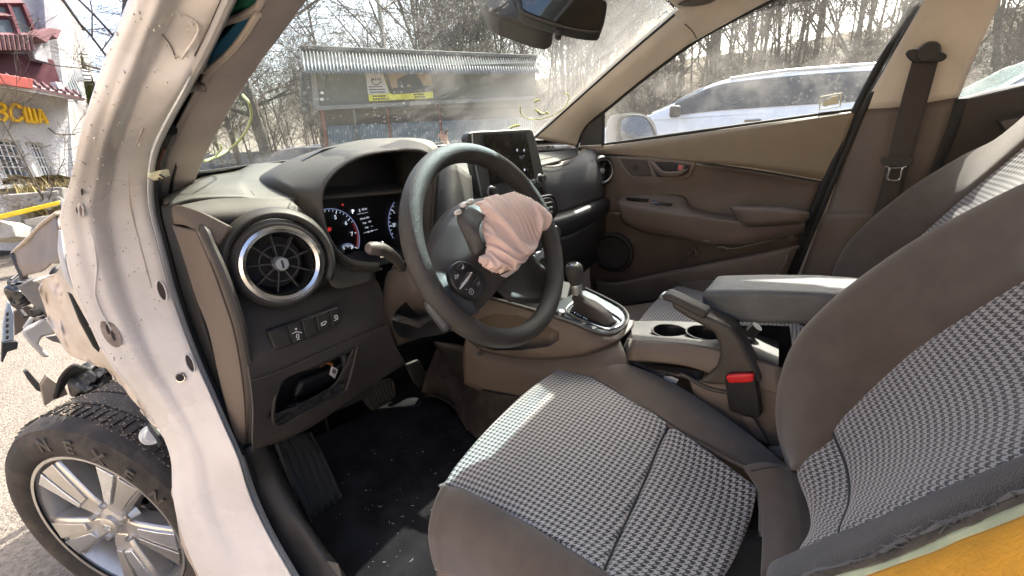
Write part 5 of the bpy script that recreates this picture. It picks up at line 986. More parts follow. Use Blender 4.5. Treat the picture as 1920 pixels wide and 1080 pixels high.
patch('wheel_spoke', [[wq(960, 400, -.03), wq(985, 380, -.01), wq(1000, 370, -.005)], [wq(975, 430, -.03), wq(1005, 410, -.01), wq(1020, 400, -.005)], [wq(985, 470, -.03), wq(1015, 440, -.012), wq(1035, 450, -.005)]], m_plas, stw, 5, 5, thick=.015)
patch('wheel_spoke', [[wq(915, 530, -.03), wq(940, 545, -.03), wq(960, 560, -.02)], [wq(955, 480, -.03), wq(1000, 530, -.03), wq(1030, 560, -.012)], [wq(985, 460, -.03), wq(1010, 490, -.03), wq(1040, 520, -.012)]], m_plasd, stw, 5, 5, thick=.01)
# switch pod on the left spoke
pod = slab('switch_pod', [wq(a, b, .022) for a, b in ((843, 508), (852, 494), (866, 488), (886, 496), (905, 512), (911, 536), (904, 556), (890, 562), (874, 555), (852, 538))], .012, M('pod_black', (.016, .016, .017), .4, bump=.1), stw, bevel=.002, n=-sn, round_=2)
for q in (((846, 520), (853, 506), (864, 514), (856, 531)), ((856, 503), (866, 491), (878, 497), (867, 511)), ((876, 549), (884, 535), (893, 544), (888, 558)), ((886, 531), (896, 519), (907, 528), (897, 541))): slab('wheel_button', [wq(a, b, .0245) for a, b in q], .004, M('button_black', (.022, .021, .022), .5), stw, bevel=.001, n=-sn)
slab('wheel_button', [wq(a, b, .0245) for a, b in ((861, 534), (878, 510), (891, 517), (873, 545))], .004, M('button_brown', (.035, .03, .03), .5), stw, bevel=.001, n=-sn)
slab('rocker_bar', [wq(a, b, .0262) for a, b in ((861, 541), (864, 543), (875, 530), (887, 512), (884, 510), (871, 526))], .002, m_chrome, stw, bevel=.0005, n=-sn)
for s_, a, b, z in (('w/', 868, 501, .008), ('◁x', 856, 519, .008), ('▭', 897, 531, .007), ('⊘', 884, 547, .007), ('+', 875, 543, .005), ('–', 866, 531, .005)): text('button_mark', s_, wq(a, b, .0262), (wq(870, 495)-wq(858, 516)), (wq(858, 500)-wq(880, 520)), z, m_white_ink, stw, ext=.0001)
# burst hub cover flap and the spent airbag
fl = patch('torn_hub_flap', [[wq(868, 384, .040), wq(888, 390, .046), wq(910, 404, .050)], [wq(856, 410, .034), wq(880, 418, .05), wq(899, 426, .056)], [wq(868, 440, .034), wq(888, 446, .048), wq(902, 448, .054)], [wq(880, 470, .03), wq(893, 478, .042), wq(908, 462, .05)]], M('flap_grey', (.06, .058, .056), .6, bump=.2, bs=900), stw, 5, 5, thick=.003, rough=.002, rs=40)
m_bag = M('airbag_nylon_pink', (.76, .57, .50), .75, var=.08, vs_=14, bump=.3, bs=1300, spec=.25)
BAG = [(882, 380), (905, 372), (930, 365), (962, 358), (990, 368), (1012, 382), (1026, 396), (1033, 416), (1024, 431), (1006, 438), (994, 462), (978, 490), (960, 508), (940, 516), (924, 515), (906, 506), (892, 490), (894, 478), (906, 474), (908, 458), (897, 432), (904, 408), (896, 390)]
# limp cloth: drape solved beforehand (tenths of a millimetre in the wheel plane), folds and all
BAG_UVH = '-967 -227 0 -967 -191 0 -967 -155 0 -931 -299 0 -931 -263 0 -931 -227 0 -939 -191 30 -931 -155 0 -931 -119 0 -895 -335 0 -895 -299 0 -903 -268 34 -891 -226 24 -904 -190 46 -899 -148 33 -895 -119 0 -895 -83 0 -859 -371 0 -859 -335 0 -852 -294 14 -864 -274 51 -866 -230 62 -865 -185 61 -859 -161 21 -859 -119 0 -823 -407 0 -823 -371 0 -841 -345 37 -818 -310 40 -819 -269 52 -824 -227 61 -824 -184 66 -823 -147 39 -823 -119 0 -787 -443 0 -787 -407 0 -791 -372 32 -820 -364 65 -821 -321 84 -811 -277 94 -793 -231 91 -782 -188 69 -783 -151 37 -787 -119 0 -751 -443 0 -748 -406 26 -778 -405 59 -791 -377 92 -782 -332 99 -771 -289 89 -766 -251 64 -762 -212 42 -755 -171 14 -751 -119 0 -751 -83 0 -715 -479 0 -715 -443 0 -727 -439 47 -745 -421 84 -753 -385 108 -740 -344 92 -731 -301 85 -724 -259 68 -720 -215 51 -721 -170 38 -722 -124 29 -715 -83 0 -715 -47 0 -679 -479 0 -676 -433 14 -690 -421 54 -703 -417 97 -718 -387 128 -719 -341 130 -716 -295 124 -712 -250 109 -705 -207 91 -695 -165 72 -686 -126 46 -675 -94 14 -679 -47 0 -679 -11 0 -679 25 0 -643 -515 0 -643 -479 0 -638 -443 30 -648 -421 68 -663 -402 105 -680 -389 146 -680 -344 150 -675 -300 134 -671 -260 111 -666 -223 83 -657 -184 61 -646 -142 47 -640 -95 39 -660 -54 45 -655 -9 38 -643 25 0 -643 61 0 -643 97 0 -643 133 0 -643 169 0 -643 205 0 -643 241 0 -643 277 0 -607 -515 0 -616 -498 38 -607 -462 54 -628 -451 91 -640 -430 129 -641 -396 160 -636 -351 148 -639 -317 117 -633 -276 98 -625 -234 87 -617 -191 76 -615 -145 76 -634 -103 84 -633 -57 81 -618 -20 55 -605 5 19 -597 48 14 -597 90 18 -609 128 33 -637 159 46 -637 203 48 -621 245 39 -607 277 0 -607 313 0 -571 -515 0 -573 -513 45 -581 -491 79 -595 -470 113 -602 -444 148 -596 -401 158 -601 -368 128 -597 -326 114 -591 -283 107 -584 -239 98 -585 -194 106 -606 -155 120 -605 -108 120 -591 -69 96 -581 -46 57 -566 -7 42 -561 38 42 -577 76 58 -608 106 73 -613 151 85 -599 193 70 -585 224 34 -572 264 14 -571 313 0 -571 349 0 -571 709 0 -535 -515 0 -543 -481 30 -549 -461 69 -554 -454 111 -558 -452 156 -554 -409 148 -559 -377 117 -555 -332 118 -550 -288 115 -553 -245 128 -576 -209 148 -574 -162 152 -562 -122 129 -557 -98 90 -541 -62 68 -529 -17 64 -542 24 81 -576 52 97 -585 96 111 -572 140 100 -561 172 67 -548 212 47 -535 255 26 -531 301 14 -535 349 0 -535 385 0 -535 673 0 -535 709 0 -499 -515 0 -501 -477 30 -508 -477 76 -526 -490 116 -514 -461 148 -518 -423 125 -516 -380 111 -513 -336 121 -517 -295 142 -543 -264 168 -541 -218 177 -530 -178 155 -530 -152 116 -517 -117 91 -502 -74 85 -509 -31 102 -541 -2 120 -552 40 135 -545 86 129 -534 120 97 -520 160 77 -512 206 65 -518 256 65 -514 303 53 -505 346 34 -499 385 0 -499 421 0 -499 637 0 -499 673 0 -499 709 0 -463 -515 0 -463 -493 41 -486 -516 73 -485 -511 118 -475 -469 129 -478 -428 110 -474 -383 120 -483 -348 149 -509 -321 178 -508 -276 195 -498 -234 174 -502 -208 136 -492 -174 109 -477 -130 103 -479 -87 120 -507 -57 141 -516 -14 157 -511 33 154 -504 73 135 -497 116 119 -492 160 109 -486 206 98 -480 251 82 -474 289 53 -467 328 27 -460 373 14 -463 421 0 -463 457 0 -463 493 0 -463 529 0 -463 565 0 -463 601 0 -463 637 0 -467 673 30 -463 709 0 -427 -515 0 -428 -516 46 -450 -543 73 -441 -519 110 -440 -474 102 -434 -430 117 -445 -398 149 -472 -375 181 -475 -334 205 -465 -289 190 -472 -264 152 -466 -230 123 -451 -186 118 -450 -144 135 -472 -111 159 -478 -67 175 -472 -21 169 -469 18 146 -466 57 121 -459 101 107 -453 146 98 -447 191 87 -440 235 76 -433 278 61 -428 322 47 -422 365 31 -418 407 16 -418 450 19 -437 484 38 -424 524 29 -442 560 43 -439 602 41 -421 636 21 -428 678 33 -427 709 0 -391 -515 0 -399 -548 33 -408 -561 75 -401 -518 90 -399 -480 116 -410 -450 147 -432 -426 179 -437 -389 207 -430 -343 203 -437 -317 167 -437 -285 135 -423 -241 130 -421 -200 146 -436 -165 172 -437 -121 187 -432 -75 178 -433 -37 153 -431 2 130 -424 47 121 -418 92 115 -412 137 107 -406 182 98 -399 226 87 -393 270 76 -387 313 61 -381 356 47 -378 400 42 -389 440 55 -408 476 72 -400 518 67 -414 558 78 -405 601 69 -394 641 57 -386 682 39 -391 709 0 -355 -515 0 -360 -533 43 -363 -562 78 -373 -539 116 -388 -510 147 -396 -477 178 -397 -440 204 -392 -396 212 -392 -360 185 -403 -338 148 -394 -295 139 -388 -253 152 -398 -219 180 -396 -175 193 -392 -130 182 -396 -92 157 -394 -52 136 -388 -7 129 -382 38 128 -376 83 122 -370 128 115 -364 172 107 -358 217 98 -352 261 87 -346 304 76 -341 349 68 -349 392 78 -371 427 94 -379 470 105 -377 514 105 -373 559 99 -363 589 67 -357 626 42 -355 664 15 -355 709 0 -319 -515 0 -321 -549 34 -320 -550 81 -334 -521 113 -350 -488 138 -353 -477 181 -353 -447 210 -349 -404 199 -361 -384 162 -361 -348 136 -353 -305 147 -359 -272 179 -356 -228 194 -352 -184 184 -357 -146 159 -356 -105 141 -350 -60 136 -345 -15 136 -340 30 133 -334 74 128 -328 119 122 -323 164 115 -317 208 107 -311 252 98 -305 297 93 -313 342 103 -337 377 119 -347 420 131 -346 466 133 -338 511 124 -331 554 108 -326 597 88 -322 637 63 -319 676 36 -319 709 0 -283 -515 0 -279 -545 36 -287 -523 75 -307 -490 96 -309 -472 137 -310 -485 180 -306 -452 208 -309 -416 182 -322 -398 144 -317 -355 135 -318 -321 166 -317 -282 190 -312 -237 185 -317 -199 161 -316 -157 144 -312 -112 142 -307 -68 142 -303 -23 141 -297 21 137 -292 66 133 -286 111 128 -281 155 122 -274 200 115 -272 246 119 -283 289 130 -303 327 145 -309 372 154 -306 418 149 -302 460 130 -303 497 103 -300 538 83 -295 580 64 -290 620 42 -286 660 16 -283 709 0 -283 745 0 -247 -515 0 -240 -528 43 -261 -491 55 -267 -468 92 -265 -476 136 -268 -495 176 -262 -457 199 -270 -430 165 -280 -406 129 -275 -362 141 -277 -333 175 -272 -289 185 -275 -250 163 -275 -208 147 -272 -164 146 -268 -119 146 -264 -75 146 -259 -30 145 -254 14 141 -249 58 137 -243 103 133 -240 149 137 -244 193 146 -261 234 160 -268 279 170 -267 326 172 -264 370 158 -266 408 133 -266 447 111 -261 491 100 -257 534 85 -253 576 68 -248 617 47 -246 660 30 -244 701 14 -247 745 0 -211 -515 0 -202 -504 40 -222 -468 46 -221 -467 92 -226 -493 128 -224 -503 172 -219 -462 187 -231 -444 148 -235 -408 122 -234 -374 150 -233 -340 179 -230 -296 172 -233 -258 150 -230 -214 150 -228 -170 150 -225 -125 150 -221 -81 150 -216 -37 148 -211 8 148 -209 52 154 -213 97 164 -224 139 177 -228 184 186 -226 231 188 -224 277 177 -225 318 159 -228 357 136 -225 400 121 -222 445 114 -220 490 112 -219 536 104 -218 581 91 -217 625 75 -214 669 58 -210 711 36 -211 745 0 -175 -515 0 -175 -479 0 -177 -459 45 -181 -481 86 -185 -507 123 -180 -509 167 -176 -466 174 -188 -451 135 -190 -410 121 -192 -385 158 -188 -345 176 -189 -305 156 -188 -262 146 -186 -219 150 -184 -175 153 -181 -131 153 -178 -87 158 -177 -43 167 -184 0 181 -188 44 192 -188 89 199 -185 136 197 -183 181 186 -186 224 170 -191 265 151 -189 308 136 -185 352 129 -183 397 126 -180 442 118 -178 487 109 -177 532 98 -176 575 83 -176 617 64 -176 658 42 -176 698 16 -175 745 0 -139 -479 0 -137 -477 44 -147 -507 74 -143 -515 117 -134 -512 160 -133 -468 164 -143 -454 125 -146 -410 121 -149 -394 162 -145 -350 168 -146 -311 147 -144 -267 145 -142 -223 152 -141 -180 162 -143 -137 174 -148 -96 190 -150 -51 200 -147 -5 205 -145 41 200 -145 85 188 -150 128 172 -154 170 156 -153 214 144 -149 259 137 -146 304 136 -143 350 136 -140 395 129 -137 440 121 -135 485 111 -134 529 98 -134 573 83 -134 616 64 -134 657 42 -136 699 18 -139 745 0 -103 -479 0 -101 -507 35 -101 -503 77 -109 -483 113 -90 -510 143 -87 -469 156 -98 -453 116 -102 -410 120 -106 -400 163 -103 -356 159 -100 -314 148 -101 -271 159 -105 -230 176 -109 -189 191 -110 -145 202 -107 -99 205 -106 -54 198 -108 -11 186 -114 32 170 -115 75 158 -114 120 148 -111 166 145 -109 211 144 -108 256 149 -105 301 152 -103 348 152 -101 394 148 -100 441 142 -100 488 134 -99 535 122 -100 581 106 -100 626 87 -101 670 64 -101 711 37 -103 745 0 -67 -479 0 -60 -485 42 -83 -458 64 -66 -466 103 -53 -506 116 -42 -473 144 -54 -449 108 -58 -408 122 -62 -405 165 -59 -361 159 -57 -317 163 -65 -279 184 -67 -237 198 -66 -192 202 -66 -147 196 -69 -105 183 -75 -63 168 -75 -18 158 -74 27 153 -72 72 152 -71 117 150 -68 162 149 -66 208 148 -65 253 146 -64 299 142 -63 345 136 -64 390 129 -64 436 121 -65 482 111 -65 527 98 -66 571 83 -67 614 64 -68 656 42 -68 698 16 -67 745 0 -31 -479 0 -39 -445 19 -44 -430 55 -27 -458 83 -14 -499 92 0 -477 127 -10 -443 100 -13 -409 127 -20 -409 170 -17 -365 173 -22 -325 190 -23 -282 200 -23 -238 198 -25 -195 187 -31 -154 170 -33 -111 159 -33 -66 155 -32 -21 157 -31 24 155 -29 69 154 -27 115 153 -25 160 152 -23 206 149 -22 251 145 -21 297 141 -21 344 136 -21 390 129 -21 436 121 -22 481 111 -23 527 98 -24 571 83 -25 615 64 -26 657 42 -28 699 18 -31 745 0 5 -479 0 5 -443 0 -3 -415 38 12 -447 64 26 -487 69 42 -478 109 33 -436 96 31 -414 133 24 -412 177 23 -371 191 21 -328 201 21 -283 196 17 -242 180 12 -202 162 10 -158 152 10 -113 152 11 -68 154 12 -23 156 12 22 159 13 67 164 14 113 166 15 158 167 16 205 167 16 251 165 16 298 162 16 345 157 16 393 150 16 440 141 15 487 131 14 533 118 13 579 103 10 625 85 8 669 63 6 711 38 5 745 0 41 -443 0 36 -403 22 50 -428 56 66 -468 51 83 -475 91 77 -431 97 73 -428 141 68 -414 182 66 -372 197 66 -328 195 61 -288 177 56 -248 159 54 -204 148 54 -160 147 54 -115 150 54 -70 153 55 -25 155 55 20 157 56 66 156 55 111 154 55 157 151 54 203 147 52 249 143 51 295 137 50 341 131 49 388 123 48 434 114 46 480 103 45 525 91 44 571 76 43 616 61 41 658 42 37 698 15 41 745 0 77 -443 0 77 -407 0 83 -405 49 105 -442 42 124 -464 73 121 -429 101 116 -432 145 113 -414 185 111 -372 197 108 -330 183 103 -292 161 99 -250 147 98 -205 143 97 -161 145 97 -116 149 98 -71 152 98 -26 154 99 20 156 99 65 156 98 111 153 98 157 150 97 203 146 95 249 142 94 296 136 92 342 130 91 388 122 90 434 112 88 480 100 87 525 85 86 569 68 84 613 47 81 655 26 77 700 14 77 745 0 113 -407 0 112 -376 31 138 -413 43 164 -441 60 165 -434 103 159 -427 145 158 -412 187 155 -369 195 151 -332 172 146 -293 152 143 -250 142 142 -206 142 141 -162 150 140 -117 157 139 -73 164 139 -27 170 137 19 174 136 65 176 135 112 176 133 159 174 132 205 171 130 252 167 128 299 161 127 346 154 125 394 146 124 441 136 122 488 123 121 535 107 120 581 88 119 626 65 118 669 38 113 709 0 113 745 0 149 -407 0 149 -371 0 162 -378 49 195 -406 54 193 -402 97 183 -389 138 201 -406 176 200 -366 193 195 -333 165 190 -293 146 187 -249 138 185 -205 139 184 -160 142 182 -115 145 180 -70 149 178 -25 152 176 20 155 174 66 156 171 112 153 169 158 150 167 204 146 165 250 142 163 297 136 161 343 129 159 389 121 157 436 111 155 481 98 154 527 83 152 571 64 150 615 42 149 659 16 149 709 0 185 -371 0 185 -344 33 219 -368 51 207 -358 91 221 -364 133 239 -398 155 245 -366 185 239 -331 159 234 -292 140 231 -248 134 229 -203 135 227 -159 139 225 -114 144 223 -69 148 221 -24 151 219 22 153 216 67 155 214 113 153 212 159 150 209 205 146 207 252 142 205 298 136 203 345 129 201 391 121 199 437 111 197 483 98 195 528 83 193 573 64 191 617 42 188 661 19 185 709 0 221 -371 0 221 -335 0 226 -322 46 240 -326 87 260 -355 114 277 -390 135 288 -369 172 283 -328 156 278 -290 136 275 -246 135 271 -203 144 268 -159 152 266 -114 159 263 -69 165 260 -24 170 256 22 175 253 69 177 250 116 177 247 162 175 244 209 171 241 256 167 239 303 162 237 350 155 234 397 146 232 445 136 230 492 123 228 539 106 226 585 86 224 630 63 223 673 37 221 709 0 257 -335 0 258 -298 30 278 -320 65 292 -359 83 316 -378 116 331 -369 157 327 -325 156 323 -287 134 319 -243 136 314 -199 137 309 -154 138 304 -110 140 300 -65 143 296 -19 147 292 26 150 288 71 153 285 117 153 282 163 150 279 209 146 276 255 142 273 301 136 271 347 129 268 393 121 266 440 111 263 485 98 261 531 83 259 575 64 258 618 42 257 661 17 257 709 0 293 -335 0 293 -299 0 308 -327 37 333 -346 65 344 -344 105 371 -363 135 371 -323 155 367 -284 134 362 -240 130 357 -195 129 352 -150 131 347 -105 136 343 -61 141 339 -16 145 335 29 149 331 74 152 328 120 153 324 165 150 321 211 146 318 257 142 316 303 136 313 349 129 310 395 121 308 441 111 305 487 98 303 532 83 301 576 64 299 619 42 297 662 18 293 709 0 329 -299 0 327 -286 43 361 -310 56 375 -314 97 403 -346 107 415 -322 142 409 -278 145 402 -235 146 396 -192 149 390 -148 153 384 -104 159 380 -60 164 375 -15 169 371 30 173 367 76 176 363 123 177 359 169 175 356 216 172 353 262 167 350 309 161 347 355 154 344 402 146 341 449 135 339 496 122 336 542 106 334 588 86 332 632 63 331 674 37 329 709 0 365 -299 0 358 -260 21 378 -267 59 409 -288 80 434 -325 81 453 -316 120 439 -274 114 431 -230 114 426 -186 117 421 -142 123 416 -98 130 412 -54 136 408 -9 141 404 36 145 400 80 149 397 125 152 394 171 150 390 216 146 387 262 142 384 308 136 381 353 129 378 399 121 375 444 111 373 490 98 370 534 83 368 578 64 366 620 42 364 661 17 365 709 0 401 -299 0 401 -263 0 405 -238 37 433 -274 45 466 -299 62 489 -304 99 481 -266 122 474 -224 107 468 -180 112 464 -137 119 459 -93 126 455 -49 133 451 -5 139 447 39 143 443 84 147 440 129 150 436 174 150 433 219 146 430 265 142 427 310 136 424 356 129 421 402 121 418 447 111 415 492 98 412 536 83 410 579 64 408 621 42 405 663 18 401 709 0 437 -263 0 437 -227 0 456 -237 49 491 -263 53 522 -279 80 524 -261 121 516 -217 120 501 -182 142 494 -139 150 491 -94 156 488 -50 161 485 -5 165 482 40 168 479 85 172 476 131 174 472 178 173 469 224 170 466 270 165 462 316 159 459 363 152 456 409 144 453 455 134 449 501 121 446 547 106 443 591 86 441 634 63 439 675 37 437 709 0 473 -227 0 476 -202 35 514 -228 46 547 -243 70 566 -248 111 555 -215 141 541 -177 158 538 -134 146 532 -90 142 526 -45 139 520 0 139 516 45 141 512 90 144 509 135 147 506 179 147 503 224 143 500 270 139 496 315 133 493 361 126 490 407 118 487 452 109 484 497 98 481 540 83 478 582 64 476 623 42 474 662 16 473 709 0 509 -227 0 509 -191 0 524 -187 50 557 -200 78 595 -217 96 595 -198 136 583 -168 168 568 -127 178 559 -84 176 556 -40 170 553 3 168 551 47 168 548 91 169 545 137 170 542 183 170 539 229 166 536 275 161 533 321 154 531 367 146 528 413 137 525 459 127 523 505 114 520 550 97 517 593 78 513 635 58 508 676 37 509 709 0 545 -191 0 546 -158 30 582 -177 52 616 -181 80 623 -167 121 623 -149 162 608 -117 193 594 -75 201 599 -37 177 596 5 160 590 49 150 584 94 145 579 139 144 576 184 143 572 229 139 569 275 133 566 320 126 563 365 118 560 410 109 556 455 98 553 499 85 550 541 68 546 583 47 542 624 27 541 666 14 545 709 0 581 -191 0 581 -155 0 590 -136 44 628 -140 65 624 -126 106 643 -114 144 647 -97 185 634 -66 219 626 -21 208 631 16 183 631 56 162 628 100 149 622 144 146 618 189 150 613 234 151 609 280 148 605 326 143 601 372 137 597 418 128 594 464 115 592 509 99 588 553 81 584 596 62 581 637 37 581 673 0 581 709 0 617 -155 0 612 -111 14 624 -96 51 630 -85 90 639 -72 129 653 -57 167 675 -51 206 667 -11 226 665 29 206 668 67 182 669 107 161 666 150 145 659 194 139 653 238 133 646 282 126 639 327 118 633 371 109 628 415 98 623 458 85 618 501 68 614 544 48 616 590 33 620 634 27 617 673 0 653 -155 0 653 -119 0 664 -94 39 673 -84 79 682 -68 115 690 -45 147 700 -23 182 713 -6 220 708 37 216 701 80 207 697 122 191 701 162 168 701 203 149 695 245 132 688 289 123 682 333 114 676 376 103 670 419 91 664 462 76 659 506 62 655 548 42 653 588 14 653 637 0 653 673 0 689 -119 0 686 -132 45 684 -124 91 690 -107 133 713 -80 165 739 -46 182 751 -3 195 749 41 202 745 86 206 737 132 207 729 177 198 725 220 181 724 261 162 728 299 136 725 341 116 719 383 99 712 425 85 705 466 68 699 508 47 697 554 39 691 598 27 689 637 0 725 -119 0 727 -121 47 727 -134 90 731 -122 131 740 -77 128 744 -34 139 750 6 151 754 48 159 755 91 163 760 134 169 768 178 177 768 223 178 764 270 175 758 316 163 754 358 143 751 400 123 748 441 101 744 479 74 740 512 42 731 552 15 725 601 0 725 637 0 761 -119 0 765 -139 43 770 -142 90 773 -127 134 778 -83 146 788 -39 135 791 5 135 792 49 136 790 93 136 787 136 136 783 180 135 783 224 137 787 268 139 794 313 140 795 359 131 793 403 117 790 448 100 784 492 79 776 532 55 765 569 33 761 601 0 797 -119 0 801 -115 45 806 -118 87 816 -125 131 821 -86 152 822 -41 162 822 5 166 822 50 167 822 96 166 823 141 160 827 182 142 827 224 128 822 266 114 815 308 103 809 350 91 803 393 76 799 435 61 796 477 42 794 519 19 797 565 0 797 601 0 833 -119 0 833 -145 39 838 -149 83 856 -121 117 858 -79 129 860 -36 141 863 7 153 865 52 163 865 98 170 863 145 175 858 193 171 856 238 157 855 281 138 856 318 110 852 357 87 845 397 68 839 437 47 838 482 37 835 526 27 833 565 0 869 -119 0 875 -151 36 881 -156 80 883 -110 84 881 -68 94 880 -26 104 879 17 113 877 61 122 877 105 129 879 150 135 893 193 146 897 239 145 898 286 140 893 333 128 887 375 105 884 412 77 881 442 42 874 481 15 869 529 0 869 565 0 905 -119 0 916 -141 39 926 -149 81 919 -114 110 924 -69 106 924 -24 104 923 20 111 921 63 121 920 107 126 919 150 118 914 193 109 910 238 103 911 283 99 923 329 98 928 374 89 926 419 74 918 461 55 909 498 34 905 529 0 941 -119 0 939 -105 44 964 -124 76 963 -113 121 961 -68 129 963 -22 124 966 22 119 965 67 121 963 111 122 961 155 114 957 198 103 952 239 91 948 281 76 943 323 61 940 366 47 938 410 33 937 451 17 941 493 0 941 529 0 977 -119 0 976 -84 33 981 -81 79 1007 -100 112 1004 -64 138 1003 -20 140 1002 26 143 1001 71 145 999 118 145 995 166 138 993 211 123 992 250 99 991 286 70 984 326 47 978 367 26 975 411 14 977 457 0 977 493 0 1013 -119 0 1016 -100 42 1018 -61 67 1044 -82 96 1049 -57 132 1041 -14 119 1035 30 114 1031 76 114 1028 121 114 1033 167 119 1036 214 116 1033 261 106 1025 306 88 1020 344 60 1018 375 23 1013 421 0 1013 457 0 1049 -119 0 1057 -92 35 1052 -50 44 1077 -57 80 1091 -47 121 1083 -3 129 1078 38 112 1073 82 103 1068 125 98 1060 168 87 1054 212 76 1052 257 68 1061 303 65 1063 349 53 1055 390 35 1049 421 0 1085 -119 0 1085 -83 0 1087 -40 24 1098 -20 67 1128 -30 100 1127 6 126 1119 49 120 1114 93 115 1109 138 106 1102 177 84 1095 215 61 1089 257 47 1081 298 26 1079 342 14 1085 385 0 1085 421 0 1121 -83 0 1128 -51 32 1133 -9 44 1161 -9 80 1168 17 115 1153 54 93 1141 96 80 1148 141 88 1144 188 84 1136 229 64 1129 261 31 1120 303 14 1121 349 0 1121 385 0 1157 -83 0 1157 -47 0 1167 -2 21 1182 24 58 1206 32 98 1194 74 95 1181 101 61 1167 144 48 1177 189 56 1178 237 54 1167 280 38 1157 313 0 1157 349 0 1193 -47 0 1201 -26 37 1223 7 53 1239 43 71 1236 87 83 1219 123 62 1205 149 26 1190 191 14 1186 235 14 1193 277 0 1193 313 0 1229 -47 0 1229 -11 0 1221 27 14 1233 63 32 1265 92 47 1259 134 47 1240 174 36 1229 205 0 1229 241 0 1229 277 0 1265 -11 0 1265 25 0 1265 61 0 1265 97 0 1265 133 0 1265 169 0 1265 205 0'
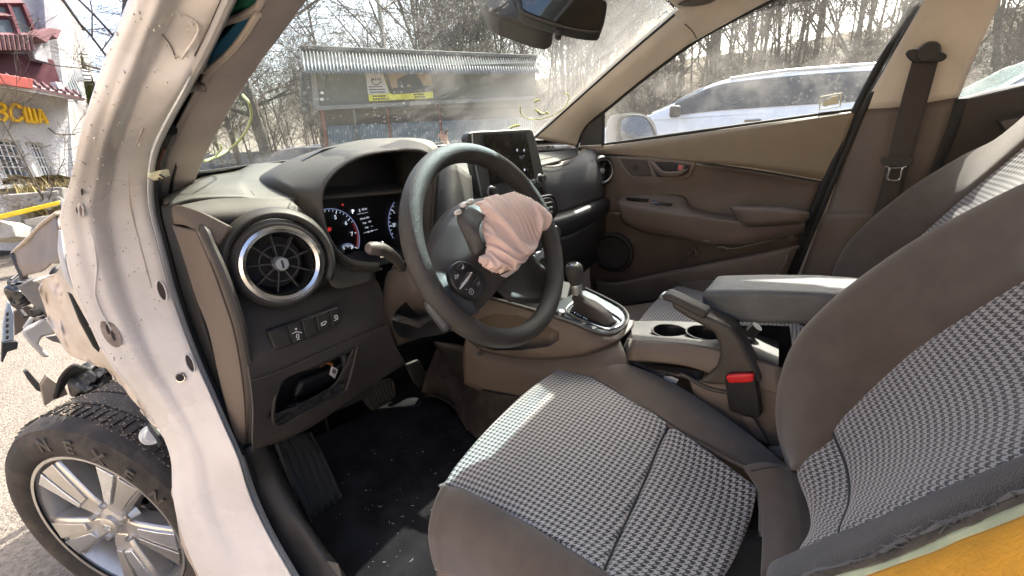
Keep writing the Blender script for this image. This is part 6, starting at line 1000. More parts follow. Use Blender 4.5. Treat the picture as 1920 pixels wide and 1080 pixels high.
BAG_IJ = '1 9 1 10 1 11 2 7 2 8 2 9 2 10 2 11 2 12 3 6 3 7 3 8 3 9 3 10 3 11 3 12 3 13 4 5 4 6 4 7 4 8 4 9 4 10 4 11 4 12 5 4 5 5 5 6 5 7 5 8 5 9 5 10 5 11 5 12 6 3 6 4 6 5 6 6 6 7 6 8 6 9 6 10 6 11 6 12 7 3 7 4 7 5 7 6 7 7 7 8 7 9 7 10 7 11 7 12 7 13 8 2 8 3 8 4 8 5 8 6 8 7 8 8 8 9 8 10 8 11 8 12 8 13 8 14 9 2 9 3 9 4 9 5 9 6 9 7 9 8 9 9 9 10 9 11 9 12 9 13 9 14 9 15 9 16 10 1 10 2 10 3 10 4 10 5 10 6 10 7 10 8 10 9 10 10 10 11 10 12 10 13 10 14 10 15 10 16 10 17 10 18 10 19 10 20 10 21 10 22 10 23 11 1 11 2 11 3 11 4 11 5 11 6 11 7 11 8 11 9 11 10 11 11 11 12 11 13 11 14 11 15 11 16 11 17 11 18 11 19 11 20 11 21 11 22 11 23 11 24 12 1 12 2 12 3 12 4 12 5 12 6 12 7 12 8 12 9 12 10 12 11 12 12 12 13 12 14 12 15 12 16 12 17 12 18 12 19 12 20 12 21 12 22 12 23 12 24 12 25 12 35 13 1 13 2 13 3 13 4 13 5 13 6 13 7 13 8 13 9 13 10 13 11 13 12 13 13 13 14 13 15 13 16 13 17 13 18 13 19 13 20 13 21 13 22 13 23 13 24 13 25 13 26 13 34 13 35 14 1 14 2 14 3 14 4 14 5 14 6 14 7 14 8 14 9 14 10 14 11 14 12 14 13 14 14 14 15 14 16 14 17 14 18 14 19 14 20 14 21 14 22 14 23 14 24 14 25 14 26 14 27 14 33 14 34 14 35 15 1 15 2 15 3 15 4 15 5 15 6 15 7 15 8 15 9 15 10 15 11 15 12 15 13 15 14 15 15 15 16 15 17 15 18 15 19 15 20 15 21 15 22 15 23 15 24 15 25 15 26 15 27 15 28 15 29 15 30 15 31 15 32 15 33 15 34 15 35 16 1 16 2 16 3 16 4 16 5 16 6 16 7 16 8 16 9 16 10 16 11 16 12 16 13 16 14 16 15 16 16 16 17 16 18 16 19 16 20 16 21 16 22 16 23 16 24 16 25 16 26 16 27 16 28 16 29 16 30 16 31 16 32 16 33 16 34 16 35 17 1 17 2 17 3 17 4 17 5 17 6 17 7 17 8 17 9 17 10 17 11 17 12 17 13 17 14 17 15 17 16 17 17 17 18 17 19 17 20 17 21 17 22 17 23 17 24 17 25 17 26 17 27 17 28 17 29 17 30 17 31 17 32 17 33 17 34 17 35 18 1 18 2 18 3 18 4 18 5 18 6 18 7 18 8 18 9 18 10 18 11 18 12 18 13 18 14 18 15 18 16 18 17 18 18 18 19 18 20 18 21 18 22 18 23 18 24 18 25 18 26 18 27 18 28 18 29 18 30 18 31 18 32 18 33 18 34 18 35 19 1 19 2 19 3 19 4 19 5 19 6 19 7 19 8 19 9 19 10 19 11 19 12 19 13 19 14 19 15 19 16 19 17 19 18 19 19 19 20 19 21 19 22 19 23 19 24 19 25 19 26 19 27 19 28 19 29 19 30 19 31 19 32 19 33 19 34 19 35 20 1 20 2 20 3 20 4 20 5 20 6 20 7 20 8 20 9 20 10 20 11 20 12 20 13 20 14 20 15 20 16 20 17 20 18 20 19 20 20 20 21 20 22 20 23 20 24 20 25 20 26 20 27 20 28 20 29 20 30 20 31 20 32 20 33 20 34 20 35 20 36 21 1 21 2 21 3 21 4 21 5 21 6 21 7 21 8 21 9 21 10 21 11 21 12 21 13 21 14 21 15 21 16 21 17 21 18 21 19 21 20 21 21 21 22 21 23 21 24 21 25 21 26 21 27 21 28 21 29 21 30 21 31 21 32 21 33 21 34 21 35 21 36 22 1 22 2 22 3 22 4 22 5 22 6 22 7 22 8 22 9 22 10 22 11 22 12 22 13 22 14 22 15 22 16 22 17 22 18 22 19 22 20 22 21 22 22 22 23 22 24 22 25 22 26 22 27 22 28 22 29 22 30 22 31 22 32 22 33 22 34 22 35 22 36 23 1 23 2 23 3 23 4 23 5 23 6 23 7 23 8 23 9 23 10 23 11 23 12 23 13 23 14 23 15 23 16 23 17 23 18 23 19 23 20 23 21 23 22 23 23 23 24 23 25 23 26 23 27 23 28 23 29 23 30 23 31 23 32 23 33 23 34 23 35 23 36 24 2 24 3 24 4 24 5 24 6 24 7 24 8 24 9 24 10 24 11 24 12 24 13 24 14 24 15 24 16 24 17 24 18 24 19 24 20 24 21 24 22 24 23 24 24 24 25 24 26 24 27 24 28 24 29 24 30 24 31 24 32 24 33 24 34 24 35 24 36 25 2 25 3 25 4 25 5 25 6 25 7 25 8 25 9 25 10 25 11 25 12 25 13 25 14 25 15 25 16 25 17 25 18 25 19 25 20 25 21 25 22 25 23 25 24 25 25 25 26 25 27 25 28 25 29 25 30 25 31 25 32 25 33 25 34 25 35 25 36 26 2 26 3 26 4 26 5 26 6 26 7 26 8 26 9 26 10 26 11 26 12 26 13 26 14 26 15 26 16 26 17 26 18 26 19 26 20 26 21 26 22 26 23 26 24 26 25 26 26 26 27 26 28 26 29 26 30 26 31 26 32 26 33 26 34 26 35 26 36 27 2 27 3 27 4 27 5 27 6 27 7 27 8 27 9 27 10 27 11 27 12 27 13 27 14 27 15 27 16 27 17 27 18 27 19 27 20 27 21 27 22 27 23 27 24 27 25 27 26 27 27 27 28 27 29 27 30 27 31 27 32 27 33 27 34 27 35 27 36 28 2 28 3 28 4 28 5 28 6 28 7 28 8 28 9 28 10 28 11 28 12 28 13 28 14 28 15 28 16 28 17 28 18 28 19 28 20 28 21 28 22 28 23 28 24 28 25 28 26 28 27 28 28 28 29 28 30 28 31 28 32 28 33 28 34 28 35 28 36 29 3 29 4 29 5 29 6 29 7 29 8 29 9 29 10 29 11 29 12 29 13 29 14 29 15 29 16 29 17 29 18 29 19 29 20 29 21 29 22 29 23 29 24 29 25 29 26 29 27 29 28 29 29 29 30 29 31 29 32 29 33 29 34 29 35 29 36 30 3 30 4 30 5 30 6 30 7 30 8 30 9 30 10 30 11 30 12 30 13 30 14 30 15 30 16 30 17 30 18 30 19 30 20 30 21 30 22 30 23 30 24 30 25 30 26 30 27 30 28 30 29 30 30 30 31 30 32 30 33 30 34 30 35 30 36 31 4 31 5 31 6 31 7 31 8 31 9 31 10 31 11 31 12 31 13 31 14 31 15 31 16 31 17 31 18 31 19 31 20 31 21 31 22 31 23 31 24 31 25 31 26 31 27 31 28 31 29 31 30 31 31 31 32 31 33 31 34 31 35 31 36 32 4 32 5 32 6 32 7 32 8 32 9 32 10 32 11 32 12 32 13 32 14 32 15 32 16 32 17 32 18 32 19 32 20 32 21 32 22 32 23 32 24 32 25 32 26 32 27 32 28 32 29 32 30 32 31 32 32 32 33 32 34 32 35 33 5 33 6 33 7 33 8 33 9 33 10 33 11 33 12 33 13 33 14 33 15 33 16 33 17 33 18 33 19 33 20 33 21 33 22 33 23 33 24 33 25 33 26 33 27 33 28 33 29 33 30 33 31 33 32 33 33 33 34 33 35 34 5 34 6 34 7 34 8 34 9 34 10 34 11 34 12 34 13 34 14 34 15 34 16 34 17 34 18 34 19 34 20 34 21 34 22 34 23 34 24 34 25 34 26 34 27 34 28 34 29 34 30 34 31 34 32 34 33 34 34 34 35 35 6 35 7 35 8 35 9 35 10 35 11 35 12 35 13 35 14 35 15 35 16 35 17 35 18 35 19 35 20 35 21 35 22 35 23 35 24 35 25 35 26 35 27 35 28 35 29 35 30 35 31 35 32 35 33 35 34 35 35 36 6 36 7 36 8 36 9 36 10 36 11 36 12 36 13 36 14 36 15 36 16 36 17 36 18 36 19 36 20 36 21 36 22 36 23 36 24 36 25 36 26 36 27 36 28 36 29 36 30 36 31 36 32 36 33 36 34 36 35 37 7 37 8 37 9 37 10 37 11 37 12 37 13 37 14 37 15 37 16 37 17 37 18 37 19 37 20 37 21 37 22 37 23 37 24 37 25 37 26 37 27 37 28 37 29 37 30 37 31 37 32 37 33 37 34 37 35 38 7 38 8 38 9 38 10 38 11 38 12 38 13 38 14 38 15 38 16 38 17 38 18 38 19 38 20 38 21 38 22 38 23 38 24 38 25 38 26 38 27 38 28 38 29 38 30 38 31 38 32 38 33 38 34 38 35 39 7 39 8 39 9 39 10 39 11 39 12 39 13 39 14 39 15 39 16 39 17 39 18 39 19 39 20 39 21 39 22 39 23 39 24 39 25 39 26 39 27 39 28 39 29 39 30 39 31 39 32 39 33 39 34 39 35 40 8 40 9 40 10 40 11 40 12 40 13 40 14 40 15 40 16 40 17 40 18 40 19 40 20 40 21 40 22 40 23 40 24 40 25 40 26 40 27 40 28 40 29 40 30 40 31 40 32 40 33 40 34 40 35 41 9 41 10 41 11 41 12 41 13 41 14 41 15 41 16 41 17 41 18 41 19 41 20 41 21 41 22 41 23 41 24 41 25 41 26 41 27 41 28 41 29 41 30 41 31 41 32 41 33 41 34 41 35 42 9 42 10 42 11 42 12 42 13 42 14 42 15 42 16 42 17 42 18 42 19 42 20 42 21 42 22 42 23 42 24 42 25 42 26 42 27 42 28 42 29 42 30 42 31 42 32 42 33 42 34 42 35 43 10 43 11 43 12 43 13 43 14 43 15 43 16 43 17 43 18 43 19 43 20 43 21 43 22 43 23 43 24 43 25 43 26 43 27 43 28 43 29 43 30 43 31 43 32 43 33 43 34 43 35 44 10 44 11 44 12 44 13 44 14 44 15 44 16 44 17 44 18 44 19 44 20 44 21 44 22 44 23 44 24 44 25 44 26 44 27 44 28 44 29 44 30 44 31 44 32 44 33 44 34 44 35 45 11 45 12 45 13 45 14 45 15 45 16 45 17 45 18 45 19 45 20 45 21 45 22 45 23 45 24 45 25 45 26 45 27 45 28 45 29 45 30 45 31 45 32 45 33 45 34 46 11 46 12 46 13 46 14 46 15 46 16 46 17 46 18 46 19 46 20 46 21 46 22 46 23 46 24 46 25 46 26 46 27 46 28 46 29 46 30 46 31 46 32 46 33 46 34 47 12 47 13 47 14 47 15 47 16 47 17 47 18 47 19 47 20 47 21 47 22 47 23 47 24 47 25 47 26 47 27 47 28 47 29 47 30 47 31 47 32 47 33 48 12 48 13 48 14 48 15 48 16 48 17 48 18 48 19 48 20 48 21 48 22 48 23 48 24 48 25 48 26 48 27 48 28 48 29 48 30 48 31 48 32 48 33 49 12 49 13 49 14 49 15 49 16 49 17 49 18 49 19 49 20 49 21 49 22 49 23 49 24 49 25 49 26 49 27 49 28 49 29 49 30 49 31 49 32 50 12 50 13 50 14 50 15 50 16 50 17 50 18 50 19 50 20 50 21 50 22 50 23 50 24 50 25 50 26 50 27 50 28 50 29 50 30 50 31 50 32 51 12 51 13 51 14 51 15 51 16 51 17 51 18 51 19 51 20 51 21 51 22 51 23 51 24 51 25 51 26 51 27 51 28 51 29 51 30 51 31 52 12 52 13 52 14 52 15 52 16 52 17 52 18 52 19 52 20 52 21 52 22 52 23 52 24 52 25 52 26 52 27 52 28 52 29 52 30 52 31 53 12 53 13 53 14 53 15 53 16 53 17 53 18 53 19 53 20 53 21 53 22 53 23 53 24 53 25 53 26 53 27 53 28 53 29 53 30 54 12 54 13 54 14 54 15 54 16 54 17 54 18 54 19 54 20 54 21 54 22 54 23 54 24 54 25 54 26 54 27 54 28 54 29 54 30 55 12 55 13 55 14 55 15 55 16 55 17 55 18 55 19 55 20 55 21 55 22 55 23 55 24 55 25 55 26 55 27 55 28 55 29 56 12 56 13 56 14 56 15 56 16 56 17 56 18 56 19 56 20 56 21 56 22 56 23 56 24 56 25 56 26 56 27 56 28 57 12 57 13 57 14 57 15 57 16 57 17 57 18 57 19 57 20 57 21 57 22 57 23 57 24 57 25 57 26 57 27 58 12 58 13 58 14 58 15 58 16 58 17 58 18 58 19 58 20 58 21 58 22 58 23 58 24 58 25 58 26 58 27 59 13 59 14 59 15 59 16 59 17 59 18 59 19 59 20 59 21 59 22 59 23 59 24 59 25 59 26 60 13 60 14 60 15 60 16 60 17 60 18 60 19 60 20 60 21 60 22 60 23 60 24 60 25 61 14 61 15 61 16 61 17 61 18 61 19 61 20 61 21 61 22 61 23 61 24 62 14 62 15 62 16 62 17 62 18 62 19 62 20 62 21 62 22 62 23 63 15 63 16 63 17 63 18 63 19 63 20 63 21'
q_ = [int(v) for v in BAG_UVH.split()]; bv = [SWC+sa*(q_[k]/1e4)+sb2*(q_[k+1]/1e4)+sn*(.047+q_[k+2]/1e4*1.15) for k in range(0, len(q_), 3)]
w_ = [int(v) for v in BAG_IJ.split()]; bi = {(w_[k], w_[k+1]): k//2 for k in range(0, len(w_), 2)}
bf = [(bi[a, b], bi[a+1, b], bi[a+1, b+1], bi[a, b+1]) for a, b in bi if (a+1, b) in bi and (a+1, b+1) in bi and (a, b+1) in bi]
bag = mk('spent_airbag', bv, bf, m_bag, stw, smooth='all')
md_ = bag.modifiers.new('u', 'SUBSURF'); md_.levels = 2; md_.render_levels = 2; md_ = bag.modifiers.new('s', 'SOLIDIFY'); md_.thickness = .0012
tube('airbag_hem', [wq(a, b, .05) for a, b in ((968, 500), (985, 478), (998, 455), (1008, 438))], .003, M('hem_pale', (.6, .55, .5), .8), bag)
slab('torn_tab', [wq(a, b, .05) for a, b in ((940, 516), (960, 506), (985, 478), (990, 474), (972, 505), (950, 520))], .003, M('tab_pale', (.55, .48, .44), .8), stw, bevel=0)
for a, b in ((868, 384), (880, 378), (857, 398)): pillow('stuffing_tuft', [wq(a-4, b-2, .04), wq(a+5, b-5, .04), wq(a+7, b+4, .04), wq(a-1, b+5, .04)], .005, M('tuft_white', (.6, .58, .55), .9), stw, n=sn, folds=.003, fs_=200, rings=4)

# ---- centre screen
SY = -.69
def q6(a, b, y=SY): return U(860+a/6, 220+b/6, y=y)
scr = slab('centre_screen', [q6(a, b) for a, b in ((95, 230), (120, 175), (170, 158), (500, 143), (800, 128), (835, 150), (870, 250), (930, 500), (985, 740), (985, 770), (940, 785), (700, 835), (300, 912), (255, 905), (225, 800))], .022, M('screen_bezel', (.055, .057, .058), .35, bump=.1, bs=900, dust=.2), dash, bevel=.004, n=(0, 1, 0), seg=3)
tube('bezel_edge', [q6(a, b, SY-.001) for a, b in ((150, 175), (165, 400), (210, 650), (258, 890))], .0018, m_satin, scr)
slab('display', [q6(a, b, SY-.0015) for a, b in ((272, 195), (755, 165), (858, 675), (360, 760))], .001, M('display_glass', (.012, .013, .014), .10, bump=0, spec=.6, dust=.25, dcol=(.22, .19, .14), ds=18), scr, bevel=0, n=(0, 1, 0))
for a, b, r in ((385, 835, .0135), (930, 690, .0125)):
    lathe('volume_knob', [(0, .020), (r*.72, .020), (r*.8, .017), (r*.82, .006), (r*1.0, .005), (r*1.05, .0)], q6(a-25, b, SY), (-.15, -1, .1), m_plas, scr, seg=32); lathe('knob_collar', [(r*1.06, .0), (r*1.06, .004), (r*.9, .006)], q6(a-25, b, SY), (-.15, -1, .1), m_satin, scr, seg=32)
for k in range(3): slab('hard_key', [q6(740+k*45, 722-k*9, SY-.002), q6(775+k*45, 715-k*9, SY-.002), q6(782+k*45, 760-k*9, SY-.002), q6(746+k*45, 768-k*9, SY-.002)], .004, m_satin, scr, bevel=.001, n=(0, 1, 0))
for s_, a, b, z in (('◐', 660, 370, .008), ('♫', 735, 370, .009), ('——  ——', 710, 435, .005), ('———  —', 710, 455, .004), ('—', 715, 480, .004), ('✿', 742, 590, .009), ('——', 780, 585, .004)): text('display_icon', s_, q6(a, b, SY-.0022), (1, 0, 0), (0, 0, 1), z, EM('icon_grey', (.6, .62, .7), .35), scr, ext=.0001)
patch('screen_surround', [[U(868, 330, y=-.66), U(890, 330, y=-.655), U(1030, 330, y=-.64)], [U(872, 380, y=-.68), U(905, 390, y=-.685), U(1035, 360, y=-.66)], [U(880, 420, y=-.66), U(920, 430, y=-.66), U(1045, 420, y=-.64)]], m_plas, dash, 5, 5)
# ---- passenger side of the dash
m_pd = M('dash_face_plastic', (.060, .061, .062), .5, var=.15, bump=.3, bs=900, dust=.12, dcol=(.25, .24, .2), ds=9)
patch('dash_face', [[U(1002, 308, y=-.65), U(1040, 310, y=-.645), U(1078, 294, y=-.63), U(1104, 280, y=-.60), U(1128, 279, y=-.57)], [U(1010, 330, y=-.668), U(1045, 328, y=-.66), U(1085, 315, y=-.65), U(1112, 305, y=-.635), U(1132, 300, y=-.61)], [U(1020, 362, y=-.668), U(1055, 356, y=-.665), U(1090, 345, y=-.66), U(1118, 340, y=-.65), U(1140, 340, y=-.63)], [U(1032, 405, y=-.648), U(1066, 394, y=-.648), U(1100, 382, y=-.645), U(1125, 372, y=-.64), U(1146, 362, y=-.62)]], m_pd, dash, 5, 5)
patch('dash_roll', [[U(1030, 402, y=-.645), U(1066, 393, y=-.645), U(1100, 381, y=-.64), U(1146, 362, y=-.62)], [U(1036, 415, y=-.68), U(1068, 406, y=-.68), U(1104, 392, y=-.675), U(1148, 374, y=-.65)], [U(1042, 436, y=-.675), U(1072, 426, y=-.675), U(1106, 410, y=-.67), U(1146, 392, y=-.65)], [U(1046, 452, y=-.64), U(1075, 440, y=-.64), U(1108, 424, y=-.635), U(1144, 404, y=-.62)]], M('dash_roll', (.028, .029, .031), .42, bump=.4, bs=700), dash, 5, 6)
patch('glove_box', [[U(1042, 448, y=-.655), U(1075, 437, y=-.655), U(1144, 400, y=-.63)], [U(1052, 490, y=-.645), U(1082, 475, y=-.645), U(1140, 440, y=-.62)], [U(1062, 540, y=-.59), U(1090, 515, y=-.59), U(1136, 475, y=-.57)]], m_plasd, dash, 5, 5)
tube('dash_joint', [U(1006, 312, y=-.66), U(1045, 312, y=-.655), U(1072, 302, y=-.64), U(1084, 284, y=-.61), U(1078, 274, y=-.56)], .0018, m_hole, dash)
tube('dash_joint', [U(1008, 300, y=-.6), U(1040, 294, y=-.57), U(1064, 292, y=-.55)], .0012, m_hole, dash)
# centre and side air vents
cv = slab('centre_vent', [U(a, b, y=-.685) for a, b in ((1000, 372), (1018, 366), (1036, 364), (1044, 374), (1047, 396), (1040, 410), (1020, 418), (1006, 420))], .03, m_gloss, dash, bevel=.005, n=(0, 1, 0), round_=3)
slab('vent_mouth', [U(a, b, y=-.689) for a, b in ((1005, 378), (1020, 372), (1033, 371), (1040, 379), (1041, 394), (1035, 404), (1012, 412))], .006, M('throat_black', (.008, .008, .008), .6), cv, bevel=.001, n=(0, 1, 0), round_=3)
for k in range(3): slab('vent_slat', [U(a, b, y=-.695) for a, b in ((1006, 384+k*10), (1036, 378+k*9), (1037, 381+k*9), (1007, 388+k*10))], .01, m_satin if k == 1 else m_plas, cv, bevel=.001, n=(0, 1, 0))
pv = U(1130, 320, x=.655); pn = V((-.55, -1, .05)).normalized()
v2 = lathe('side_vent', [(.058, -.04), (.056, -.004), (.050, .004), (.045, .002)], pv, pn, m_plasd, dash, seg=36); lathe('vent_ring', [(.047, 0), (.045, .006), (.039, .005), (.037, -.003)], pv, pn, m_chrome, v2, seg=36); lathe('vent_throat', [(.038, -.002), (.034, -.03), (0, -.03)], pv, pn, M('throat_black', (.008, .008, .008), .6), v2, seg=24); lathe('vent_knob', [(0, .002), (.010, .0), (.011, -.02)], pv, pn, m_satin, v2, seg=16)
pa, pb, _ = axes(pn)
for k in range(6): e = pa*math.cos(k*1.047)+pb*math.sin(k*1.047); tube('vent_vane', [pv+e*.01-pn*.012, pv+e*.035-pn*.010], .0016, m_plas, v2, n=1, sides=5)
# centre stack below the screen
patch('centre_stack', [[U(1000, 415, y=-.66), U(1020, 418, y=-.665), U(1044, 430, y=-.66)], [U(1000, 450, y=-.69), U(1022, 455, y=-.69), U(1046, 462, y=-.67)], [U(985, 510, y=-.68), U(1010, 510, y=-.68), U(1050, 510, y=-.65)], [U(960, 560, y=-.62), U(1000, 560, y=-.62), U(1050, 560, y=-.60)]], m_plasd, dash, 4, 4)
lathe('climate_knob', [(0, .025), (.017, .025), (.019, .02), (.021, 0)], U(1034, 437, y=-.68), (-.1, -1, .2), m_plasd, dash, seg=24); lathe('climate_ring', [(.019, .02), (.0225, .018), (.0225, .010)], U(1034, 437, y=-.68), (-.1, -1, .2), m_chrome, dash, seg=24)
for k in range(3): slab('climate_key', [U(a, b, y=-.71) for a, b in ((980+k*13, 505-k*8), (990+k*13, 496-k*8), (994+k*13, 482-k*8), (1004+k*13, 478-k*8), (1000+k*13, 497-k*8))], .01, m_satin, dash, bevel=.002)
lathe('power_socket', [(0, -.01), (.010, -.01), (.011, .003), (.0145, .003), (.015, -.006)], U(996, 552, y=-.70), (-.2, -1, .35), m_gloss, dash, seg=24)
tube('tray_edge', [U(950, 562, x=-.10), U(985, 548, x=-.06), U(1004, 540, x=-.03)], .003, m_plas, dash)
slab('stack_floor', [U(a, b, z=.66) for a, b in ((930, 566), (1010, 520), (1070, 530), (1060, 570), (1022, 590))], .01, m_plasd, dash, bevel=0)

# ================================================================== passenger door
door = patch('passenger_door', [[U(1086, 274, x=.70), U(1130, 273, x=.70), U(1240, 259, x=.70), U(1400, 236, x=.70), U(1530, 218, x=.70), U(1604, 208, x=.70)], [U(1110, 281, x=.688), U(1140, 280, x=.688), U(1240, 272, x=.688), U(1400, 252, x=.688), U(1530, 234, x=.688), U(1598, 224, x=.688)], [U(1112, 290, x=.695), U(1150, 289, x=.695), U(1250, 300, x=.695), U(1390, 312, x=.695), U(1500, 330, x=.695), U(1556, 340, x=.695)]], M('door_upper', (.205, .165, .118), .6, var=.1, vs_=5, bump=.3, bs=900, dust=.12), car, 6, 6, thick=.01)
tube('door_seam', [U(a, b, x=.698) for a, b in ((1112, 291), (1150, 290), (1232, 297), (1314, 306), (1428, 322), (1542, 342))], .0035, m_rub, door)
tube('window_wiper_seal', [U(1134, 271, x=.712), U(1240, 256, x=.712), U(1400, 234, x=.712), U(1530, 216, x=.712), U(1602, 206, x=.712)], .006, m_rub, door)
patch('door_middle', [[U(a, b, x=x) for a, b, x in ((1112, 292, .70), (1150, 291, .70), (1232, 300, .70), (1314, 309, .70), (1428, 325, .70), (1544, 345, .70))], [U(a, b, x=x) for a, b, x in ((1112, 325, .70), (1150, 328, .698), (1225, 338, .685), (1320, 325, .71), (1430, 340, .72), (1536, 360, .71))], [U(a, b, x=x) for a, b, x in ((1114, 355, .70), (1150, 360, .695), (1230, 362, .69), (1320, 365, .72), (1425, 370, .73), (1526, 384, .715))], [U(a, b, x=x) for a, b, x in ((1118, 395, .69), (1155, 398, .69), (1230, 400, .69), (1320, 405, .71), (1425, 412, .715), (1516, 410, .71))]], M('door_mid_brown', (.108, .085, .067), .55, var=.2, vs_=6, bump=.35, bs=700, dust=.2, dcol=(.20, .17, .14), ds=7), door, 6, 6, thick=.01)
# inner release handle
hb = slab('handle_bezel', [U(a, b, x=.687) for a, b in ((1153, 293), (1163, 313), (1172, 326), (1184, 334), (1230, 338), (1282, 337), (1294, 329), (1305, 305), (1270, 300), (1200, 294))], .012, m_brown, door, bevel=.004, n=(1, 0, 0), seg=3)
slab('tweeter_cover', [U(a, b, x=.684) for a, b in ((1162, 297), (1172, 315), (1184, 329), (1222, 331), (1212, 300))], .006, M('tweeter_brown', (.062, .05, .042), .7, bump=.6, bs=700), door, bevel=.002, n=(1, 0, 0))
lathe('tweeter', [(.0, .002), (.010, .002), (.012, 0)], U(1191, 314, x=.684), (-1, 0, 0), M('tweeter_mesh', (.04, .034, .03), .8), door, seg=20)
slab('handle_recess', [U(a, b, x=.683) for a, b in ((1218, 303), (1260, 304), (1295, 310), (1291, 324), (1280, 330), (1232, 332))], .004, M('recess_black', (.016, .013, .012), .6), door, bevel=.001, n=(1, 0, 0))
patch('door_handle', [[U(1219, 304, x=.676), U(1230, 322, x=.672), U(1240, 330, x=.670), U(1270, 330, x=.668), U(1290, 318, x=.672)], [U(1226, 304, x=.672), U(1238, 318, x=.664), U(1248, 323, x=.66), U(1268, 323, x=.66), U(1282, 318, x=.668)]], M('handle_satin', (.16, .13, .11), .4), door, 5, 3, thick=.006)
slab('lock_lever', [U(a, b, x=.672) for a, b in ((1272, 308), (1284, 310), (1280, 320), (1270, 319))], .004, M('lever_brown', (.14, .11, .09), .5), door, bevel=.001); slab('lock_mark', [U(a, b, x=.6715) for a, b in ((1273, 309), (1279, 310), (1277, 318), (1271, 317))], .001, M('lock_red', (.55, .10, .08), .5), door, bevel=0)
# armrest with switches and pull cup
patch('door_armrest', [[U(a, b, x=x) for a, b, x in ((1162, 368, .69), (1200, 364, .69), (1276, 366, .70), (1300, 388, .705), (1372, 404, .705), (1500, 412, .70))], [U(a, b, x=x) for a, b, x in ((1158, 376, .655), (1200, 384, .64), (1276, 396, .63), (1310, 402, .63), (1376, 412, .63), (1508, 414, .64))], [U(a, b, x=x) for a, b, x in ((1160, 390, .64), (1200, 396, .625), (1276, 408, .615), (1310, 412, .615), (1380, 420, .615), (1510, 420, .625))], [U(a, b, x=x) for a, b, x in ((1164, 410, .65), (1205, 425, .635), (1285, 442, .63), (1340, 452, .635), (1400, 452, .64), (1508, 434, .65))], [U(a, b, x=x) for a, b, x in ((1170, 420, .685), (1210, 436, .68), (1287, 450, .68), (1340, 462, .685), (1410, 458, .69), (1504, 440, .695))]], m_brown, door, 6, 6, thick=.008)
slab('switch_plate', [U(a, b, x=.652) for a, b in ((1172, 370), (1218, 373), (1210, 382), (1176, 376))], .004, m_gloss, door, bevel=.001)
slab('window_switch', [U(a, b, x=.642) for a, b in ((1222, 377), (1240, 379), (1262, 382), (1256, 387), (1228, 383))], .004, m_gloss, door, bevel=.001); tube('switch_edge', [U(1224, 379, x=.64), U(1236, 381, x=.64)], .001, m_chrome, door, n=1)
pillow('pull_cup', [U(a, b, x=.62) for a, b in ((1370, 389), (1400, 387), (1460, 388), (1510, 396), (1517, 404), (1514, 411), (1500, 418), (1440, 423), (1394, 423), (1382, 412))], .028, m_brown, door, n=(-1, 0, .2), depth=.05, power=5)
tube('cup_joint', [U(a, b, x=.619) for a, b in ((1370, 389), (1384, 413), (1394, 424), (1440, 424), (1502, 419))], .0022, m_hole, door)
patch('door_lower', [[U(a, b, x=x) for a, b, x in ((1110, 390, .70), (1165, 405, .70), (1287, 440, .71), (1400, 450, .72), (1510, 432, .715))], [U(a, b, x=x) for a, b, x in ((1110, 440, .705), (1180, 445, .71), (1290, 468, .72), (1400, 470, .725), (1500, 450, .72))], [U(a, b, x=x) for a, b, x in ((1105, 500, .71), (1180, 500, .715), (1280, 498, .72), (1380, 484, .72), (1494, 460, .715))], [U(a, b, x=x) for a, b, x in ((1110, 560, .71), (1180, 555, .715), (1280, 545, .72), (1380, 535, .72), (1470, 530, .715))]], M('door_lower', (.085, .060, .045), .65, var=.15, bump=.3, bs=900, dust=.15), door, 6, 6, thick=.01)
patch('door_pocket', [[U(a, b, x=x) for a, b, x in ((1118, 526, .66), (1156, 529, .65), (1259, 507, .64), (1356, 488, .64), (1498, 458, .66))], [U(a, b, x=x) for a, b, x in ((1118, 532, .65), (1158, 536, .635), (1262, 516, .625), (1360, 498, .625), (1494, 468, .65))], [U(a, b, x=x) for a, b, x in ((1118, 570, .66), (1160, 575, .645), (1265, 560, .64), (1360, 545, .64), (1470, 525, .66))]], m_brown, door, 6, 6, thick=.012)
lathe('door_speaker', [(0, .006), (.06, .010), (.066, .012), (.070, .004), (.074, .014), (.082, .010), (.085, 0)], U(1150, 473, x=.69), (-1, -.1, 0), M('speaker_mesh', (.022, .019, .018), .7, bump=.8, bs=800), door, seg=48)
for pts, r in (([(1318, 450), (1330, 454)], .004), ([(1345, 462), (1372, 466), (1400, 461), (1440, 452), (1455, 448)], .004), ([(1290, 478), (1302, 466), (1305, 478), (1294, 482)], .005), ([(1344, 464), (1356, 462), (1362, 468)], .004), ([(1476, 478), (1472, 494), (1464, 502)], .006), ([(1456, 512), (1464, 520)], .006), ([(1290, 506), (1302, 510), (1316, 508)], .003), ([(1478, 444), (1488, 443)], .004)):
    tube('dried_mud', [U(a, b, x=.618 if 440 < b < 470 and a > 1310 else .705 if b < 485 and a < 1310 else .622) for a, b in pts], r*1.15, M('mud_scrape', (.22, .185, .15), .95, var=.6, vs_=60, bump=1, bs=150), door, flat=.3)
# door rear edge seals
tube('door_edge_seal', [U(a, b, x=.70) for a, b in ((1724, -8), (1666, 92), (1610, 196), (1582, 262), (1548, 341), (1522, 404), (1500, 460), (1476, 522), (1460, 570))], .011, m_rub, car)
tube('pillar_seal', [U(a, b, x=.69) for a, b in ((1744, -10), (1684, 92), (1624, 200), (1596, 262), (1562, 341), (1536, 404), (1512, 460), (1488, 522), (1470, 570))], .008, m_rub, car)

tube('window_frame', [U(1330, 52, x=.668), U(1440, -8, x=.66), U(1560, -38, x=.66), U(1740, -60, x=.66)], [.004, .016, .022, .022], m_plasd, car)
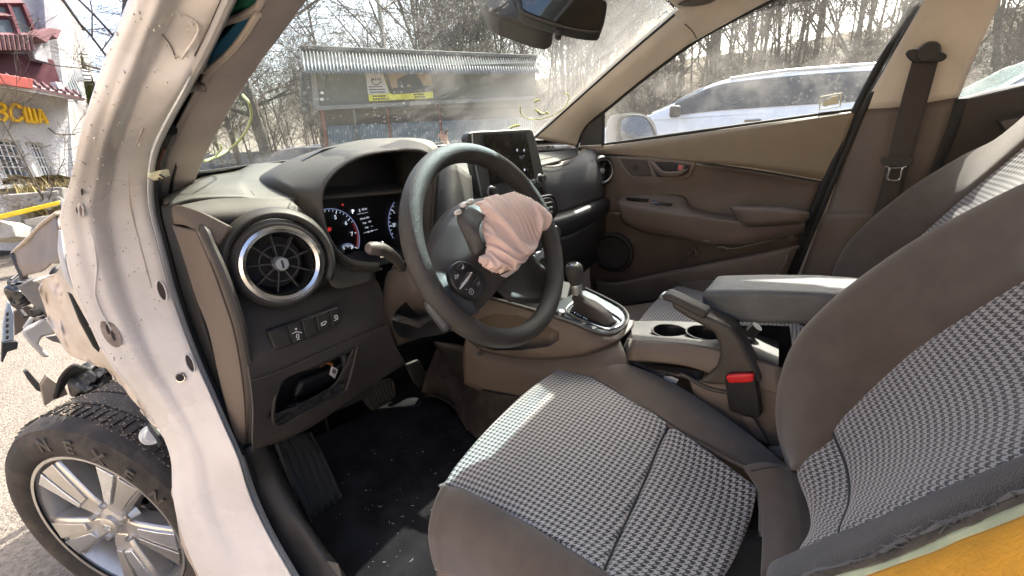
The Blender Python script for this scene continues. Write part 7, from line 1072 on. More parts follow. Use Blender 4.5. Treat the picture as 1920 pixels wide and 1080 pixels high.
# ---- centre pillar, belt
pu = patch('centre_pillar', [[U(1745, -20, x=.655), U(1800, -20, x=.64), U(1886, -20, x=.655)], [U(1678, 95, x=.672), U(1745, 95, x=.648), U(1836, 90, x=.668)], [U(1615, 205, x=.69), U(1690, 200, x=.665), U(1798, 182, x=.68)]], m_head, car, 6, 6, thick=.01)
patch('pillar_lower_trim', [[U(1614, 204, x=.692), U(1690, 199, x=.668), U(1798, 181, x=.682)], [U(1585, 290, x=.69), U(1650, 290, x=.665), U(1760, 290, x=.68)], [U(1552, 390, x=.685), U(1620, 390, x=.66), U(1720, 390, x=.675)], [U(1540, 412, x=.675), U(1600, 410, x=.645), U(1710, 410, x=.66)], [U(1500, 520, x=.68), U(1570, 520, x=.65), U(1680, 520, x=.665)], [U(1480, 590, x=.68), U(1560, 590, x=.65), U(1660, 590, x=.665)]], m_brown, pu, 6, 5, thick=.01)
wb = patch('seat_belt', [[U(1712, 108, x=.632), U(1735, 110, x=.628), U(1760, 112, x=.632)], [U(1687, 200, x=.632), U(1710, 202, x=.629), U(1735, 204, x=.632)], [U(1664, 300, x=.632), U(1686, 300, x=.629), U(1708, 300, x=.632)], [U(1640, 390, x=.632), U(1660, 390, x=.629), U(1680, 390, x=.632)], [U(1610, 480, x=.632), U(1630, 480, x=.63), U(1650, 480, x=.632)]], M('belt_webbing', (.055, .046, .040), .8, bump=.6, bs=700), car, 3, 4, thick=.002)
slab('belt_guide', [U(a, b, x=.625) for a, b in ((1698, 100), (1712, 92), (1760, 96), (1776, 104), (1768, 114), (1745, 118), (1712, 116))], .02, m_plasd, wb, bevel=.004, n=(1, 0, 0), round_=3)
lathe('guide_bolt', [(0, .01), (.02, .008), (.024, 0)], U(1740, 98, x=.63), (-1, 0, 0), m_plasd, wb, seg=24)
bt = slab('belt_tongue', [U(a, b, x=.622) for a, b in ((1650, 300), (1656, 295), (1708, 294), (1714, 300), (1708, 310), (1698, 312), (1664, 312), (1654, 309))], .008, m_plasd, wb, bevel=.002)
tube('tongue_metal', [U(a, b, x=.620) for a, b in ((1660, 312), (1668, 316), (1664, 334), (1670, 338), (1682, 338), (1688, 334), (1692, 316), (1700, 312))], .0032, m_chrome, wb, n=3); tube('tongue_metal', [U(1672, 315, x=.620), U(1690, 314, x=.620)], .003, m_chrome, wb, n=1)
# ---- rear door behind
rd = patch('rear_door', [[U(1800, 183, x=.70), U(1860, 168, x=.70), U(1960, 145, x=.70)], [U(1795, 200, x=.685), U(1860, 188, x=.685), U(1960, 165, x=.685)], [U(1765, 280, x=.70), U(1850, 275, x=.70), U(1960, 265, x=.70)], [U(1735, 345, x=.70), U(1840, 335, x=.70), U(1960, 315, x=.70)], [U(1700, 420, x=.70), U(1840, 420, x=.70), U(1960, 420, x=.70)]], M('rear_door_trim', (.04, .033, .028), .65, bump=.3, bs=900), car, 5, 5, thick=.01)
tube('door_gap', [U(a, b, x=.69) for a, b in ((1800, 185), (1785, 235), (1762, 290), (1738, 345))], .014, m_rub, rd)
slab('rear_handle', [U(a, b, x=.68) for a, b in ((1868, 226), (1900, 216), (1960, 208), (1960, 240), (1890, 256))], .01, m_plasd, rd, bevel=.003); slab('handle_lever', [U(a, b, x=.67) for a, b in ((1876, 228), (1930, 218), (1930, 228), (1884, 244))], .006, M('lever_grey', (.09, .08, .075), .5), rd, bevel=.002)
slab('rear_pocket_edge', [U(a, b, x=.67) for a, b in ((1846, 280), (1868, 262), (1872, 266), (1850, 286))], .006, M('edge_pale', (.3, .28, .26), .8), rd, bevel=.001)

# ================================================================== seats
def seat():
    e = patch('driver_seat', [[V((-.60, -1.05, .40)), V((-.37, -1.05, .40)), V((-.14, -1.05, .40))], [V((-.60, -1.45, .42)), V((-.37, -1.45, .42)), V((-.14, -1.45, .42))]], m_plasd, car, 2, 2, thick=.06, face=(0, -1, 3))
    front = [U(a, b, z=z) for a, b, z in ((834, 909, .575), (861, 868, .585), (922, 799, .592), (991, 734, .592), (1064, 684, .585))]
    seam = [U(a, b, z=z) for a, b, z in ((1130, 1068, .615), (1158, 1006, .60), (1207, 900, .592), (1235, 831, .594), (1252, 797, .604))]
    lft = U(983, 978, z=.607); rgt = U(1166, 738, z=.606)
    mid = []
    for k, f in enumerate((0, .25, .5, .75, 1)): p = front[k].lerp(seam[k], .5); mid.append(p+V((0, 0, .016 if 0 < f < 1 else .012)))
    mid[0] = lft; mid[4] = rgt
    fr2 = [p+V((0, -.02, .008)) for p in front]
    patch('cushion_front', [[p+V((0, .012, -.035)) for p in front], front, fr2, mid, [a.lerp(b, .9)+V((0, 0, .004)) for a, b in zip(mid, seam)], [p+V((0, 0, -.008)) for p in seam]], m_hound, e, 8, 6, thick=.02, uvf=lambda q: (q.x, q.y-q.z*.6))
    rear = [U(a, b, z=z) for a, b, z in ((1290, 1240, .60), (1310, 1150, .58), (1370, 1060, .565), (1405, 980, .565), (1420, 915, .58))]
    patch('cushion_rear', [[p+V((0, 0, -.008)) for p in seam], [a.lerp(b, .12)+V((0, 0, .004)) for a, b in zip(seam, rear)], [a.lerp(b, .55)+V((0, 0, .004)) for a, b in zip(seam, rear)], rear], m_hound, e, 8, 6, thick=.02, uvf=lambda q: (q.x, q.y-q.z*.6))
    tube('cushion_seam', [p+V((0, 0, -.005)) for p in seam], .0022, M('seam_dark', (.05, .05, .055), .9), e)
    inn = [U(a, b, z=z) for a, b, z in ((1058, 688, .58), (1064, 685, .586), (1115, 708, .602), (1166, 738, .607), (1252, 797, .604), (1350, 852, .592), (1407, 884, .585), (1428, 935, .58), (1432, 1000, .575))]
    rid = [U(a, b, x=x) for a, b, x in ((1070, 681, -.105), (1086, 678, -.10), (1130, 676, -.098), (1190, 688, -.098), (1268, 722, -.10), (1350, 774, -.105), (1431, 836, -.11), (1488, 886, -.115), (1530, 940, -.12))]
    rows = []
    for k, (a, b) in enumerate(zip(inn, rid)): rows.append([a+V((0, 0, -.006)), a, a.lerp(b, .4)+V((0, 0, .012)), a.lerp(b, .8)+V((0, 0, .010)), b, b+V((.014, 0, -.03)), b+V((.012, 0, -.13))])
    patch('cushion_bolster', rows, m_fab, e, 5, 5, thick=.01)
    tube('bolster_piping', [p+V((0, 0, .0005)) for p in inn], .0022, m_fab, e)
    ri = [U(a, b, z=z) for a, b, z in ((1396, 876, .588), (1424, 925, .581), (1431, 1000, .576), (1428, 1085, .575))]; ro = [U(a, b, z=z) for a, b, z in ((1494, 884, .60), (1506, 930, .59), (1516, 1010, .585), (1520, 1100, .585))]
    patch('cushion_rear_bolster', [[a+V((0, 0, -.004)), a+V((0, 0, .004)), a.lerp(b, .4)+V((0, 0, .014)), a.lerp(b, .8)+V((0, 0, .008)), b, b+V((0, -.06, -.03))] for a, b in zip(ri, ro)], m_fab, e, 4, 5, thick=.01)
    tube('bolster_seam', [U(a, b, z=.617) for a, b in ((1408, 884), (1432, 878), (1462, 874))], .0012, M('seam_dark', (.05, .05, .055), .9), e)
    il = [U(a, b, z=z) for a, b, z in ((836, 905, .577), (846, 912, .582), (873, 918, .59), (983, 978, .607), (1073, 1031, .612), (1130, 1068, .615), (1240, 1135, .615), (1330, 1200, .61))]
    rows = [[a+V((0, 0, -.005)), a, a+V((-.018, -.006, .006)), a+V((-.045, -.014, -.004)), a+V((-.066, -.018, -.035)), a+V((-.07, -.018, -.085)), a+V((-.066, -.016, -.13))] for a in il]
    rows.insert(0, [front[2]+V((0, .012, -.03)), front[1]+V((0, .014, -.03)), front[0]+V((.0, .014, -.025)), front[0]+V((-.012, .006, -.035)), front[0]+V((-.02, -.004, -.055)), front[0]+V((-.022, -.006, -.09)), front[0]+V((-.022, -.006, -.13))])
    patch('cushion_bolster', rows, m_fab, e, 4, 5, thick=.01)
    patch('cushion_apron', [[p+V((0, .010, -.03)) for p in front], [p+V((0, .004, -.07)) for p in front], [p+V((0, -.02, -.14)) for p in front]], m_fab, e, 5, 5, thick=.01)
    patch('seat_shield', [[a+V((-.062, -.01, -.115)) for a in il[1:]], [a+V((-.074, -.01, -.15)) for a in il[1:]], [a+V((-.07, -.01, -.22)) for a in il[1:]], [a+V((-.055, -.01, -.26)) for a in il[1:]]], m_brown, e, 4, 5, thick=.006)
    # backrest
    A_ = R(25); bp = (V((0, -1.42, .60)), V((0, math.cos(A_), math.sin(A_)))); bn = bp[1]
    def bq(px, py, o=0): return U(px, py, pl=(bp[0]+bn*o, bn))
    rt_ = [bq(a, b) for a, b in ((1498, 882), (1560, 806), (1640, 722), (1720, 650), (1815, 585), (1915, 522), (2060, 440))]
    lf_ = [bq(a, b) for a, b in ((1500, 1044), (1572, 1008), (1640, 985), (1710, 956), (1810, 912), (1915, 874), (2060, 812))]
    def row(a, b): return [a+bn*.002]+[a.lerp(b, f)-bn*o for f, o in ((.08, .0), (.3, .012), (.5, .016), (.7, .012), (.92, .0))]+[b+bn*.002]
    patch('backrest_lower_panel', [[p-bn*.03+V((0, 0, -.03)) for p in row(lf_[0], rt_[0])], row(lf_[0], rt_[0]), [p-bn*.007 for p in row(lf_[1], rt_[1])]], m_hound, e, 6, 6, thick=.02, uvf=lambda q: (q.x, q.z*1.10))
    r2 = [row(a, b) for a, b in zip(lf_[1:], rt_[1:])]; r2[0] = [p-bn*.007 for p in r2[0]]; r2.insert(1, [a.lerp(b, .15)+bn*.006 for a, b in zip(r2[0], r2[1])])
    top = [p+V((0, -.10, .16)) for p in r2[-1]]; r2.append(top)
    patch('backrest_panel', r2, m_hound, e, 6, 6, thick=.02, uvf=lambda q: (q.x, q.z*1.10))
    tube('backrest_seam', [p-bn*.003 for p in row(lf_[1], rt_[1])], .002, M('seam_dark', (.05, .05, .055), .9), e)
    edge = [U(a, b, x=x) for a, b, x in ((1492, 884, -.17), (1469, 800, -.14), (1472, 722, -.125), (1500, 645, -.122), (1560, 578, -.122), (1640, 516, -.124), (1745, 448, -.128), (1915, 362, -.14), (2080, 290, -.15))]
    inn = [bq(a, b) for a, b in ((1498, 882), (1512, 862), (1545, 824), (1590, 772), (1650, 712), (1720, 650), (1815, 585), (1915, 522), (2060, 440))]
    edge.append(edge[-1]+V((0, -.08, .13))); inn.append(inn[-1]+V((0, -.09, .15)))
    rows = []
    for a, b in zip(inn, edge): rows.append([a-bn*.01, a, a.lerp(b, .35)+(CAM-a).normalized()*.012, a.lerp(b, .75)+(CAM-a).normalized()*.012, b, b+V((.014, -.04, -.01)), b+V((.008, -.12, -.05))])
    patch('backrest_bolster', rows, m_fab, e, 5, 5, thick=.01)
    tube('bolster_piping', inn, .0022, m_fab, e)
    so_ = [U(a, b, x=-.612) for a, b in ((1440, 1094), (1540, 1072), (1651, 1036), (1740, 997), (1823, 963), (1920, 924), (2060, 866))]
    si_ = [bq(a, b) for a, b in ((1490, 1052), (1572, 1008), (1673, 969), (1740, 941), (1810, 912), (1915, 874), (2060, 812))]
    m_tw = M('twill_bolster', (.060, .055, .048), .9, bump=.7, bs=800, spec=.2, sheen=.3, var=.2, vs_=40)
    patch('torn_bolster', [si_, [a.lerp(b, .4)+bn*.012 for a, b in zip(si_, so_)], [a.lerp(b, .8)+bn*.008 for a, b in zip(si_, so_)], so_], m_tw, e, 5, 5, thick=.004)
    rg = random.Random(4); fray = []
    sp = spline(so_, 10)
    tube('frayed_edge', [p+V((rg.uniform(-.002, .002), 0, rg.uniform(-.002, .002))) for p in sp[::3]], .0018, M('fray_grey', (.16, .15, .14), .9), e, n=2)
    for k in range(34):
        p = sp[rg.randrange(8, len(sp))]; tube('loose_thread', [p, p+V((rg.uniform(-.006, .0), rg.uniform(-.004, .006), rg.uniform(-.005, .004))), p+V((rg.uniform(-.012, 0), rg.uniform(-.006, .012), rg.uniform(-.01, .006)))], .0005, M('fray_grey', (.16, .15, .14), .9), e, n=2, sides=4)
    c1_ = [U(a, b, x=-.628) for a, b in ((1480, 1106), (1575, 1076), (1690, 1042), (1770, 1005), (1840, 975), (1920, 942), (2060, 882))]
    c2_ = [U(a, b, x=-.636) for a, b in ((1500, 1118), (1600, 1086), (1729, 1042), (1800, 1012), (1860, 990), (1920, 966), (2060, 905))]
    patch('torn_lining', [so_, c1_], M('lining_brown', (.13, .10, .07), .9, var=.4, vs_=60), e, 4, 3, thick=.003, rough=.002, rs=60)
    patch('foam_edge', [c1_, c2_], M('foam_pale', (.55, .56, .34), .8, var=.25, vs_=30, dust=.8, dcol=(.30, .46, .30), ds=9), e, 4, 3, thick=.004, rough=.002, rs=50)
    c3_ = [U(a, b, x=-.70) for a, b in ((1600, 1260), (1700, 1230), (1830, 1180), (1900, 1150), (1960, 1120), (2030, 1090), (2200, 1020))]
    patch('seat_foam', [c2_, [a.lerp(b, .4)+bn*.006 for a, b in zip(c2_, c3_)], c3_], M('foam_orange', (.85, .39, .035), .75, var=.12, vs_=30, bump=.5, bs=300), e, 5, 5, thick=.02)
    # back and head support (outside the frame for the near seat)
    patch('backrest_rear', [[V((x, -1.62, .52)) for x in (-.60, -.37, -.14)], [V((x, -1.75, .9)) for x in (-.60, -.37, -.15)], [V((x, -1.86, 1.25)) for x in (-.55, -.37, -.19)], [V((x, -1.78, 1.30)) for x in (-.53, -.37, -.21)]], m_fab, e, 4, 5, thick=.02, face=(0, -4, 1))
    return e
ds_ = seat(); ds_['label'] = 'driver seat in charcoal and houndstooth cloth, left bolster torn open'
def shift(o, d, parent, skip):
    if o.name.split('.')[0] in skip: return None
    c = o.copy(); col.objects.link(c); c.parent = parent
    c.matrix_parent_inverse = o.matrix_parent_inverse.copy()
    if parent is car: c.location = o.location+V((d, -.035, -.035))
    for ch in list(o.children): shift(ch, d, c, skip)
    return c
ps = shift(ds_, .735, car, ('torn_lining', 'foam_edge', 'seat_foam', 'frayed_edge', 'loose_thread', 'torn_bolster')); ps.name = 'passenger_seat'; ps['label'] = 'passenger seat in charcoal and houndstooth cloth beyond the armrest'
tag(mk('head_restraint', [], [], m_fab, ps)) if False else None

# ---- buckle, belt stalk
bx_ = slab('belt_buckle', [U(a, b, x=-.125) for a, b in ((1358, 708), (1366, 701), (1409, 700), (1416, 707), (1422, 745), (1427, 780), (1420, 784), (1372, 774), (1366, 768))], .022, m_gloss if False else M('buckle_black', (.018, .018, .018), .4, bump=.1), car, bevel=.003)
pillow('buckle_button', [U(a, b, x=-.127) for a, b in ((1362, 707), (1370, 702), (1408, 701), (1413, 706), (1408, 716), (1370, 718), (1364, 714))], .003, M('buckle_red', (.60, .02, .025), .35, bump=0), bx_, depth=.006, power=5)
text('moulded_text', 'NO.11-2', U(1394, 763, x=-.127), U(1410, 764, x=-.127)-U(1380, 762, x=-.127), U(1394, 755, x=-.127)-U(1395, 770, x=-.127), .006, M('mould_grey', (.08, .08, .08), .6), bx_, ext=.0001)
patch('buckle_strap', [[U(1390, 780, x=-.118), U(1400, 782, x=-.118), U(1412, 784, x=-.118)], [U(1404, 806, x=-.115), U(1414, 806, x=-.115), U(1426, 808, x=-.115)], [U(1420, 830, x=-.11), U(1430, 832, x=-.11), U(1442, 836, x=-.11)]], M('strap_grey', (.11, .095, .085), .7), bx_, 3, 3, thick=.003)

# ================================================================== centre console
top = [(896, 553, -.135), (924, 560, -.13), (975, 574, -.12), (1022, 588, -.11), (1080, 608, -.10), (1120, 624, -.085), (1148, 624, -.05), (1170, 606, .01), (1176, 594, .05)]
bot = [(872, 632, -.155), (905, 656, -.15), (955, 668, -.145), (1010, 672, -.135), (1070, 668, -.12), (1120, 656, -.10), (1160, 636, -.06), (1184, 612, .01), (1188, 600, .05)]
con = patch('centre_console', [[U(a, b, x=x) for a, b, x in top], [U(a, b, x=x).lerp(U(c, d, x=x2), .35)+V((-.008, -.004, 0)) for (a, b, x), (c, d, x2) in zip(top, bot)], [U(a, b, x=x).lerp(U(c, d, x=x2), .75)+V((-.006, -.004, 0)) for (a, b, x), (c, d, x2) in zip(top, bot)], [U(a, b, x=x) for a, b, x in bot], [U(a, b, x=x)+V((.01, .004, -.01)) for a, b, x in bot]], M('console_brown', (.098, .077, .060), .55, var=.15, vs_=7, bump=.25, bs=900, dust=.15, dcol=(.20, .17, .14), ds=9), car, 5, 6, thick=.006)
RC = [(886, 610), (900, 594), (930, 586), (970, 592), (1018, 610), (1044, 626), (1046, 640), (1030, 650), (980, 654), (930, 652), (896, 638)]
patch('side_tray', [[U(a, b, x=-.085) for a, b in ((880, 585), (960, 580), (1050, 612))], [U(a, b, x=-.08) for a, b in ((880, 620), (960, 620), (1052, 632))], [U(a, b, x=-.10) for a, b in ((882, 655), (960, 662), (1050, 660))]], M('console_brown', (.098, .077, .060), .55, var=.15, vs_=7, bump=.25, bs=900, dust=.15, dcol=(.20, .17, .14), ds=9), con, 4, 4)
cut(con, [U(a, b, x=-.13) for a, b in RC], V((1, 0, 0)), .06, .035); con.data.polygons.foreach_set('use_smooth', [True]*len(con.data.polygons)); con.data.set_sharp_from_angle(angle=R(35))
tube('console_lip', [U(a, b, x=x) for a, b, x in top], .005, m_plasd, con)
tube('console_joint', [U(a, b+1, x=x-.002) for a, b, x in bot], .002, m_hole, con)
patch('console_side', [[U(a, b, x=x)+V((.004, 0, 0)) for a, b, x in bot[:7]], [U(a, b, x=x) for a, b, x in ((868, 660, -.165), (900, 680, -.165), (950, 692, -.16), (1010, 700, -.155), (1075, 700, -.145), (1130, 690, -.13), (1180, 680, -.10))], [U(a, b, x=x) for a, b, x in ((870, 720, -.17), (905, 735, -.17), (955, 750, -.165), (1010, 760, -.16), (1080, 750, -.15), (1140, 735, -.135), (1200, 730, -.11))]], M('console_brown', (.098, .077, .060), .55, var=.15, vs_=7, bump=.25, bs=900, dust=.15, dcol=(.20, .17, .14), ds=9), con, 5, 5)
patch('tunnel_carpet', [[U(820, 650, y=-.42), U(872, 700, y=-.50), U(905, 730, x=-.172), U(980, 745, x=-.168), U(1060, 760, x=-.16)], [U(800, 700, y=-.42), U(850, 730, y=-.50), U(885, 780, x=-.20), U(955, 800, x=-.20), U(1040, 820, x=-.19)], [U(790, 735, y=-.40), U(835, 755, y=-.45), U(870, 800, z=.34), U(925, 850, z=.335), U(1000, 920, z=.335)]], M('tunnel_carpet', (.030, .026, .024), 1, bump=.7, bs=400, spec=.1, dust=.15), con, 5, 5)
patch('kick_panel', [[U(812, 640, y=-.46), U(850, 646, y=-.52), U(880, 650, y=-.58)], [U(840, 690, y=-.45), U(872, 700, y=-.52), U(895, 705, y=-.58)], [U(860, 730, y=-.45), U(890, 730, y=-.52), U(905, 735, y=-.58)]], m_plasd, con, 4, 4)
lathe('console_screw', [(0, .003), (.004, .003), (.006, .001), (.007, 0)], U(898, 664, x=-.168), (-1, -.3, 0), m_plas, con, seg=16)
# shifter plate
PZ = .686
def zq(px, py, z=PZ): return U(px, py, z=z)
sp = slab('shifter_plate', [zq(a, b) for a, b in ((1046, 566), (1072, 552), (1098, 544), (1130, 560), (1160, 577), (1172, 592), (1168, 608), (1152, 620), (1128, 622), (1090, 606), (1048, 588), (1040, 578))], .012, M('plate_blue_grey', (.17, .20, .21), .38, metal=.4, bump=.05), con, bevel=.003, n=(0, 0, -1), round_=2)
tube('plate_rim', [zq(a, b, PZ+.002) for a, b in ((1098, 541), (1132, 557), (1164, 575), (1177, 592), (1172, 610), (1152, 625), (1126, 626))], .004, m_plasd, con)
tube('chrome_trim', [zq(a, b, PZ+.003) for a, b in ((1062, 586), (1066, 574), (1084, 562), (1100, 560), (1140, 582), (1164, 598), (1164, 608), (1148, 616), (1128, 614), (1090, 600))], .0028, m_chrome, con, closed=True)
slab('gate_panel', [zq(a, b, PZ+.002) for a, b in ((1068, 585), (1072, 576), (1088, 566), (1100, 566), (1138, 588), (1158, 602), (1146, 611), (1128, 609), (1092, 596))], .004, m_gloss, con, bevel=0, n=(0, 0, -1))
for k, (a, b) in enumerate(((1078, 586), (1084, 589), (1090, 592), (1096, 595), (1101, 598))): text('gear_mark', 'PRNDM'[k], zq(a, b, PZ+.0035), (.5, -1, 0), (1, .5, 0), .008, EM('gear_lit', (.7, .8, 1), .5), con, ext=.0001)
for q in ((1138, 580), (1148, 586), (1094, 606), (1114, 614)): slab('console_button', [zq(q[0]-7, q[1]-3, PZ+.002), zq(q[0]+4, q[1]-5, PZ+.002), zq(q[0]+9, q[1]-1, PZ+.002), zq(q[0]-2, q[1]+3, PZ+.002)], .003, m_satin, con, bevel=.001, n=(0, 0, -1))
lathe('parking_button', [(0, .012), (.008, .012), (.010, .009), (.0105, 0)], zq(1052, 590), (0, -.2, 1), m_satin, con, seg=20)
boot = [zq(a, b, PZ+.003) for a, b in ((1074, 582), (1086, 572), (1098, 569), (1120, 580), (1150, 598), (1154, 606), (1140, 611), (1120, 606), (1096, 596))]
kt = U(1082, 546, x=.0); bt_ = [kt+(p-sum(boot, V())/9)*.16 for p in boot]
bb0 = [a.lerp(b, .25)+V((0, 0, .012)) for a, b in zip(boot, bt_)]; bb1 = [a.lerp(b, .6)+V((rng.uniform(-.006, .006), rng.uniform(-.006, .006), .004)) for a, b in zip(boot, bt_)]; bb2 = [a.lerp(b, .78) for a, b in zip(boot, bt_)]
sheet('gear_boot', grid([boot, bb0, bb1, bb2, bt_], 4, 5, True), M('boot_leather', (.050, .042, .038), .6, bump=.4, bs=500, var=.2), con, closed=True, thick=.002, uv=False)
kd = (U(1076, 505, x=0)-kt).normalized()
gl_ = lathe('gear_lever', [(.0, -.01), (.013, -.008), (.0145, .010), (.0150, .014), (.0150, .018), (.014, .020)], kt, kd, m_satin, con, seg=28)
lathe('gear_knob', [(.014, .018), (.017, .026), (.0215, .040), (.0235, .054), (.0225, .066), (.017, .074), (.013, .0755), (.0, .076)], kt, kd, m_plas, con, seg=36, sy=1.0); lathe('knob_cap', [(.0145, .0748), (.0125, .0775), (0, .0785)], kt, kd, m_chrome, con, seg=28); lathe('knob_badge', [(.0105, .0782), (0, .0795)], kt, kd, m_gloss, con, seg=24)
# rear of the console with cup holders
ct = patch('console_rear_top', [[U(1180, 602, x=.05), U(1240, 602, x=.055), U(1300, 604, x=.055), U(1370, 610, x=.055), U(1460, 640, x=.05)], [U(1184, 618, x=-.0), U(1240, 620, x=.0), U(1300, 624, x=.0), U(1370, 632, x=.0), U(1460, 660, x=0)], [U(1186, 636, x=-.075), U(1240, 640, x=-.08), U(1300, 646, x=-.085), U(1370, 660, x=-.085), U(1460, 690, x=-.085)]], M('console_top', (.062, .060, .057), .5, bump=.3, bs=900, dust=.15), con, 6, 6, thick=.005)
for a, b in ((1256, 621), (1322, 624)):
    c = U(a, b, x=-.005); ol = [c+V((math.cos(t*.3927)*.036, math.sin(t*.3927)*.040, 0)) for t in range(16)]
    cut(ct, ol, V((0, 0, -1)), .05, .05)
    lathe('cup_holder', [(.039, .0), (.037, .002), (.035, -.03), (.033, -.06), (0, -.06)], c, (0, 0, 1), M('cup_dark', (.014, .013, .013), .5), con, seg=32); tube('cup_rim', ol, .0022, m_plasd, con, closed=True, n=2)
ct.data.polygons.foreach_set('use_smooth', [True]*len(ct.data.polygons)); ct.data.set_sharp_from_angle(angle=R(35))
patch('console_rear_side', [[U(1186, 636, x=-.077), U(1240, 641, x=-.082), U(1300, 647, x=-.087), U(1370, 661, x=-.087), U(1470, 690, x=-.087)], [U(1180, 655, x=-.095), U(1240, 662, x=-.10), U(1300, 672, x=-.10), U(1370, 690, x=-.10), U(1470, 720, x=-.10)], [U(1176, 676, x=-.10), U(1240, 680, x=-.104), U(1300, 690, x=-.104), U(1370, 716, x=-.104), U(1480, 745, x=-.104)]], m_brown, con, 5, 5)
patch('console_recess', [[U(1180, 678, x=-.08), U(1240, 682, x=-.07), U(1320, 690, x=-.07)], [U(1200, 690, x=-.09), U(1250, 700, x=-.09), U(1320, 720, x=-.09)]], M('recess_black', (.016, .013, .012), .6), con, 4, 3)
patch('console_base', [[U(1290, 706, x=-.098), U(1330, 716, x=-.098), U(1430, 716, x=-.095), U(1500, 692, x=-.09)], [U(1300, 735, x=-.105), U(1350, 755, x=-.105), U(1440, 765, x=-.10), U(1510, 750, x=-.095)], [U(1320, 770, x=-.10), U(1370, 800, x=-.10), U(1450, 850, x=-.10), U(1520, 860, x=-.095)]], m_brown, con, 5, 5)
tube('base_lip', [U(a, b, x=-.10) for a, b in ((1272, 704), (1284, 704), (1330, 728), (1390, 740))], .005, m_plas, con)
patch('seat_rail_cover', [[U(1440, 838, x=-.12), U(1480, 836, x=-.115), U(1515, 835, x=-.11)], [U(1455, 860, x=-.125), U(1490, 866, x=-.12), U(1515, 870, x=-.115)]], M('rail_cover', (.16, .14, .125), .6), con, 3, 3)
tag(slab('paper_scrap', [U(a, b, x=-.09) for a, b in ((1244, 706), (1258, 706), (1272, 712), (1268, 719), (1248, 714))], .002, M('paper_white', (.7, .7, .68), .8), None, bevel=0), 'small white paper scrap tucked beside the driver seat cushion', 'paper')
slab('hinge_plate', [U(a, b, x=-.088) for a, b in ((1204, 692), (1248, 697), (1248, 706), (1236, 704), (1206, 696))], .004, M('hinge_grey', (.10, .105, .11), .5), con, bevel=.001)
# parking brake
pb_ = slab('parking_brake', [U(a, b, x=-.116) for a, b in ((1256, 562), (1290, 578), (1322, 594), (1350, 606), (1372, 616), (1388, 640), (1404, 672), (1422, 706), (1428, 720), (1380, 724), (1330, 722), (1308, 716), (1326, 704), (1342, 690), (1349, 668), (1346, 644), (1338, 624), (1316, 612), (1286, 596), (1260, 580))], .050, m_plasd if False else M('brake_lever_plastic', (.045, .040, .036), .5, bump=.3, bs=800, dust=.12), con, bevel=.008, n=(1, 0, 0), seg=3)
slab('lever_grip', [U(a, b, x=-.120) for a, b in ((1238, 557), (1246, 550), (1256, 552), (1322, 584), (1326, 590), (1318, 600), (1258, 568), (1244, 564))], .034, m_leath, con, bevel=.006, n=(1, 0, 0), seg=3)
slab('lever_button', [U(a, b, x=-.112) for a, b in ((1234, 558), (1240, 551), (1248, 554), (1244, 564))], .022, m_satin, con, bevel=.003, n=(1, 0, 0))
# folding armrest
arm = slab('armrest', [U(a, b, x=-.055) for a, b in ((1313, 552), (1316, 580), (1326, 598), (1344, 605), (1420, 608), (1500, 611), (1580, 613), (1640, 590), (1640, 566), (1600, 556), (1520, 549), (1420, 546), (1340, 546), (1322, 547))], .115, M('armrest_cover', (.092, .10, .104), .62, var=.2, vs_=14, bump=.3, bs=700, dust=.2, dcol=(.26, .25, .22), ds=22), car, bevel=.014, n=(1, 0, 0), seg=4)
tube('armrest_bracket', [U(1394, 612, x=-.02), U(1396, 640, x=-.02), U(1406, 640, x=.0), U(1402, 690, x=.0)], .006, m_plasd, con)
patch('bracket_wall', [[U(1372, 616, x=.05), U(1420, 610, x=.05), U(1480, 612, x=.05)], [U(1400, 690, x=.05), U(1430, 700, x=.05), U(1490, 690, x=.05)]], m_carpet, con, 3, 3)
tube('cloth_bag_edge', [U(1378, 634, x=.03), U(1400, 628, x=.03), U(1420, 612, x=.03)], .012, M('grey_cloth', (.05, .05, .05), .9), con)
slab('hinge_lug', [U(a, b, x=-.03) for a, b in ((1376, 606), (1384, 606), (1383, 624), (1376, 622))], .02, m_plasd, con, bevel=.002)

# ================================================================== floor, pedals, sill
mat_ = patch('floor_mat', [[U(505, 868, z=.40), U(600, 815, z=.40), U(700, 770, z=.37), U(760, 745, z=.355), U(830, 755, z=.345)], [U(560, 950, z=.345), U(640, 900, z=.342), U(740, 850, z=.34), U(810, 820, z=.34), U(885, 810, z=.34)], [U(610, 1050, z=.34), U(700, 990, z=.338), U(800, 930, z=.336), U(860, 900, z=.336), U(940, 880, z=.336)], [U(680, 1160, z=.338), U(800, 1120, z=.336), U(900, 1080, z=.336), U(960, 1040, z=.336), U(1040, 1000, z=.336)]], M('mat_black', (.011, .011, .014), .95, var=.4, vs_=14, bump=.8, bs=500, spec=.15, dust=.35, dcol=(.045, .042, .042), ds=7), None, 8, 8, thick=.008, rough=.006, rs=6)
tag(mat_, 'black carpet floor mat in the driver footwell', 'floor mat')
tube('mat_edge', [U(a, b, z=.348) for a, b in ((745, 748), (778, 762), (800, 742), (830, 748), (885, 785), (930, 810), (960, 830))], .0035, m_rub, mat_)
bmv = bmesh.new(); rg = random.Random(11)
for _ in range(90):
    p = U(rg.uniform(560, 900), rg.uniform(790, 1075), z=.349); l = rg.choice([.001, .0015, .002, .006]); bmesh.ops.create_cube(bmv, size=1, matrix=Matrix.Translation(p) @ Matrix.Rotation(rg.uniform(0, 6), 4, 'Z') @ Matrix.Diagonal((l, .0007, .0006, 1)))
me = bpy.data.meshes.new('lint'); bmv.to_mesh(me); bmv.free(); o = link('lint', me, M('lint_white', (.5, .5, .48), .9), mat_); o['kind'] = 'stuff'
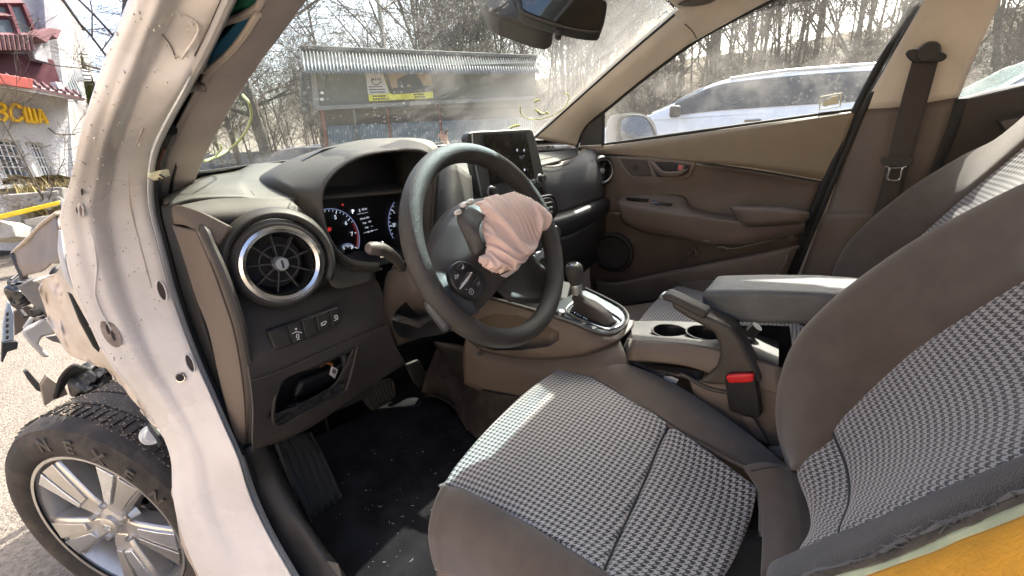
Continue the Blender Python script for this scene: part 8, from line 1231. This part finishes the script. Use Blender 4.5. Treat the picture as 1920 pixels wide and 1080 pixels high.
fp = patch('foot_rest', [[U(515, 830, y=-.42), U(560, 815, y=-.42), U(585, 810, y=-.42)], [U(545, 905, y=-.50), U(590, 880, y=-.50), U(615, 870, y=-.50)], [U(580, 985, y=-.55), U(620, 955, y=-.55), U(642, 930, y=-.55)]], m_plasd, car, 4, 4)
for k in range(6): f = k/5; tube('foot_rest_rib', [U(520+62*f, 830-18*f, y=-.425), U(548+64*f, 903-32*f, y=-.505), U(584+55*f, 980-48*f, y=-.555)], .002, m_plasd, fp)
bp_ = slab('brake_pedal', [U(a, b, y=-.40) for a, b in ((674, 738), (684, 727), (712, 716), (734, 710), (742, 722), (741, 744), (720, 760), (700, 771), (692, 764))], .012, M('pedal_rubber', (.035, .033, .032), .5, bump=.2), car, bevel=.003)
for k in range(9): f = k/8; tube('pedal_rib', [U(682+54*f, 736-22*f, y=-.402), U(698+42*f, 764-26*f, y=-.402)], .0028, m_plas, bp_, n=1)
tube('pedal_arm', [U(712, 740, y=-.385), U(700, 660, y=-.30), U(690, 600, y=-.25)], .012, m_rub, bp_)
gpd = slab('throttle_pedal', [U(a, b, y=-.36) for a, b in ((762, 684), (784, 674), (806, 708), (804, 718), (786, 726), (778, 718))], .012, M('pedal_rubber', (.035, .033, .032), .5), car, bevel=.003)
for k in range(5): f = k/4; tube('pedal_rib', [U(766+18*f, 683-8*f, y=-.363), U(784+20*f, 720-7*f, y=-.363)], .002, m_plas, gpd, n=1)
patch('sill_trim', [[U(448, 846, x=-.742), U(470, 838, x=-.73), U(500, 832, x=-.70), U(515, 850, x=-.675)], [U(470, 910, x=-.742), U(496, 900, x=-.72), U(530, 900, x=-.69), U(548, 925, x=-.66)], [U(505, 985, x=-.742), U(535, 975, x=-.72), U(570, 970, x=-.69), U(590, 1000, x=-.655)], [U(550, 1070, x=-.742), U(580, 1060, x=-.72), U(630, 1060, x=-.69), U(660, 1090, x=-.65)], [U(610, 1160, x=-.742), U(650, 1150, x=-.72), U(710, 1150, x=-.69), U(740, 1180, x=-.65)]], m_plasd, car, 5, 5)
tube('sill_clip', [U(452, 868, x=-.745), U(458, 880, x=-.745)], .006, M('clip_white', (.5, .5, .5), .6), car)
tube('sill_edge', [U(a, b, x=-.748) for a, b in ((452, 858), (476, 930), (508, 1000), (553, 1078), (600, 1150))], .006, M('flange_grey', (.42, .41, .40), .5), car)
slab('scuff_disc', [U(a, b, x=-.70) for a, b in ((570, 1085), (585, 1062), (610, 1052), (632, 1058), (640, 1085))], .004, M('scuff_grey', (.09, .085, .08), .6), car, bevel=.002)
